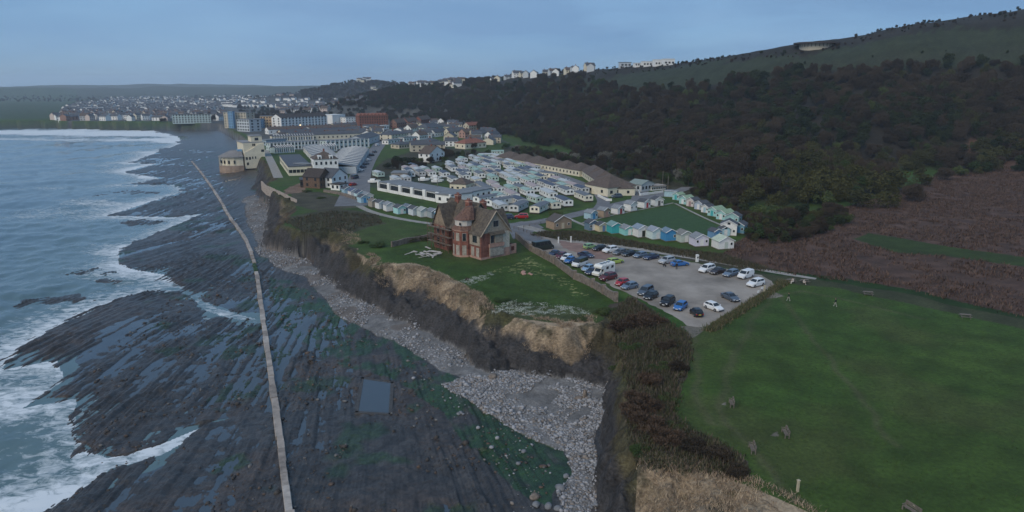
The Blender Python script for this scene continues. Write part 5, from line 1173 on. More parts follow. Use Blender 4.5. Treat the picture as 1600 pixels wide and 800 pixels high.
# ------------------------------------------------------------------ far town and hilltop houses
FH = {}
def far_house_mesh(i):
    if i in FH: return FH[i]
    r_ = random.Random(i); L_, D, H_, K = r_.uniform(8,14), r_.uniform(7,9), r_.uniform(4.5,7), r_.uniform(2.5,3.6)
    wl = MB().prismx([(0,-3),(D,-3),(D,H_),(D/2,H_+K),(0,H_)], 0, L_).mesh('wall', WHITE)
    rf = MB(); slope(rf, (-.3,-.3,H_-.2),(L_+.3,-.3,H_-.2),(L_+.3,D/2,H_+K+.05),(-.3,D/2,H_+K+.05)); slope(rf, (-.3,D+.3,H_-.2),(L_+.3,D+.3,H_-.2),(L_+.3,D/2,H_+K+.05),(-.3,D/2,H_+K+.05)); rf = rf.mesh('roof', SLATE)
    ch = MB().box(L_*.2,L_*.2+.8,D/2-.4,D/2+.4,H_+K*.5,H_+K+1.2).mesh('chimney', BRICK)
    wn = []
    for k in range(3):
        for f_ in range(2): wn.append(MB().box(L_*(k+.5)/3-.6, L_*(k+.5)/3+.6, -.06, .05, H_*(.12+.48*f_), H_*(.12+.48*f_)+1.4).mesh('window', GLASS))
    FH[i] = (wl, rf, ch, wn); return FH[i]
FWALL = [WHITE, WHITE, CREAM, M_('far_grey', (.40,.40,.39)), M_('far_brick', (.26,.15,.11)), M_('far_pink', (.52,.43,.38))]
WN = {id(WHITE): 'white', id(CREAM): 'cream', id(FWALL[3]): 'grey', id(FWALL[4]): 'brick', id(FWALL[5]): 'pinkish', id(GREYW): 'pale grey', id(BEIGE): 'beige'}
def far_house(x, y, z, an, label, group, small=True, wall=None, rnd_=rnd, name='house', roof=None):
    wall = wall or rnd_.choice(FWALL); roof = roof or rnd_.choice([SLATE, SLATE, SLATE, BROWNT]); label = label.replace('WALL', WN.get(id(wall), 'pale')).replace('ROOF', 'brown' if roof is BROWNT else 'slate')
    wl, rf, ch, wn = far_house_mesh(rnd_.randrange(8))
    r = link(name, wl, label=label, cat='house', group=group, loc=(x, y, z), rz=an); override(r, wall)
    o = link('roof', rf, r); override(o, roof)
    link('chimney', ch, r)
    if not small:
        for w0 in wn: link('window', w0, r)
    return r
TOWNP = PL([(80,190.5),(250,190.5),(340,193),(352,186),(440,182),(560,177),(605,172),(640,187),(560,164),(470,154),(400,151),(300,150),(200,151),(110,165)])
xmn, ymn = TOWNP.min(0); xmx, ymx = TOWNP.max(0)
tr = random.Random(11); got = []; tries = 0
while len(got) < 880 and tries < 60000:
    tries += 1
    px, py = tr.uniform(85, 640), 147+42*tr.random()     # even over the view, so thinner with distance
    x, y = G(px, py)
    if not inpoly(TOWNP, np.array([x]), np.array([y]))[0] or y > 3300: continue
    if any((x-a)**2+(y-b)**2 < 13**2 for a, b in got): continue
    if 345 < px < 615 and py > 168: continue
    if 265 < px < 335 and 184 < py < 192: continue
    if float(hill(np.array([x]), np.array([y]))[0]) > 14: continue
    got.append((x, y))
got.sort(key=lambda p: p[1])
sv, sf = MB(), MB()
for i_, (x, y) in enumerate(got):
    z = float(hland(np.array([x]), np.array([y]))[0]); an = tr.choice([0, .2, 1.5, -.3, .8])+tr.uniform(-.2,.2)
    if i_ < 130:
        wl = tr.choice(FWALL); u = 800+FPX*x/y
        zone = 'near the far marsh' if u < 170 else 'before the long far hotel' if u < 262 else 'behind the long far hotel' if u < 345 else 'behind the seafront apartments' if u < 470 else 'below the wooded far hill'
        far_house(x, y, z, an, f'WALL house with ROOF roof in the {("front","second","middle","rear")[min(3,i_//33)]} rows {zone}', 'houses of the distant town', small=y > 1150, wall=wl, rnd_=tr)
    else:
        wl, rf, ch, wn = far_house_mesh(tr.randrange(8)); M4 = Matrix.Translation((x, y, z)) @ Matrix.Rotation(an, 4, 'Z')
        for src, dst in ((wl, sv), (rf, sf)):
            o_ = len(dst.v); dst.v += [tuple(M4 @ v.co) for v in src.vertices]; dst.f += [tuple(o_+q for q in p.vertices) for p in src.polygons]
ft = link('far_town', None, label='farthest pale rooftops of the town fading into the haze', cat='town', kind='stuff')
for nm, mb_, mt in (('far_walls', sv, WHITE), ('far_roofs', sf, SLATE)):
    o = mb_.build(nm, mt, ft); o['kind'] = 'stuff'
# more between the apartment blocks and along the lanes of the near town
NT = PL([(440,176),(600,160),(620,176),(612,200),(575,215),(560,200),(440,178)]); k = 0
for tries in range(4000):
    px, py = tr.uniform(430, 650), tr.uniform(157, 183); x, y = G(px, py)
    if any((x-a)**2+(y-b)**2 < 14**2 for a, b in got): continue
    hz0 = float(hland(np.array([x]), np.array([y]))[0])
    if hz0 > 34: continue
    got.append((x, y)); k += 1
    far_house(x, y, hz0, tr.uniform(-.4,.4), 'WALL ROOF roofed house in streets behind the '+('beige tower','white balconied flats','plain white block','brick apartments','cream villa')[min(4,int((px-430)/38.5))]+(', far side' if py < 170 else ', near side'), 'houses behind the apartment blocks', small=False, rnd_=tr)
    if k > 105: break
for zi, (P, nn, gap, lb, gr) in enumerate(((PL([(622,192),(690,192),(770,212),(790,226),(740,232),(640,238),(612,228)]), 34, 15, 'WALL ROOF roofed cottage in the lanes below the wood', 'houses in the lanes below the wood'), (PL([(430,221),(600,214),(606,203),(440,206)]), 36, 15, 'low WALL ROOF roofed chalet between flats and apartment blocks', 'chalets between flats and apartments'))):
    k = 0; lo, hi = P.min(0), P.max(0)
    occ = [np.array(o.location[:2]) for o in bpy.data.objects if o.parent is None and o.get('category') in ('house','terrace','flats','building')]
    for tries in range(1500):
        x, y = tr.uniform(lo[0], hi[0]), tr.uniform(lo[1], hi[1])
        if not inpoly(P, np.array([x]), np.array([y]))[0] or any((x-a[0])**2+(y-a[1])**2 < gap**2 for a in occ): continue
        if dline(PL([(566,266),(585,236),(606,210),(614,202)]), np.array([x]), np.array([y]))[0] < 13: continue
        h_ = far_house(x, y, float(hland(np.array([x]), np.array([y]))[0]), tr.choice([0, .2, 1.5])+tr.uniform(-.15,.15), lb+((', nearer the sea' if x < (lo[0]+hi[0])/2 else ', nearer the road') if zi else (', road side' if x < (lo[0]+hi[0])/2 else ', wood side'))+(', front' if y < (lo[1]+hi[1])/2 else ', back'), gr, small=False, rnd_=tr, wall=tr.choice([WHITE, CREAM, GREYW, BEIGE])); h_.scale = (1, 1, .75 if zi == 0 else .6); occ.append(np.array((x, y))); k += 1
        if k >= nn: break
def skyline(px, ridge_t=None):
    P = sorted(_ridge); xs = [p[0] for p in P]
    py = float(np.interp(px, xs, [p[1] for p in P])); t = float(np.interp(px, xs, [p[2] for p in P]))
    return px, py, t
RHL = []
for k in range(58):
    px = tr.uniform(556, 715); p = skyline(px); t = p[2]*tr.uniform(.97, 1.04); x, y, z = ray(px, p[1]+tr.uniform(-1,7), t)
    z = float(hland(np.array([x]), np.array([y]))[0]); RHL.append((x, y)); far_house(x, y, z+1.5, tr.uniform(-.3,.5), ('white','cream')[k%2]+' house on the far wooded ridge, '+('below the skyline trees','near the thin mast','where the ridge dips','among the densest cluster')[min(3,int((px-556)/40))], 'houses on the far ridge', wall=(WHITE, CREAM)[k%2], rnd_=tr)
for k in range(15):
    px = 768+k*11.5+tr.uniform(-2,2); p = skyline(px); x, y, z = ray(px, p[1], p[2]*tr.uniform(.985,1.01)); z = float(hland(np.array([x]), np.array([y]))[0])
    RHL.append((x, y)); far_house(x, y, z, tr.choice([.1,.3,1.4]), f'{("white","cream","pale")[k%3]} gabled house in the hilltop row above the wood, number {["one","two","three","four","five","six","seven","eight","nine","ten","eleven","twelve","thirteen","fourteen","fifteen"][k]} from the far end', 'gabled houses along the hilltop', small=False, wall=(WHITE, CREAM, GREYW)[k % 3], rnd_=tr)
for k, px in enumerate((978, 998, 1012, 1030, 1046)):
    p = skyline(px); x, y, z = ray(px, p[1], p[2]); z = float(hland(np.array([x]), np.array([y]))[0])
    r = thing('modern_house', ('flat roofed glazed hilltop house at the wood end of the white group','low white hilltop house second in the white group','white flat hilltop house in the middle of the white group','white stepped hilltop house fourth in the white group','white box hilltop house nearest the bare hill')[k], 'house', (x, y, z-1), .15, 'modern houses on the hilltop')
    w1 = (12, 8, 10, 9, 11)[k]; MB().box(-w1/2,w1/2,0,8,-2,(6,5,6,7,7)[k]).build('wall', GREYW if k == 0 else WHITE, r); MB().box(-w1/2-.4,w1/2+.4,-.4,8.4,(6,5,6,7,7)[k],(6.4,5.4,6.4,7.4,7.4)[k]).build('roof', SLATE if k == 0 else WHITE, r)
    for j in range(3): MB().box(-w1/2+w1*(j+.2)/3,-w1/2+w1*(j+.8)/3,-.06,.05,2.6,4.4).build('window', GLASS, r)
p = skyline(1280); x, y, z = ray(1281, 68, p[2]-6); z = float(hland(np.array([x]), np.array([y]))[0])
rh_ = thing('round_building', 'low round hilltop building with wide dark flat roof', 'building', (x, y+6, z+.3), 0)
MB().cyl((0,0,-6), 13, 8.4, n=28).build('wall', BEIGE, rh_); MB().cyl((0,0,2.4), 17.5, 1.2, n=28).build('roof', DARKW, rh_)
for k in range(28): a = k*2*math.pi/28; MB().box(13*math.cos(a)-.2,13*math.cos(a)+.2,13*math.sin(a)-.2,13*math.sin(a)+.2,0,2.4).build('mullion', DARKW, rh_)
p = skyline(618); x, y, z = ray(618, 136, 1600); z = float(hland(np.array([x]), np.array([y]))[0])
ms = thing('radio_mast', 'thin grey mast standing on the far ridge among houses', 'mast', (x, y, z)); MB().bar((0,0,0),(0,0,38),.9).build('mast', M_('mast_steel', (.15,.16,.17)), ms); MB().box(-1.4,1.4,-1.4,1.4,36,38.5).build('antenna_head', M_('mast_steel', (.15,.16,.17)), ms)
# ------------------------------------------------------------------ vegetation
def leaf_mat(name, c1, c2, rough=.85):
    m = bpy.data.materials.new(name); m.use_nodes = True; t = m.node_tree; b = t.nodes['Principled BSDF']; b.inputs['Roughness'].default_value = rough; b.inputs['Specular IOR Level'].default_value = .15
    oi = t.nodes.new('ShaderNodeObjectInfo'); tcn = t.nodes.new('ShaderNodeTexCoord'); n = t.nodes.new('ShaderNodeTexNoise'); n.inputs['Scale'].default_value = 1.1; n.inputs['Detail'].default_value = 4
    t.links.new(tcn.outputs['Object'], n.inputs['Vector'])
    ad_ = t.nodes.new('ShaderNodeMath'); ad_.operation = 'MULTIPLY_ADD'; ad_.inputs[1].default_value = .7; t.links.new(oi.outputs['Random'], ad_.inputs[0]); 
    sb = t.nodes.new('ShaderNodeMath'); sb.operation = 'SUBTRACT'; sb.inputs[1].default_value = .35; t.links.new(n.outputs['Fac'], sb.inputs[0]); t.links.new(sb.outputs[0], ad_.inputs[2])
    r = t.nodes.new('ShaderNodeValToRGB'); r.color_ramp.elements[0].position = .1; r.color_ramp.elements[1].position = .9; r.color_ramp.elements[0].color = (*c1, 1); r.color_ramp.elements[1].color = (*c2, 1)
    t.links.new(ad_.outputs[0], r.inputs[0]); t.links.new(r.outputs[0], b.inputs['Base Color']); MATS[name] = m; return m
BARE = leaf_mat('bare_twigs', (.030,.024,.017), (.062,.047,.032))
IVY = leaf_mat('dark_evergreen_leaves', (.014,.022,.010), (.036,.046,.018))
BUDS = leaf_mat('early_yellow_green_leaves', (.036,.038,.013), (.070,.069,.024))
GREENL = leaf_mat('hawthorn_leaves', (.028,.05,.014), (.075,.095,.03))
BLOSS = leaf_mat('pale_blossom_twigs', (.10,.10,.08), (.2,.19,.165))
REDTW = leaf_mat('russet_twigs', (.050,.036,.026), (.105,.072,.050))
BARK = M_('bark', (.06,.05,.042), var=.3)
def crown_mesh(name, seed, mat, w=1.0, n=900, twig=True, size=.09, flat=.95, lobes=9, stalk=.12, spread=1.0):
    """unit tree crown, height about 1 (times flat), many small leaf or twig faces gathered in lobes"""
    r = np.random.default_rng(seed)
    lob = []
    for k in range(lobes):
        a = r.uniform(0, 2*np.pi); q = np.sqrt(r.uniform(0, 1))*.32*w; lob.append((q*np.cos(a), q*np.sin(a), stalk+r.uniform(.12, .95)*(flat-stalk-.12)*(1-1.3*(q/w)**2), r.uniform(.13, .25)*spread))
    lob = np.array(lob); pick = r.integers(0, lobes, n)
    d = r.normal(size=(n, 3)); d /= np.linalg.norm(d, axis=1)[:, None]; d[:, 2] = np.where((d[:, 2] < 0) & (r.uniform(0, 1, n) < .6), -d[:, 2], d[:, 2])
    rad = lob[pick, 3]*r.uniform(.35, 1.08, n)**.6
    c = lob[pick, :3]+d*rad[:, None]*np.array([1.0, 1.0, 1.25])
    if twig: ax = d*.45+np.array([0, 0, 1.0])+r.normal(size=(n, 3))*.25
    else: ax = np.cross(d, r.normal(size=(n, 3)))+r.normal(size=(n, 3))*.4
    ax /= np.linalg.norm(ax, axis=1)[:, None]
    sd = np.cross(ax, r.normal(size=(n, 3))); sd /= np.linalg.norm(sd, axis=1)[:, None]+1e-9
    L_ = size*r.uniform(.6, 1.5, n)[:, None]; W = L_*((.16 if twig else .55))
    v = np.concatenate([c-ax*L_*.5-sd*W, c-ax*L_*.5+sd*W, c+ax*L_*.6+sd*W*(.3 if twig else .6), c+ax*L_*.6-sd*W*(.3 if twig else .6)])
    i = np.arange(n); f = np.stack([i, i+n, i+2*n, i+3*n], 1)
    return mesh_np(name, v, f, mat, smooth=False)
def trunk_mesh(seed, h=.55):
    r = random.Random(seed); m = MB()
    m.loft([ngon(0,0,.030,-.05,6), ngon(.01,0,.024,h*.3,6), ngon(.02,.01,.016,h*.7,6), ngon(.03,.02,.007,h*1.2,6)])
    for k in range(5):
        a = r.uniform(0, 6.28); z = h*r.uniform(.3,.8); e = (.02+.28*math.cos(a), .02*1+.28*math.sin(a), z+.25); u = Vector((.01, .01, z)); d = (Vector(e)-u).normalized(); p = d.orthogonal().normalized(); q = d.cross(p)
        m.loft([[tuple(b+(p*math.cos(t)+q*math.sin(t))*rr) for t in (0, 2.1, 4.2)] for b, rr in ((u, .011), (Vector(e), .003))])
    return m.mesh('trunk', BARK)
TK = [trunk_mesh(k) for k in range(3)]
CR_ = {
 'bare': [crown_mesh('crown', s, BARE, n=2600, size=.075, lobes=13) for s in (1, 2, 3)],
 'ivy': [crown_mesh('crown', s, IVY, n=1300, twig=False, size=.042, w=.8) for s in (4, 5)],
 'buds': [crown_mesh('crown', s, BUDS, n=2200, twig=False, size=.034, lobes=13) for s in (6, 7)],
 'green': [crown_mesh('crown', s, GREENL, n=2200, twig=False, size=.034, flat=.7, stalk=.08, w=1.2) for s in (8, 9)],
 'bloss': [crown_mesh('crown', 10, BLOSS, n=1300, size=.07, flat=.7, stalk=.1, w=1.1)],
 'red': [crown_mesh('crown', s, REDTW, n=3000, size=.085, flat=.72, stalk=.02, w=1.2, spread=1.15) for s in (12, 13)]}
vr = random.Random(5)
def tree(kind, loc, h, wd, label, group=None, name='tree', cat='tree', trunk=True):
    r = thing(name, label, cat, loc, vr.uniform(0, 6.28), group)
    c = link('crown', vr.choice(CR_[kind]), r); c.scale = (h*wd, h*wd, h)
    if trunk: t = link('trunk', vr.choice(TK), r); t.scale = (h, h, h)
    return r
KN = dict(bare='bare brown', ivy='dark evergreen', buds='yellow green budding', green='leafy green', bloss='pale blossoming', red='russet twiggy')
# trees one can tell apart along the edge of the wood
TREES = [('green',1195,345,7,1.3,'beside the sea green hut'),('green',1180,372,6,1.4,'behind the tall white gabled hut'),('buds',1165,325,8,1.1,'above the lower end of the long hut row'),('ivy',1130,312,9,.9,'behind the aqua huts'),('bare',1145,318,10,1.0,'behind the aqua huts'),('green',1100,300,8,1.1,'above the top corner of the green'),('ivy',1075,292,8,.9,'above the top corner of the green'),('buds',1215,330,8,1.1,'halfway between the huts and the bracken'),('bare',1230,350,6,1.3,'at the bracken edge beyond the huts'),('buds',1200,370,4.5,1.4,'at the bracken corner beyond the huts'),('bare',1235,375,4,1.6,'low at the bracken corner'),
 ('buds',1262,318,9,1.2,'at the left of the big pale grove'),('buds',1290,300,11,1.2,'in the big pale grove'),('green',1285,322,8,1.3,'in front of the big pale grove'),('buds',1325,300,12,1.2,'in the middle of the big pale grove'),('buds',1360,305,11,1.2,'in the big pale grove, uphill side'),('bare',1300,340,6,1.4,'in front of the big pale grove'),('buds',1395,300,11,1.2,'in the big pale grove, bracken side'),('buds',1340,325,8,1.4,'at the grove front above the bracken'),('buds',1385,325,7,1.4,'low at the grove front'),('ivy',1250,345,6,1.2,'between the huts and the grove'),('bare',1425,315,8,1.2,'at the bracken side end of the grove'),('buds',1440,290,9,1.2,'behind the bracken slope'),
 ('buds',1560,255,10,1.3,'at the far top of the bracken slope'),('green',1530,270,8,1.3,'at the top of the bracken slope'),('buds',1590,240,12,1.2,'on the hill edge of the picture'),('green',1500,275,7,1.3,'at the middle of the bracken top edge'),('bare',1475,282,7,1.3,'at the bracken top edge near the grove'),
 ('bloss',1062,283,7,1.1,'behind the small green grey chalet'),('green',1040,285,6,1.2,'behind the small green grey chalet'),('bloss',900,250,6,1.3,'above the cream chalet row'),('bloss',882,246,5,1.3,'above the cream chalet row'),('green',858,245,6,1.5,'above the upper chalets'),('buds',842,240,6,1.3,'above the upper chalets'),('green',985,280,6,1.2,'behind the corner bungalow'),('bare',940,262,8,1.1,'behind the lower chalet row'),('bare',965,270,8,1.1,'behind the corner bungalow'),('bloss',810,234,5,1.4,'at the back of the caravan park'),('green',790,232,5,1.4,'at the back of the caravan park'),('buds',1010,272,8,1.1,'behind the verandah'),('bare',1025,274,9,1.0,'behind the verandah'),
 ('ivy',640,258,5,2.2,'on the rough ground right of the road'),('ivy',618,256,5,2.0,'on the rough ground right of the road'),('bare',655,262,4,1.9,'on the rough ground right of the road'),('ivy',605,264,4,1.8,'beside the straight road'),('green',690,285-22,3,1.8,'on the rough ground near the white cottage'),('bare',740,232,5,1.4,'behind the white cottage'),('green',765,240,4,1.5,'behind the white cottage'),
 ('green',730,315-4,3,1.8,'at the end of the glazed terrace'),('ivy',794,330,3,1.6,'beside the front slate roofed caravan'),('green',868,338,2.4,2.0,'by the road below the caravans')]
for kd, px, py, h, wd, tx in TREES:
    x, y, z = on_hill(px, py) if py < 345 and px > 1040 or py < 300 and px > 780 else P3(px, py)
    tree(kd, (x, y, z-.1), h, wd, f'{KN[kd]} tree {h:g} metres high look, {tx}'.replace(f'{h:g} metres high look', ('low' if h < 5 else 'medium' if h < 9 else 'tall')+' and rounded'), 'trees along the edge of the wood')
# gorse and shrubs on the cliff top
SHR = [('red',1000,508,4.6,1.7,'large russet bush between the garden corner and the car park'),('red',972,512,3.6,1.5,'russet bush on the gully edge below the garden corner'),('red',1025,505,3.0,1.5,'smaller russet bush beside the car park bank'),('red',1000,640,4.2,1.5,'tall russet bush above the shingle cove'),('red',1020,600,3.4,1.5,'russet bush at the lawn edge above the cove'),('red',985,655,3.6,1.4,'russet bush hanging over the dark rock'),('red',1018,672,3.6,1.6,'russet bush below the lawn corner'),('red',1042,690,3.0,1.7,'low russet bush near the lower bench'),('green',1045,625,1.6,2.2,'low green bramble at the lawn edge above the cove'),('green',1030,575,1.8,2.2,'green bramble between russet bushes on the bank'),('green',1060,665,1.4,2.4,'low green bramble below the lawn point'),('bare',1062,580,2.6,1.9,'brown thicket beside the lawn edge'),('bare',1040,545,2.6,1.9,'brown thicket below the car park corner'),('bare',1085,705,2.2,2.6,'low brown thicket on the straw cliff top'),('bare',1120,715,2.0,2.6,'low brown thicket nearest the lower bench'),('bare',1150,740,1.8,2.4,'low brown thicket near the lawn point'),('green',940,515,2.0,2.0,'green bramble in the gully mouth beside the straw face'),('green',948,545,2.0,2.0,'dark bramble below the gully mouth'),('green',985,545,2.2,2.0,'green bramble on the bank above the cove'),('green',1000,715,2.0,2.0,'green bramble above the straw cliff'),('green',965,575,1.8,2.2,'green bramble low on the bank'),('buds',640,378,2.6,2.2,'yellow green gorse bush at the garden wall end'),('buds',660,375,2.6,2.2,'yellow green gorse bush in the middle of the clump'),('buds',678,371,2.6,2.0,'yellow green gorse bush nearest the scaffold'),('green',590,385,2.4,2.6,'dark green scrub above the headland gully'),('green',570,380,2.0,2.4,'green scrub at the head of the gully'),('green',785,505,1.6,2.6,'green bramble at the garden cliff corner'),('green',905,500,1.4,2.6,'green bramble on the garden cliff edge'),('green',480,300,2.2,2.2,'dark scrub below the terrace lounge'),('green',500,310,2.0,2.4,'scrub on the headland top'),('ivy',455,312,1.8,2.4,'dark scrub beside the headland fence'),('red',730,437,1.0,1.6,'small rust red shrub on the garden lawn')]
for kd, px, py, h, wd, lb in SHR:
    g = G(px, py, 9.5); z = float(ground_z(g[0], g[1])[0])
    for _ in range(3): g = G(px, py, z); z = float(ground_z(g[0], g[1])[0])
    tree(kd, (g[0], g[1], z-.2), h*.68, wd*1.2, lb, 'shrubs on the cliff top', name='shrub', cat='shrub', trunk=False)
# the wood on the hillside: one mass of crowns
def wood(name, label, pts, kinds, seed, hmin, hmax):
    r = np.random.default_rng(seed); n = len(pts)
    me = bpy.data.meshes.new(name); me.vertices.add(n); me.vertices.foreach_set('co', np.ascontiguousarray(pts, np.float32).ravel())
    a = me.attributes.new('sc', 'FLOAT_VECTOR', 'POINT'); h = r.uniform(hmin, hmax, n); wd = h*r.uniform(.75, 1.15, n); a.data.foreach_set('vector', np.stack([wd, wd, h], 1).astype(np.float32).ravel())
    a = me.attributes.new('rt', 'FLOAT_VECTOR', 'POINT'); rt = np.zeros((n, 3)); rt[:, 2] = r.uniform(0, 6.28, n); a.data.foreach_set('vector', rt.astype(np.float32).ravel())
    a = me.attributes.new('pick', 'INT', 'POINT'); a.data.foreach_set('value', kinds.astype(np.int32))
    o = link(name, me, label=label, cat='wood', kind='stuff')
    ng = bpy.data.node_groups.new(name+'_nodes', 'GeometryNodeTree'); ng.interface.new_socket('Geometry', in_out='INPUT', socket_type='NodeSocketGeometry'); ng.interface.new_socket('Geometry', in_out='OUTPUT', socket_type='NodeSocketGeometry')
    gi = ng.nodes.new('NodeGroupInput'); go = ng.nodes.new('NodeGroupOutput'); ip = ng.nodes.new('GeometryNodeInstanceOnPoints'); ip.inputs['Pick Instance'].default_value = True
    gj = ng.nodes.new('GeometryNodeGeometryToInstance')
    for q in reversed(SRC):
        oi = ng.nodes.new('GeometryNodeObjectInfo'); oi.inputs['Object'].default_value = q; oi.inputs['As Instance'].default_value = False; oi.transform_space = 'ORIGINAL'
        ng.links.new(oi.outputs['Geometry'], gj.inputs[0])
    def na_(nm, ty): k = ng.nodes.new('GeometryNodeInputNamedAttribute'); k.data_type = ty; k.inputs[0].default_value = nm; return k.outputs['Attribute']
    ng.links.new(gi.outputs[0], ip.inputs['Points']); ng.links.new(gj.outputs[0], ip.inputs['Instance'])
    ng.links.new(na_('pick', 'INT'), ip.inputs['Instance Index']); ng.links.new(na_('sc', 'FLOAT_VECTOR'), ip.inputs['Scale'])
    e2 = ng.nodes.new('FunctionNodeEulerToRotation'); ng.links.new(na_('rt', 'FLOAT_VECTOR'), e2.inputs[0]); ng.links.new(e2.outputs[0], ip.inputs['Rotation'])
    ng.links.new(ip.outputs[0], go.inputs[0]); md = o.modifiers.new('crowns', 'NODES'); md.node_group = ng
    return o
# each kind of crown is taken from a standing tree
def first_crown(mesh): return next(o for o in bpy.data.objects if o.data is mesh and o.type == 'MESH')
SRC = []
for kd in ('bare', 'ivy', 'buds', 'green', 'bloss'):
    for me in CR_[kd]:
        if me.users: SRC.append(first_crown(me))
KIDX = {}
for i_, o in enumerate(SRC): KIDX.setdefault(next(k for k in CR_ if o.data in CR_[k]), []).append(i_)
def hill_points(n, seed, pix, minh=.6, extra=None):
    """points on the slope inside an outline given by sight lines"""
    r = np.random.default_rng(seed); out = []; P = np.array(pix, float)
    X0 = r.uniform(-900, 620, n*40); Y0 = r.uniform(170, 2300, n*40)
    # thin out with distance so that crowns stay about as dense to the eye
    keep_ = r.uniform(0, 1, len(X0)) < np.clip(520/Y0, 0, 1)**1.0; X0, Y0 = X0[keep_], Y0[keep_]
    zz0 = hland(X0, Y0); hh = hill(X0, Y0); wz_ = zz0-CAMZ; dd = CT*Y0-ST*wz_; u = 800+FPX*X0/dd; v = 400-FPX*(ST*Y0+CT*wz_)/dd
    m = inpoly(P, u, v) & (hh > minh)
    idx_ = np.where(m)[0][:n]
    return np.stack([X0[idx_], Y0[idx_], zz0[idx_]-.3], 1), u[idx_], v[idx_]
WOODP = [(470,142),(560,122),(640,134),(760,126),(880,116),(990,146),(1080,136),(1200,119),(1290,114),(1380,110),(1500,102),(1700,92),(1700,300),(1560,268),(1480,282),(1420,300),(1300,320),(1200,320),(1120,306),(1060,286),(1000,270),(900,246),(820,224),(770,208),(690,192),(600,170),(470,156)]
pts, u_, v_ = hill_points(15000, 21, WOODP)
_e, _eu, _ev = hill_points(6000, 29, [(1380,145),(1560,130),(1640,215),(1400,225)]); pts = np.concatenate([pts, _e]); u_ = np.append(u_, _eu); v_ = np.append(v_, _ev)
_kp = np.ones(len(pts), bool)
for a_, b_ in RHL: _kp &= ~((np.abs(pts[:, 0]-a_-5) < 10) & (pts[:, 1]-b_ > -40) & (pts[:, 1]-b_ < 10))
pts, u_, v_ = pts[_kp], u_[_kp], v_[_kp]
rk_ = np.random.default_rng(3); kinds = np.zeros(len(pts), int); zone = fbm(pts[:, 0], pts[:, 1], 60, 3, 201)
for i_ in range(len(pts)):
    q = rk_.random(); low = (v_[i_] > 235)
    kd = 'bare' if q < .74 else 'ivy' if q < .86 else 'buds' if q < .95 else 'green'
    if zone[i_] > .60 and q > .35: kd = 'buds' if q > .6 and low else 'ivy'
    if low and 1230 < u_[i_] < 1460: kd = 'buds' if q < .55 else 'bare' if q < .85 else 'green'
    if low and u_[i_] > 1520 and q < .5: kd = 'buds'
    if low and u_[i_] < 1060 and q > .88: kd = 'bloss'
    kinds[i_] = rk_.choice(KIDX[kd])
wood('woodland', 'dark leafless wood covering the hillside above the caravan park', pts, kinds, 31, 3.5, 11)
# hedges and scrub on the upper slope and skyline
pts, u_, v_ = hill_points(1500, 22, [(880,112),(1000,104),(1130,90),(1250,78),(1330,66),(1330,76),(1250,88),(1130,100),(1000,114),(900,124)])
p2, u2_, v2_ = hill_points(1100, 23, [(1330,55),(1420,38),(1520,25),(1600,10),(1750,-5),(1750,40),(1600,34),(1480,42),(1400,52),(1330,72)])
p4, _, _ = hill_points(600, 24, [(1000,135),(1250,100),(1400,85),(1700,62),(1700,100),(1400,112),(1200,124),(1000,160)])
pts = np.concatenate([pts, p2, p4]); kinds = np.random.default_rng(4).choice(KIDX['bare']+KIDX['ivy'], len(pts))
wood('hilltop_scrub', 'dark scrub and hedges along the hilltop skyline', pts, kinds, 32, 1.2, 3.4)
# thicket between the huts, the caravans and the wood
def flat_points(n, seed, pix):
    r = np.random.default_rng(seed); P = PL(pix); lo, hi = P.min(0), P.max(0); q = r.uniform(0, 1, (n*12, 2))*(hi-lo)+lo; q = q[inpoly(P, q[:, 0], q[:, 1])][:n]
    return np.column_stack([q, hland(q[:, 0], q[:, 1])-.2])
tp = np.concatenate([flat_points(170, 41, [(1060,294),(1120,314),(1200,345),(1290,330),(1330,345),(1260,375),(1200,385),(1172,382),(1168,350),(1110,318)]), flat_points(150, 42, [(800,230),(900,246),(1000,272),(1060,288),(1040,292),(985,282),(905,262),(800,242)]), flat_points(60, 43, [(600,262),(640,248),(690,240),(760,240),(700,252),(640,268)])])
kinds = np.random.default_rng(6).choice(KIDX['bare']*2+KIDX['green']*2+KIDX['buds']+KIDX['ivy'], len(tp))
wood('thicket', 'mixed thicket between the beach huts, chalets and the wood', tp, kinds, 33, 2.2, 5.0)
far_w = []
rf_ = np.random.default_rng(8)
q = rf_.uniform(0, 1, (9000, 2))*np.array([3200, 2300])+np.array([-3000, 1050]); q = q[inpoly(np.vstack([TOWNP, TOWNP[:1]]), q[:, 0], q[:, 1]) | (q[:, 1] > 2400)][:1500]
q3_ = np.concatenate([rf_.uniform(0, 1, (500, 2))*np.array([420, 700])+np.array([-480, 900]), rf_.uniform(0, 1, (420, 2))*np.array([260, 480])+np.array([-340, 930])]); q = np.concatenate([q, q3_]); q = np.column_stack([q, hland(q[:, 0], q[:, 1])-.3])
wood('far_trees', 'trees scattered between the houses of the distant town and far hills', q, rf_.choice(KIDX['bare']+KIDX['ivy'], len(q)), 34, 5, 10)

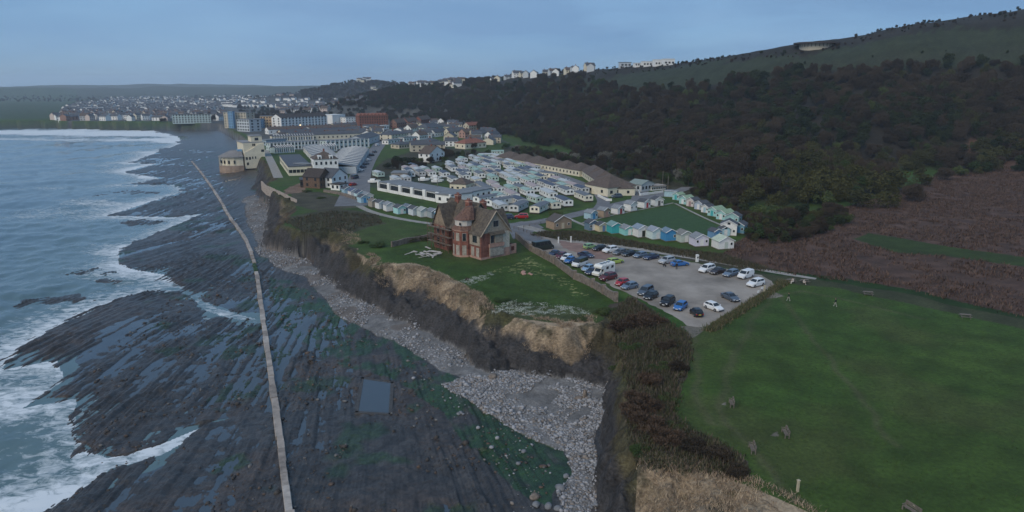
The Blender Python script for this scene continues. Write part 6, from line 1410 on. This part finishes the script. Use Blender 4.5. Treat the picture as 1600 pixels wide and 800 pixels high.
# ------------------------------------------------------------------ tufts: bracken, rough grass, straw on the cliffs
def tufts(name, label, cat, pts, mats, seed, h=(.25,.6), w=.25, blades=5, lean=.5, up=None, thick=.2):
    r = np.random.default_rng(seed); n = len(pts); N_ = n*blades
    c = np.repeat(pts, blades, 0)+np.column_stack([r.normal(0, w, (N_, 2)), np.zeros(N_)])
    a = r.uniform(0, 2*np.pi, N_); hh = r.uniform(h[0], h[1], N_); d = np.column_stack([np.cos(a)*lean*r.uniform(.3,1,N_), np.sin(a)*lean*r.uniform(.3,1,N_), np.ones(N_)])*hh[:, None]
    if up is not None: d = d+np.repeat(up, blades, 0)*hh[:, None]
    s = np.column_stack([-np.sin(a), np.cos(a), np.zeros(N_)])*(hh*thick)[:, None]
    v = np.concatenate([c-s, c+s, c+d*.9]); i = np.arange(N_); f = np.stack([i, i+N_, i+2*N_], 1)
    me = mesh_np(name, v, f, None, smooth=False)
    for m_ in mats: me.materials.append(m_)
    me.polygons.foreach_set('material_index', r.integers(0, len(mats), N_).astype(np.int32))
    return link(name, me, label=label, cat=cat, kind='stuff')
def poly_points(n, seed, pix, z=10, mode='land'):
    r = np.random.default_rng(seed); P = PL(pix, z); lo, hi = P.min(0), P.max(0); q = r.uniform(0, 1, (n*10, 2))*(hi-lo)+lo; q = q[inpoly(P, q[:, 0], q[:, 1])][:n]
    return np.column_stack([q, ground_z(q[:, 0], q[:, 1])])
BRK = [nmat('dead_bracken_a', (.092,.052,.036), var=.3), nmat('dead_bracken_b', (.054,.038,.028), var=.3), nmat('dead_bracken_c', (.118,.074,.052), var=.3)]
bp_ = poly_points(22000, 51, [(1125,402),(1165,372),(1200,357),(1290,332),(1420,302),(1480,264),(1620,252),(1800,252),(1800,520),(1600,497),(1400,448),(1220,428)])
gp = PL([(1330,372),(1360,364),(1500,388),(1700,415),(1700,428),(1600,417),(1480,400),(1400,395)]); bp_ = bp_[~inpoly(gp, bp_[:, 0], bp_[:, 1])]
cl = fbm(bp_[:, 0], bp_[:, 1], 7, 3, 210); bp_ = bp_[cl > .38]
tufts('bracken', 'dead brown bracken covering the slope beyond the lawn', 'bracken', bp_, BRK, 61, (.3,.9), .5, 7, 1.2, thick=.14)
SCR = [nmat('scrub_twig_a', (.058,.056,.026), var=.3), nmat('scrub_twig_b', (.045,.05,.022), var=.3), nmat('scrub_twig_c', (.09,.068,.048), var=.3)]
sp_ = np.concatenate([poly_points(3200, 52, [(830,368),(850,362),(905,362),(1000,380),(1060,390),(1130,398),(1200,420),(1190,424),(1000,388),(880,374)]), poly_points(4500, 53, [(955,490),(985,466),(1050,508),(1075,525),(1080,560),(1062,600),(1052,650),(1075,670),(1120,690),(1160,715),(1168,750),(1100,738),(1012,735),(985,690),(985,600)]), poly_points(900, 54, [(440,345),(520,330),(590,336),(598,350),(540,362),(480,364)])])
tufts('rough_scrub', 'brown and green rough scrub on banks and cliff edges', 'scrub', sp_, SCR, 62, (.3,.9), .4, 7, .8, thick=.12)
STR = [nmat('straw_a', (.38,.29,.19), var=.25), nmat('straw_b', (.28,.205,.135), var=.3), nmat('straw_c', (.19,.135,.09), var=.3)]
st = np.concatenate([poly_points(7000, 56, [(575,398),(640,408),(752,462),(772,486),(772,505),(700,462),(640,440),(585,425)], 9.5), poly_points(2600, 57, [(815,498),(870,508),(926,500),(920,530),(880,540),(822,530)], 9), poly_points(3000, 58, [(1000,730),(1060,728),(1110,738),(1170,760),(1240,795),(1300,840),(1150,860),(1000,850)], 8.5), poly_points(1500, 59, [(500,345),(556,345),(566,385),(548,395),(530,372)], 8)])
inl = inpoly(LANDP, st[:, 0], st[:, 1]); d1 = dline(TOP, st[:, 0], st[:, 1]); d0 = dline(TOE, st[:, 0], st[:, 1]); kn_ = fbm(st[:, 0], st[:, 1], 3.5, 3, 221) > .42; st, inl, d0, d1 = st[kn_], inl[kn_], d0[kn_], d1[kn_]
st = st[(inl & (d1 < 2.5)) | (~inl & (d0/(d0+d1) > .42))]
tufts('straw_grass', 'bleached straw coloured grass hanging over the cliff edge', 'grass', st, STR, 63, (.15,.5), .35, 5, 1.6, thick=.1)
bk = poly_points(2600, 55, [(1100,517),(1160,479),(1212,447),(1218,439),(1232,441),(1170,482),(1114,518)]); tufts('bank_grass', 'long olive and straw grass on the bank between car park and lawn', 'grass', bk, [nmat('bank_a', (.07,.075,.03), var=.3), nmat('bank_b', (.05,.07,.024), var=.3), nmat('bank_c', (.16,.125,.07), var=.3)], 70, (.3,.8), .4, 6, .8, thick=.1)
GRT = [nmat('grass_a', (.035,.068,.022), var=.3), nmat('grass_b', (.055,.072,.026), var=.3)]
gt = np.concatenate([poly_points(5000, 64, [(610,392),(690,385),(720,405),(800,400),(870,430),(955,475),(925,498),(800,490),(765,480),(700,435),(640,412)]), poly_points(5000, 65, [(1080,520),(1215,450),(1300,450),(1400,470),(1600,515),(1600,800),(1240,795),(1170,740),(1060,660),(1085,560)])])
tufts('grass_tussocks', 'short green tussocks in the garden and clifftop lawn', 'grass', gt, GRT, 66, (.06,.22), .3, 5, .7)
FLW = nmat('white_flower_petals', (.55,.56,.5), var=.1)
fw = np.concatenate([poly_points(900, 67, [(775,480),(800,470),(850,474),(905,482),(925,492),(860,492),(800,492),(770,490)]), poly_points(260, 68, [(715,440),(745,432),(768,424),(764,436),(735,445)])])
fw = fw[fbm(fw[:, 0], fw[:, 1], 1.6, 3, 220) > .42]; fw[:, 2] += .12
tufts('white_flowers', 'drifts of small white flowers on the garden cliff edge', 'flowers', fw, [FLW], 69, (.08,.2), .25, 4, 1.5)

# ------------------------------------------------------------------ pebbles and boulders on the beach
def ico(sub_=1):
    bm = bmesh.new(); bmesh.ops.create_icosphere(bm, subdivisions=sub_, radius=1); v = np.array([x.co[:] for x in bm.verts]); f = np.array([[q.index for q in p.verts] for p in bm.faces]); bm.free(); return v, f
iv, iff = ico(1)
PEB = [nmat('pebble_pale', (.28,.28,.29), var=.2, scale=.4), nmat('pebble_grey', (.17,.175,.185), var=.3, scale=.4), nmat('pebble_warm', (.20,.175,.155), var=.25, scale=.4)]
r = np.random.default_rng(71); pebs = []
for P, n in zip(SHP, (11000, 9500, 3000)):
    lo, hi = P.min(0), P.max(0); q = r.uniform(0, 1, (n*6, 2))*(hi-lo)+lo; q = q[inpoly(P, q[:, 0]+(fbm(q[:,0],q[:,1],6,3,61)-.5)*3, q[:, 1]+(fbm(q[:,0],q[:,1],6,3,62)-.5)*3) & inpoly(SEAP, q[:, 0], q[:, 1])]
    q = q[fbm(q[:, 0], q[:, 1], 5, 3, 230) > .40][:n]; pebs.append(q)
ex = PL([(640,590),(720,600),(800,670),(890,740),(880,800),(800,800),(760,690)], 1.5); q = r.uniform(0, 1, (400, 2))*(ex.max(0)-ex.min(0))+ex.min(0); pebs.append(q[inpoly(ex, q[:, 0], q[:, 1])])
pb = np.concatenate(pebs); n = len(pb); pz = ground_z(pb[:, 0], pb[:, 1])
sz = np.exp(r.normal(-2.1, .48, n)); sz = np.clip(sz, .06, .5)
sc3 = sz[:, None]*r.uniform(.7, 1.25, (n, 3))*np.array([1, 1, .7]); an = r.uniform(0, 6.28, n); ca, sa = np.cos(an), np.sin(an)
vv = iv[None]*sc3[:, None, :]*(1+r.normal(0, .07, (n, len(iv), 1))); vx = vv[..., 0]*ca[:, None]-vv[..., 1]*sa[:, None]+pb[:, 0][:, None]; vy = vv[..., 0]*sa[:, None]+vv[..., 1]*ca[:, None]+pb[:, 1][:, None]; vz = vv[..., 2]+(pz+sz*.25)[:, None]
V3 = np.stack([vx, vy, vz], -1).reshape(-1, 3); F3 = (iff[None]+(np.arange(n)*len(iv))[:, None, None]).reshape(-1, 3)
me = mesh_np('shingle_stones', V3, F3, None, smooth=True)
for m_ in PEB: me.materials.append(m_)
me.polygons.foreach_set('material_index', np.repeat(r.choice(3, n, p=[.42,.38,.2]), len(iff)).astype(np.int32)); link('shingle_stones', me, label='grey rounded stones heaped on the shingle beach', cat='stones', kind='stuff')
rr2 = np.random.default_rng(77); P = PL([(150,560),(250,470),(330,440),(400,420),(470,450),(600,540),(720,610),(860,720),(860,800),(300,800),(100,790)], 1); q = rr2.uniform(0, 1, (9000, 2))*(P.max(0)-P.min(0))+P.min(0); q = q[inpoly(P, q[:, 0], q[:, 1])]; q = q[fbm(q[:, 0], q[:, 1], 9, 3, 240) > .5][:2600]
n = len(q); pz = ground_z(q[:, 0], q[:, 1]); sz = np.clip(np.exp(rr2.normal(-1.9, .5, n)), .06, .5); vv = iv[None]*(sz[:, None]*rr2.uniform(.5, 1.4, (n, 3))*np.array([1, 1, .6]))[:, None, :]*(1+rr2.normal(0, .15, (n, len(iv), 1)))
V3 = (vv+np.column_stack([q, pz+sz*.1])[:, None, :]).reshape(-1, 3); F3 = (iff[None]+(np.arange(n)*len(iv))[:, None, None]).reshape(-1, 3); me = mesh_np('loose_rocks', V3, F3, None, smooth=False)
for m_ in (nmat('loose_rock_dark', (.05,.043,.038), var=.4), nmat('loose_rock_grey', (.12,.115,.11), var=.4), nmat('loose_rock_brown', (.085,.06,.045), var=.4)): me.materials.append(m_)
me.polygons.foreach_set('material_index', np.repeat(rr2.choice(3, n, p=[.5,.2,.3]), len(iff)).astype(np.int32)); link('loose_rocks', me, label='dark broken rocks strewn over the rock shelf', cat='rocks', kind='stuff')
BOULD = [(835,778,.75,'pale rounded boulder on the weedy rock at the lower edge'),(876,764,.7,'pale boulder beside the lowest shingle tongue'),(838,790,.6,'boulder just below the pale rounded one'),(857,792,.6,'dark boulder in the row at the lower edge'),(872,796,.6,'boulder at the lower end of the row'),(915,576,.9,'tall broken rock slab leaning at the cove cliff'),(905,580,.8,'rock block at the foot of the cove cliff'),(770,575,.9,'rock block fallen below the garden cliff'),(885,745,.5,'small pale boulder on the green weed'),(818,706,.45,'pale stone on the green weed slope'),(810,725,.4,'small pale stone lower on the green weed slope')]
for k, (px, py, s, lb) in enumerate(BOULD):
    zb_ = 1.5 if py > 570 or px < 960 else 9
    for _ in range(4): g = G(px, py, zb_); zb_ = float(ground_z(g[0], g[1])[0])
    v_, f_ = ico(2); rr = np.random.default_rng(300+k); v_ = v_*np.array([1, .8, .65])*s*(1+.28*(fbm(v_[:, 0]*3+k, v_[:, 1]*3+v_[:, 2]*2, 1, 2, k)-.5)[:, None]*2)
    if 'slab' in lb: v_ = v_*np.array([.6, .6, 2.4])
    link('boulder', mesh_np('boulder', v_, f_, STONE if px > 990 or 'rock' in lb.split() or 'slab' in lb else PEB[1], smooth=False), label=lb, cat='boulder', group='boulders below the cliff', loc=(g[0], g[1], zb_+s*.2), rz=rr.uniform(0, 6))

# ------------------------------------------------------------------ benches, posts, tables, people
def bench(px, py, an, label):
    r = thing('bench', label, 'bench', P3(px, py), R(an), 'benches on the clifftop lawn')
    for k in range(4): MB().box(-.9,.9,-.02+k*.12,.08+k*.12,.43,.47).build('seat_slat', TIMBER, r)
    for k in range(4): MB().box(-.9,.9,.47+k*.02,.51+k*.02,.55+k*.11,.63+k*.11).build('back_slat', TIMBER, r)
    for x in (-.85, .85):
        for y in (.0, .46): MB().box(x-.05,x+.05,y-.05,y+.05,0,.43 if y < .2 else .98).build('leg', TIMBER, r)
        MB().box(x-.05,x+.05,-.08,.5,.62,.68).build('armrest', TIMBER, r)
    MB().box(-.12,.12,.452,.468,.80,.90).build('plaque', M_('brass_plaque', (.55,.5,.36), rough=.3, metallic=.6), r)
bench(1172,704,-100,'timber bench with plaque nearest the brown thicket'); bench(1140,633,-102,'timber bench highest up the seaward lawn edge'); bench(1224,680,-98,'timber bench farther in from the cliff edge'); bench(1421,803,-70,'timber bench at the bottom edge of the lawn')
def picnic(px, py, an, label):
    r = thing('picnic_table', label, 'picnic table', P3(px, py), R(an), 'picnic tables on the lawn')
    for k in range(4): MB().box(-.95,.95,-.36+k*.19,-.2+k*.19,.72,.76).build('top_plank', TIMBER, r)
    for s in (-1, 1):
        for k in range(2): MB().box(-.95,.95,s*.72-.13+k*.14,s*.72-.01+k*.14,.42,.46).build('seat_plank', TIMBER, r)
        for x in (-.7, .7): MB().bar((x, s*.1, .72), (x, s*.75, 0), .05).build('leg', TIMBER, r)
    for x in (-.7, .7): MB().box(x-.04,x+.04,-.8,.8,.36,.42).build('cross_beam', TIMBER, r)
picnic(1236,441,10,'picnic table where the person with the paler hood sits'); picnic(1257,442,10,'picnic table nearest the end of the path'); picnic(1356,461,-15,'empty picnic table by the bracken edge'); picnic(1508,497,-15,'empty picnic table farthest along the bracken edge')
def post(px, py, h, wdt, mat, label, name='post', cat='post', cap=None, group=None):
    r = thing(name, label, cat, P3(px, py), .3, group); MB().loft([[(-wdt,-wdt,-.1),(wdt,-wdt,-.1),(wdt,wdt,-.1),(-wdt,wdt,-.1)],[(-wdt,-wdt,h*.94),(wdt,-wdt,h*.94),(wdt,wdt,h*.94),(-wdt,wdt,h*.94)],[(-wdt*.5,-wdt*.5,h),(wdt*.5,-wdt*.5,h),(wdt*.5,wdt*.5,h),(-wdt*.5,wdt*.5,h)]]).build('shaft', mat, r)
    if cap: MB().box(-wdt*1.4,wdt*1.4,-wdt*1.4,wdt*1.4,h,h+.08).build('cap', cap, r)
    return r
PALE = M_('pale_oak_post', (.42,.36,.25), var=.2)
post(1246,768,1.3,.11,PALE,'pale timber waymark post alone on the lower lawn',cap=PALE)
post(1194,458,1.7,.13,PALE,'tall timber gate post at the lawn corner of the car park',cap=PALE)
post(872.5,380,1.7,.14,WHITE,'white gate post at the car park entrance, van side',cap=WHITE,group='white gate posts'); post(892,379,1.7,.14,WHITE,'white gate post at the car park entrance, hut side',cap=WHITE,group='white gate posts')
tm = thing('ticket_machine', 'white ticket machine beside the path behind the parked cars', 'ticket machine', P3(1089,409), .3); MB().box(-.3,.3,-.25,.25,0,1.6).build('cabinet', WHITE, tm); MB().prism([(-.36,1.6),(.36,1.6),(.3,1.85),(-.3,1.85)], -.3, .3).build('hood', WHITE, tm); MB().box(-.18,.18,-.28,-.24,.95,1.35).build('screen', GLASS, tm)
for px, py, lb in ((1184,461,'small white sign on a stake by the gate post, car side'),(1190,455,'small white sign board fixed beside the gate post')):
    s_ = thing('sign_board', lb, 'sign', P3(px, py), .4); MB().box(-.04,.04,-.04,.04,0,.9).build('stake', TIMBER, s_); MB().box(-.3,.3,-.07,-.04,.5,1.0).build('board', WHITE, s_)
for px, py, h, lb in ((656,285,8,'thin utility pole on the grass before the glazed terrace, first'),(684,298,8,'thin utility pole on the grass before the glazed terrace, second'),(1043,293,7,'thin pole beside the white verandah'),(1035,283,7,'thin pole in the scrub behind the white verandah')):
    post(px, py+8, h, .09, TIMBER, lb, 'utility_pole', 'pole')
SKIN = M_('skin', (.42,.27,.2), var=.05); HAIR = M_('brown_hair', (.05,.035,.025))
def person(loc, an, label, top, legs, shoes, pose='walk', hair=HAIR):
    vs, es, rs = [], [], []
    def V(p, r, par=None): vs.append(p); rs.append(r); (es.append((par, len(vs)-1)) if par is not None else None); return len(vs)-1
    sit = pose == 'sit'; hz = .5 if sit else .92
    pel = V((0,0,hz), .15); wa = V((0,.01,hz+.2), .13, pel); chv = V((0,.02 if not sit else .08,hz+.44), .155, wa); nk = V((0,.03 if not sit else .12,hz+.58), .06, chv); hd = V((0,.05 if not sit else .16,hz+.68), .085, nk); V((0,.06 if not sit else .17,hz+.8), .08, hd)
    for s in (-1, 1):
        sw = .28*s if pose == 'walk' else 0
        hp = V((s*.1,0,hz-.05), .095, pel)
        if sit: kn = V((s*.12,.42,.5), .075, hp); ak = V((s*.12,.45,.1), .05, kn); V((s*.12,.6,.05), .045, ak)
        else: kn = V((s*.11,sw*.55+.05,.5), .072, hp); ak = V((s*.11,sw*1.0-.03,.1), .05, kn); V((s*.11,sw*1.0+.14,.05), .045, ak)
        sho = V((s*.2,.02 if not sit else .08,hz+.47), .07, chv); el = V((s*.26,(-sw*.5 if not sit else .2),hz+.2), .05, sho); wr = V((s*.24,(.12-sw*.6 if not sit else .42),hz-.02 if not sit else hz+.24), .038, el); hn = V((s*.23,(.16-sw*.6 if not sit else .52),hz-.1 if not sit else hz+.25), .034, wr)
        for k in range(3): V((s*.23+(k-1)*.022,(.19-sw*.6 if not sit else .58),hz-.17 if not sit else hz+.24), .011, hn)
        V((s*.20,(.2-sw*.6 if not sit else .54),hz-.12 if not sit else hz+.27), .011, hn)
    me = bpy.data.meshes.new('person'); me.from_pydata(vs, es, []); ob = bpy.data.objects.new('tmp_person', me); COL.objects.link(ob)
    sk = ob.modifiers.new('skin', 'SKIN'); sk.use_smooth_shade = True
    for i, rr in enumerate(rs): me.skin_vertices[0].data[i].radius = (rr, rr)
    for i in range(len(vs)): me.skin_vertices[0].data[i].use_root = (i == 0)
    sd = ob.modifiers.new('sub', 'SUBSURF'); sd.levels = 1; sd.render_levels = 1
    dg = bpy.context.evaluated_depsgraph_get(); nm = bpy.data.meshes.new_from_object(ob.evaluated_get(dg)); bpy.data.objects.remove(ob)
    for m_ in (top, legs, shoes, SKIN): nm.materials.append(m_)
    for p in nm.polygons:
        c = p.center; p.use_smooth = True
        if c.z > hz+.585: p.material_index = 3
        elif abs(c.x) > .19 and ((not sit and c.z < hz-.03) or (sit and c.y > .45)): p.material_index = 3
        elif c.z < .12: p.material_index = 2
        elif c.z < hz+.02 and abs(c.x) < .22: p.material_index = 1
        else: p.material_index = 0
    r = link('person', nm, label=label, cat='person', loc=loc, rz=R(an), group='people on the clifftop')
    hb = bmesh.new(); bmesh.ops.create_uvsphere(hb, u_segments=10, v_segments=7, radius=.112); hm_ = bpy.data.meshes.new('hair'); hb.to_mesh(hm_); hb.free(); hm_.materials.append(hair); h_ = link('hair', hm_, r); h_.location = (0, (.02 if not sit else .13), hz+.80); h_.scale = (1, 1, .8)
    nb = MB().prism([(-.015,0),(.015,0),(.006,.05)], 0, .04).build('nose', SKIN, r); nb.location = (0, (.13 if not sit else .24), hz+.68)
    return r
DKJ = M_('black_jacket', (.012,.014,.016)); PTR = M_('pale_trousers', (.34,.31,.27)); WSH = M_('white_shoes', (.6,.6,.58)); WHC = M_('white_coat', (.58,.52,.46)); DTR = M_('dark_trousers', (.03,.03,.035))
person(P3(1232,470),75,'person in dark jacket and pale trousers striding near the picnic tables',DKJ,PTR,WSH)
person(P3(1305,479),60,'person in dark jacket walking alone farther out on the lawn',DKJ,PTR,WSH)
x_, y_, z_ = P3(1239,443); person((x_, y_, 10),100,'person in white coat sitting at the picnic table nearer the car park',WHC,WHC,WSH,'sit')
x_, y_, z_ = P3(1255,444.5); person((x_, y_, 10),250,'person in cream coat sitting at the picnic table nearer the path end',WHC,M_('tan_trousers', (.4,.3,.22)),WSH,'sit')
person(P3(1057,421,10.06),170,'person in dark clothes standing beside the bright blue car',DKJ,DTR,DTR,'stand')
DOG = M_('black_dog_coat', (.015,.013,.012))
dx, dy, dz = P3(1038,417,10.06); dg_ = MB()
vs_ = [(0,-.35,.42),(0,0,.44),(0,.3,.46),(0,.42,.6),(0,.58,.6)]; 
me = bpy.data.meshes.new('dog'); V0 = vs_+[(-.1,-.36,.2),(-.1,-.34,.02),(.1,-.36,.2),(.1,-.34,.02),(-.09,.28,.22),(-.09,.29,.02),(.09,.28,.22),(.09,.29,.02),(0,-.55,.55)]
me.from_pydata(V0, [(0,1),(1,2),(2,3),(3,4),(0,5),(5,6),(0,7),(7,8),(2,9),(9,10),(2,11),(11,12),(0,13)], []); ob = bpy.data.objects.new('tmp_dog', me); COL.objects.link(ob); ob.modifiers.new('skin', 'SKIN')
for i, rr in enumerate((.13,.14,.15,.1,.06,.06,.035,.06,.035,.05,.035,.05,.035,.02)): me.skin_vertices[0].data[i].radius = (rr, rr)
s2 = ob.modifiers.new('sub', 'SUBSURF'); s2.levels = 1; s2.render_levels = 1
nm = bpy.data.meshes.new_from_object(ob.evaluated_get(bpy.context.evaluated_depsgraph_get())); bpy.data.objects.remove(ob); nm.materials.clear(); nm.materials.append(DOG); link('dog', nm, label='black dog standing on the gravel beside the silver white car', cat='dog', loc=(dx, dy, dz), rz=.8)

# ------------------------------------------------------------------ evening haze over the bay
hz = MB().box(-9500, 6500, -60, 7700, -4, 190).mesh('haze'); hm = bpy.data.materials.new('haze_air'); hm.use_nodes = True; t = hm.node_tree; t.nodes.remove(t.nodes['Principled BSDF'])
pv_ = t.nodes.new('ShaderNodeVolumePrincipled'); pv_.inputs['Color'].default_value = (.80,.88,.97,1); pv_.inputs['Density'].default_value = .00012; pv_.inputs['Anisotropy'].default_value = .2
t.links.new(pv_.outputs[0], next(n for n in t.nodes if n.type == 'OUTPUT_MATERIAL').inputs['Volume']); hz.materials.append(hm); link('haze', hz, label='thin blue evening haze over the bay and town', cat='haze', kind='stuff')
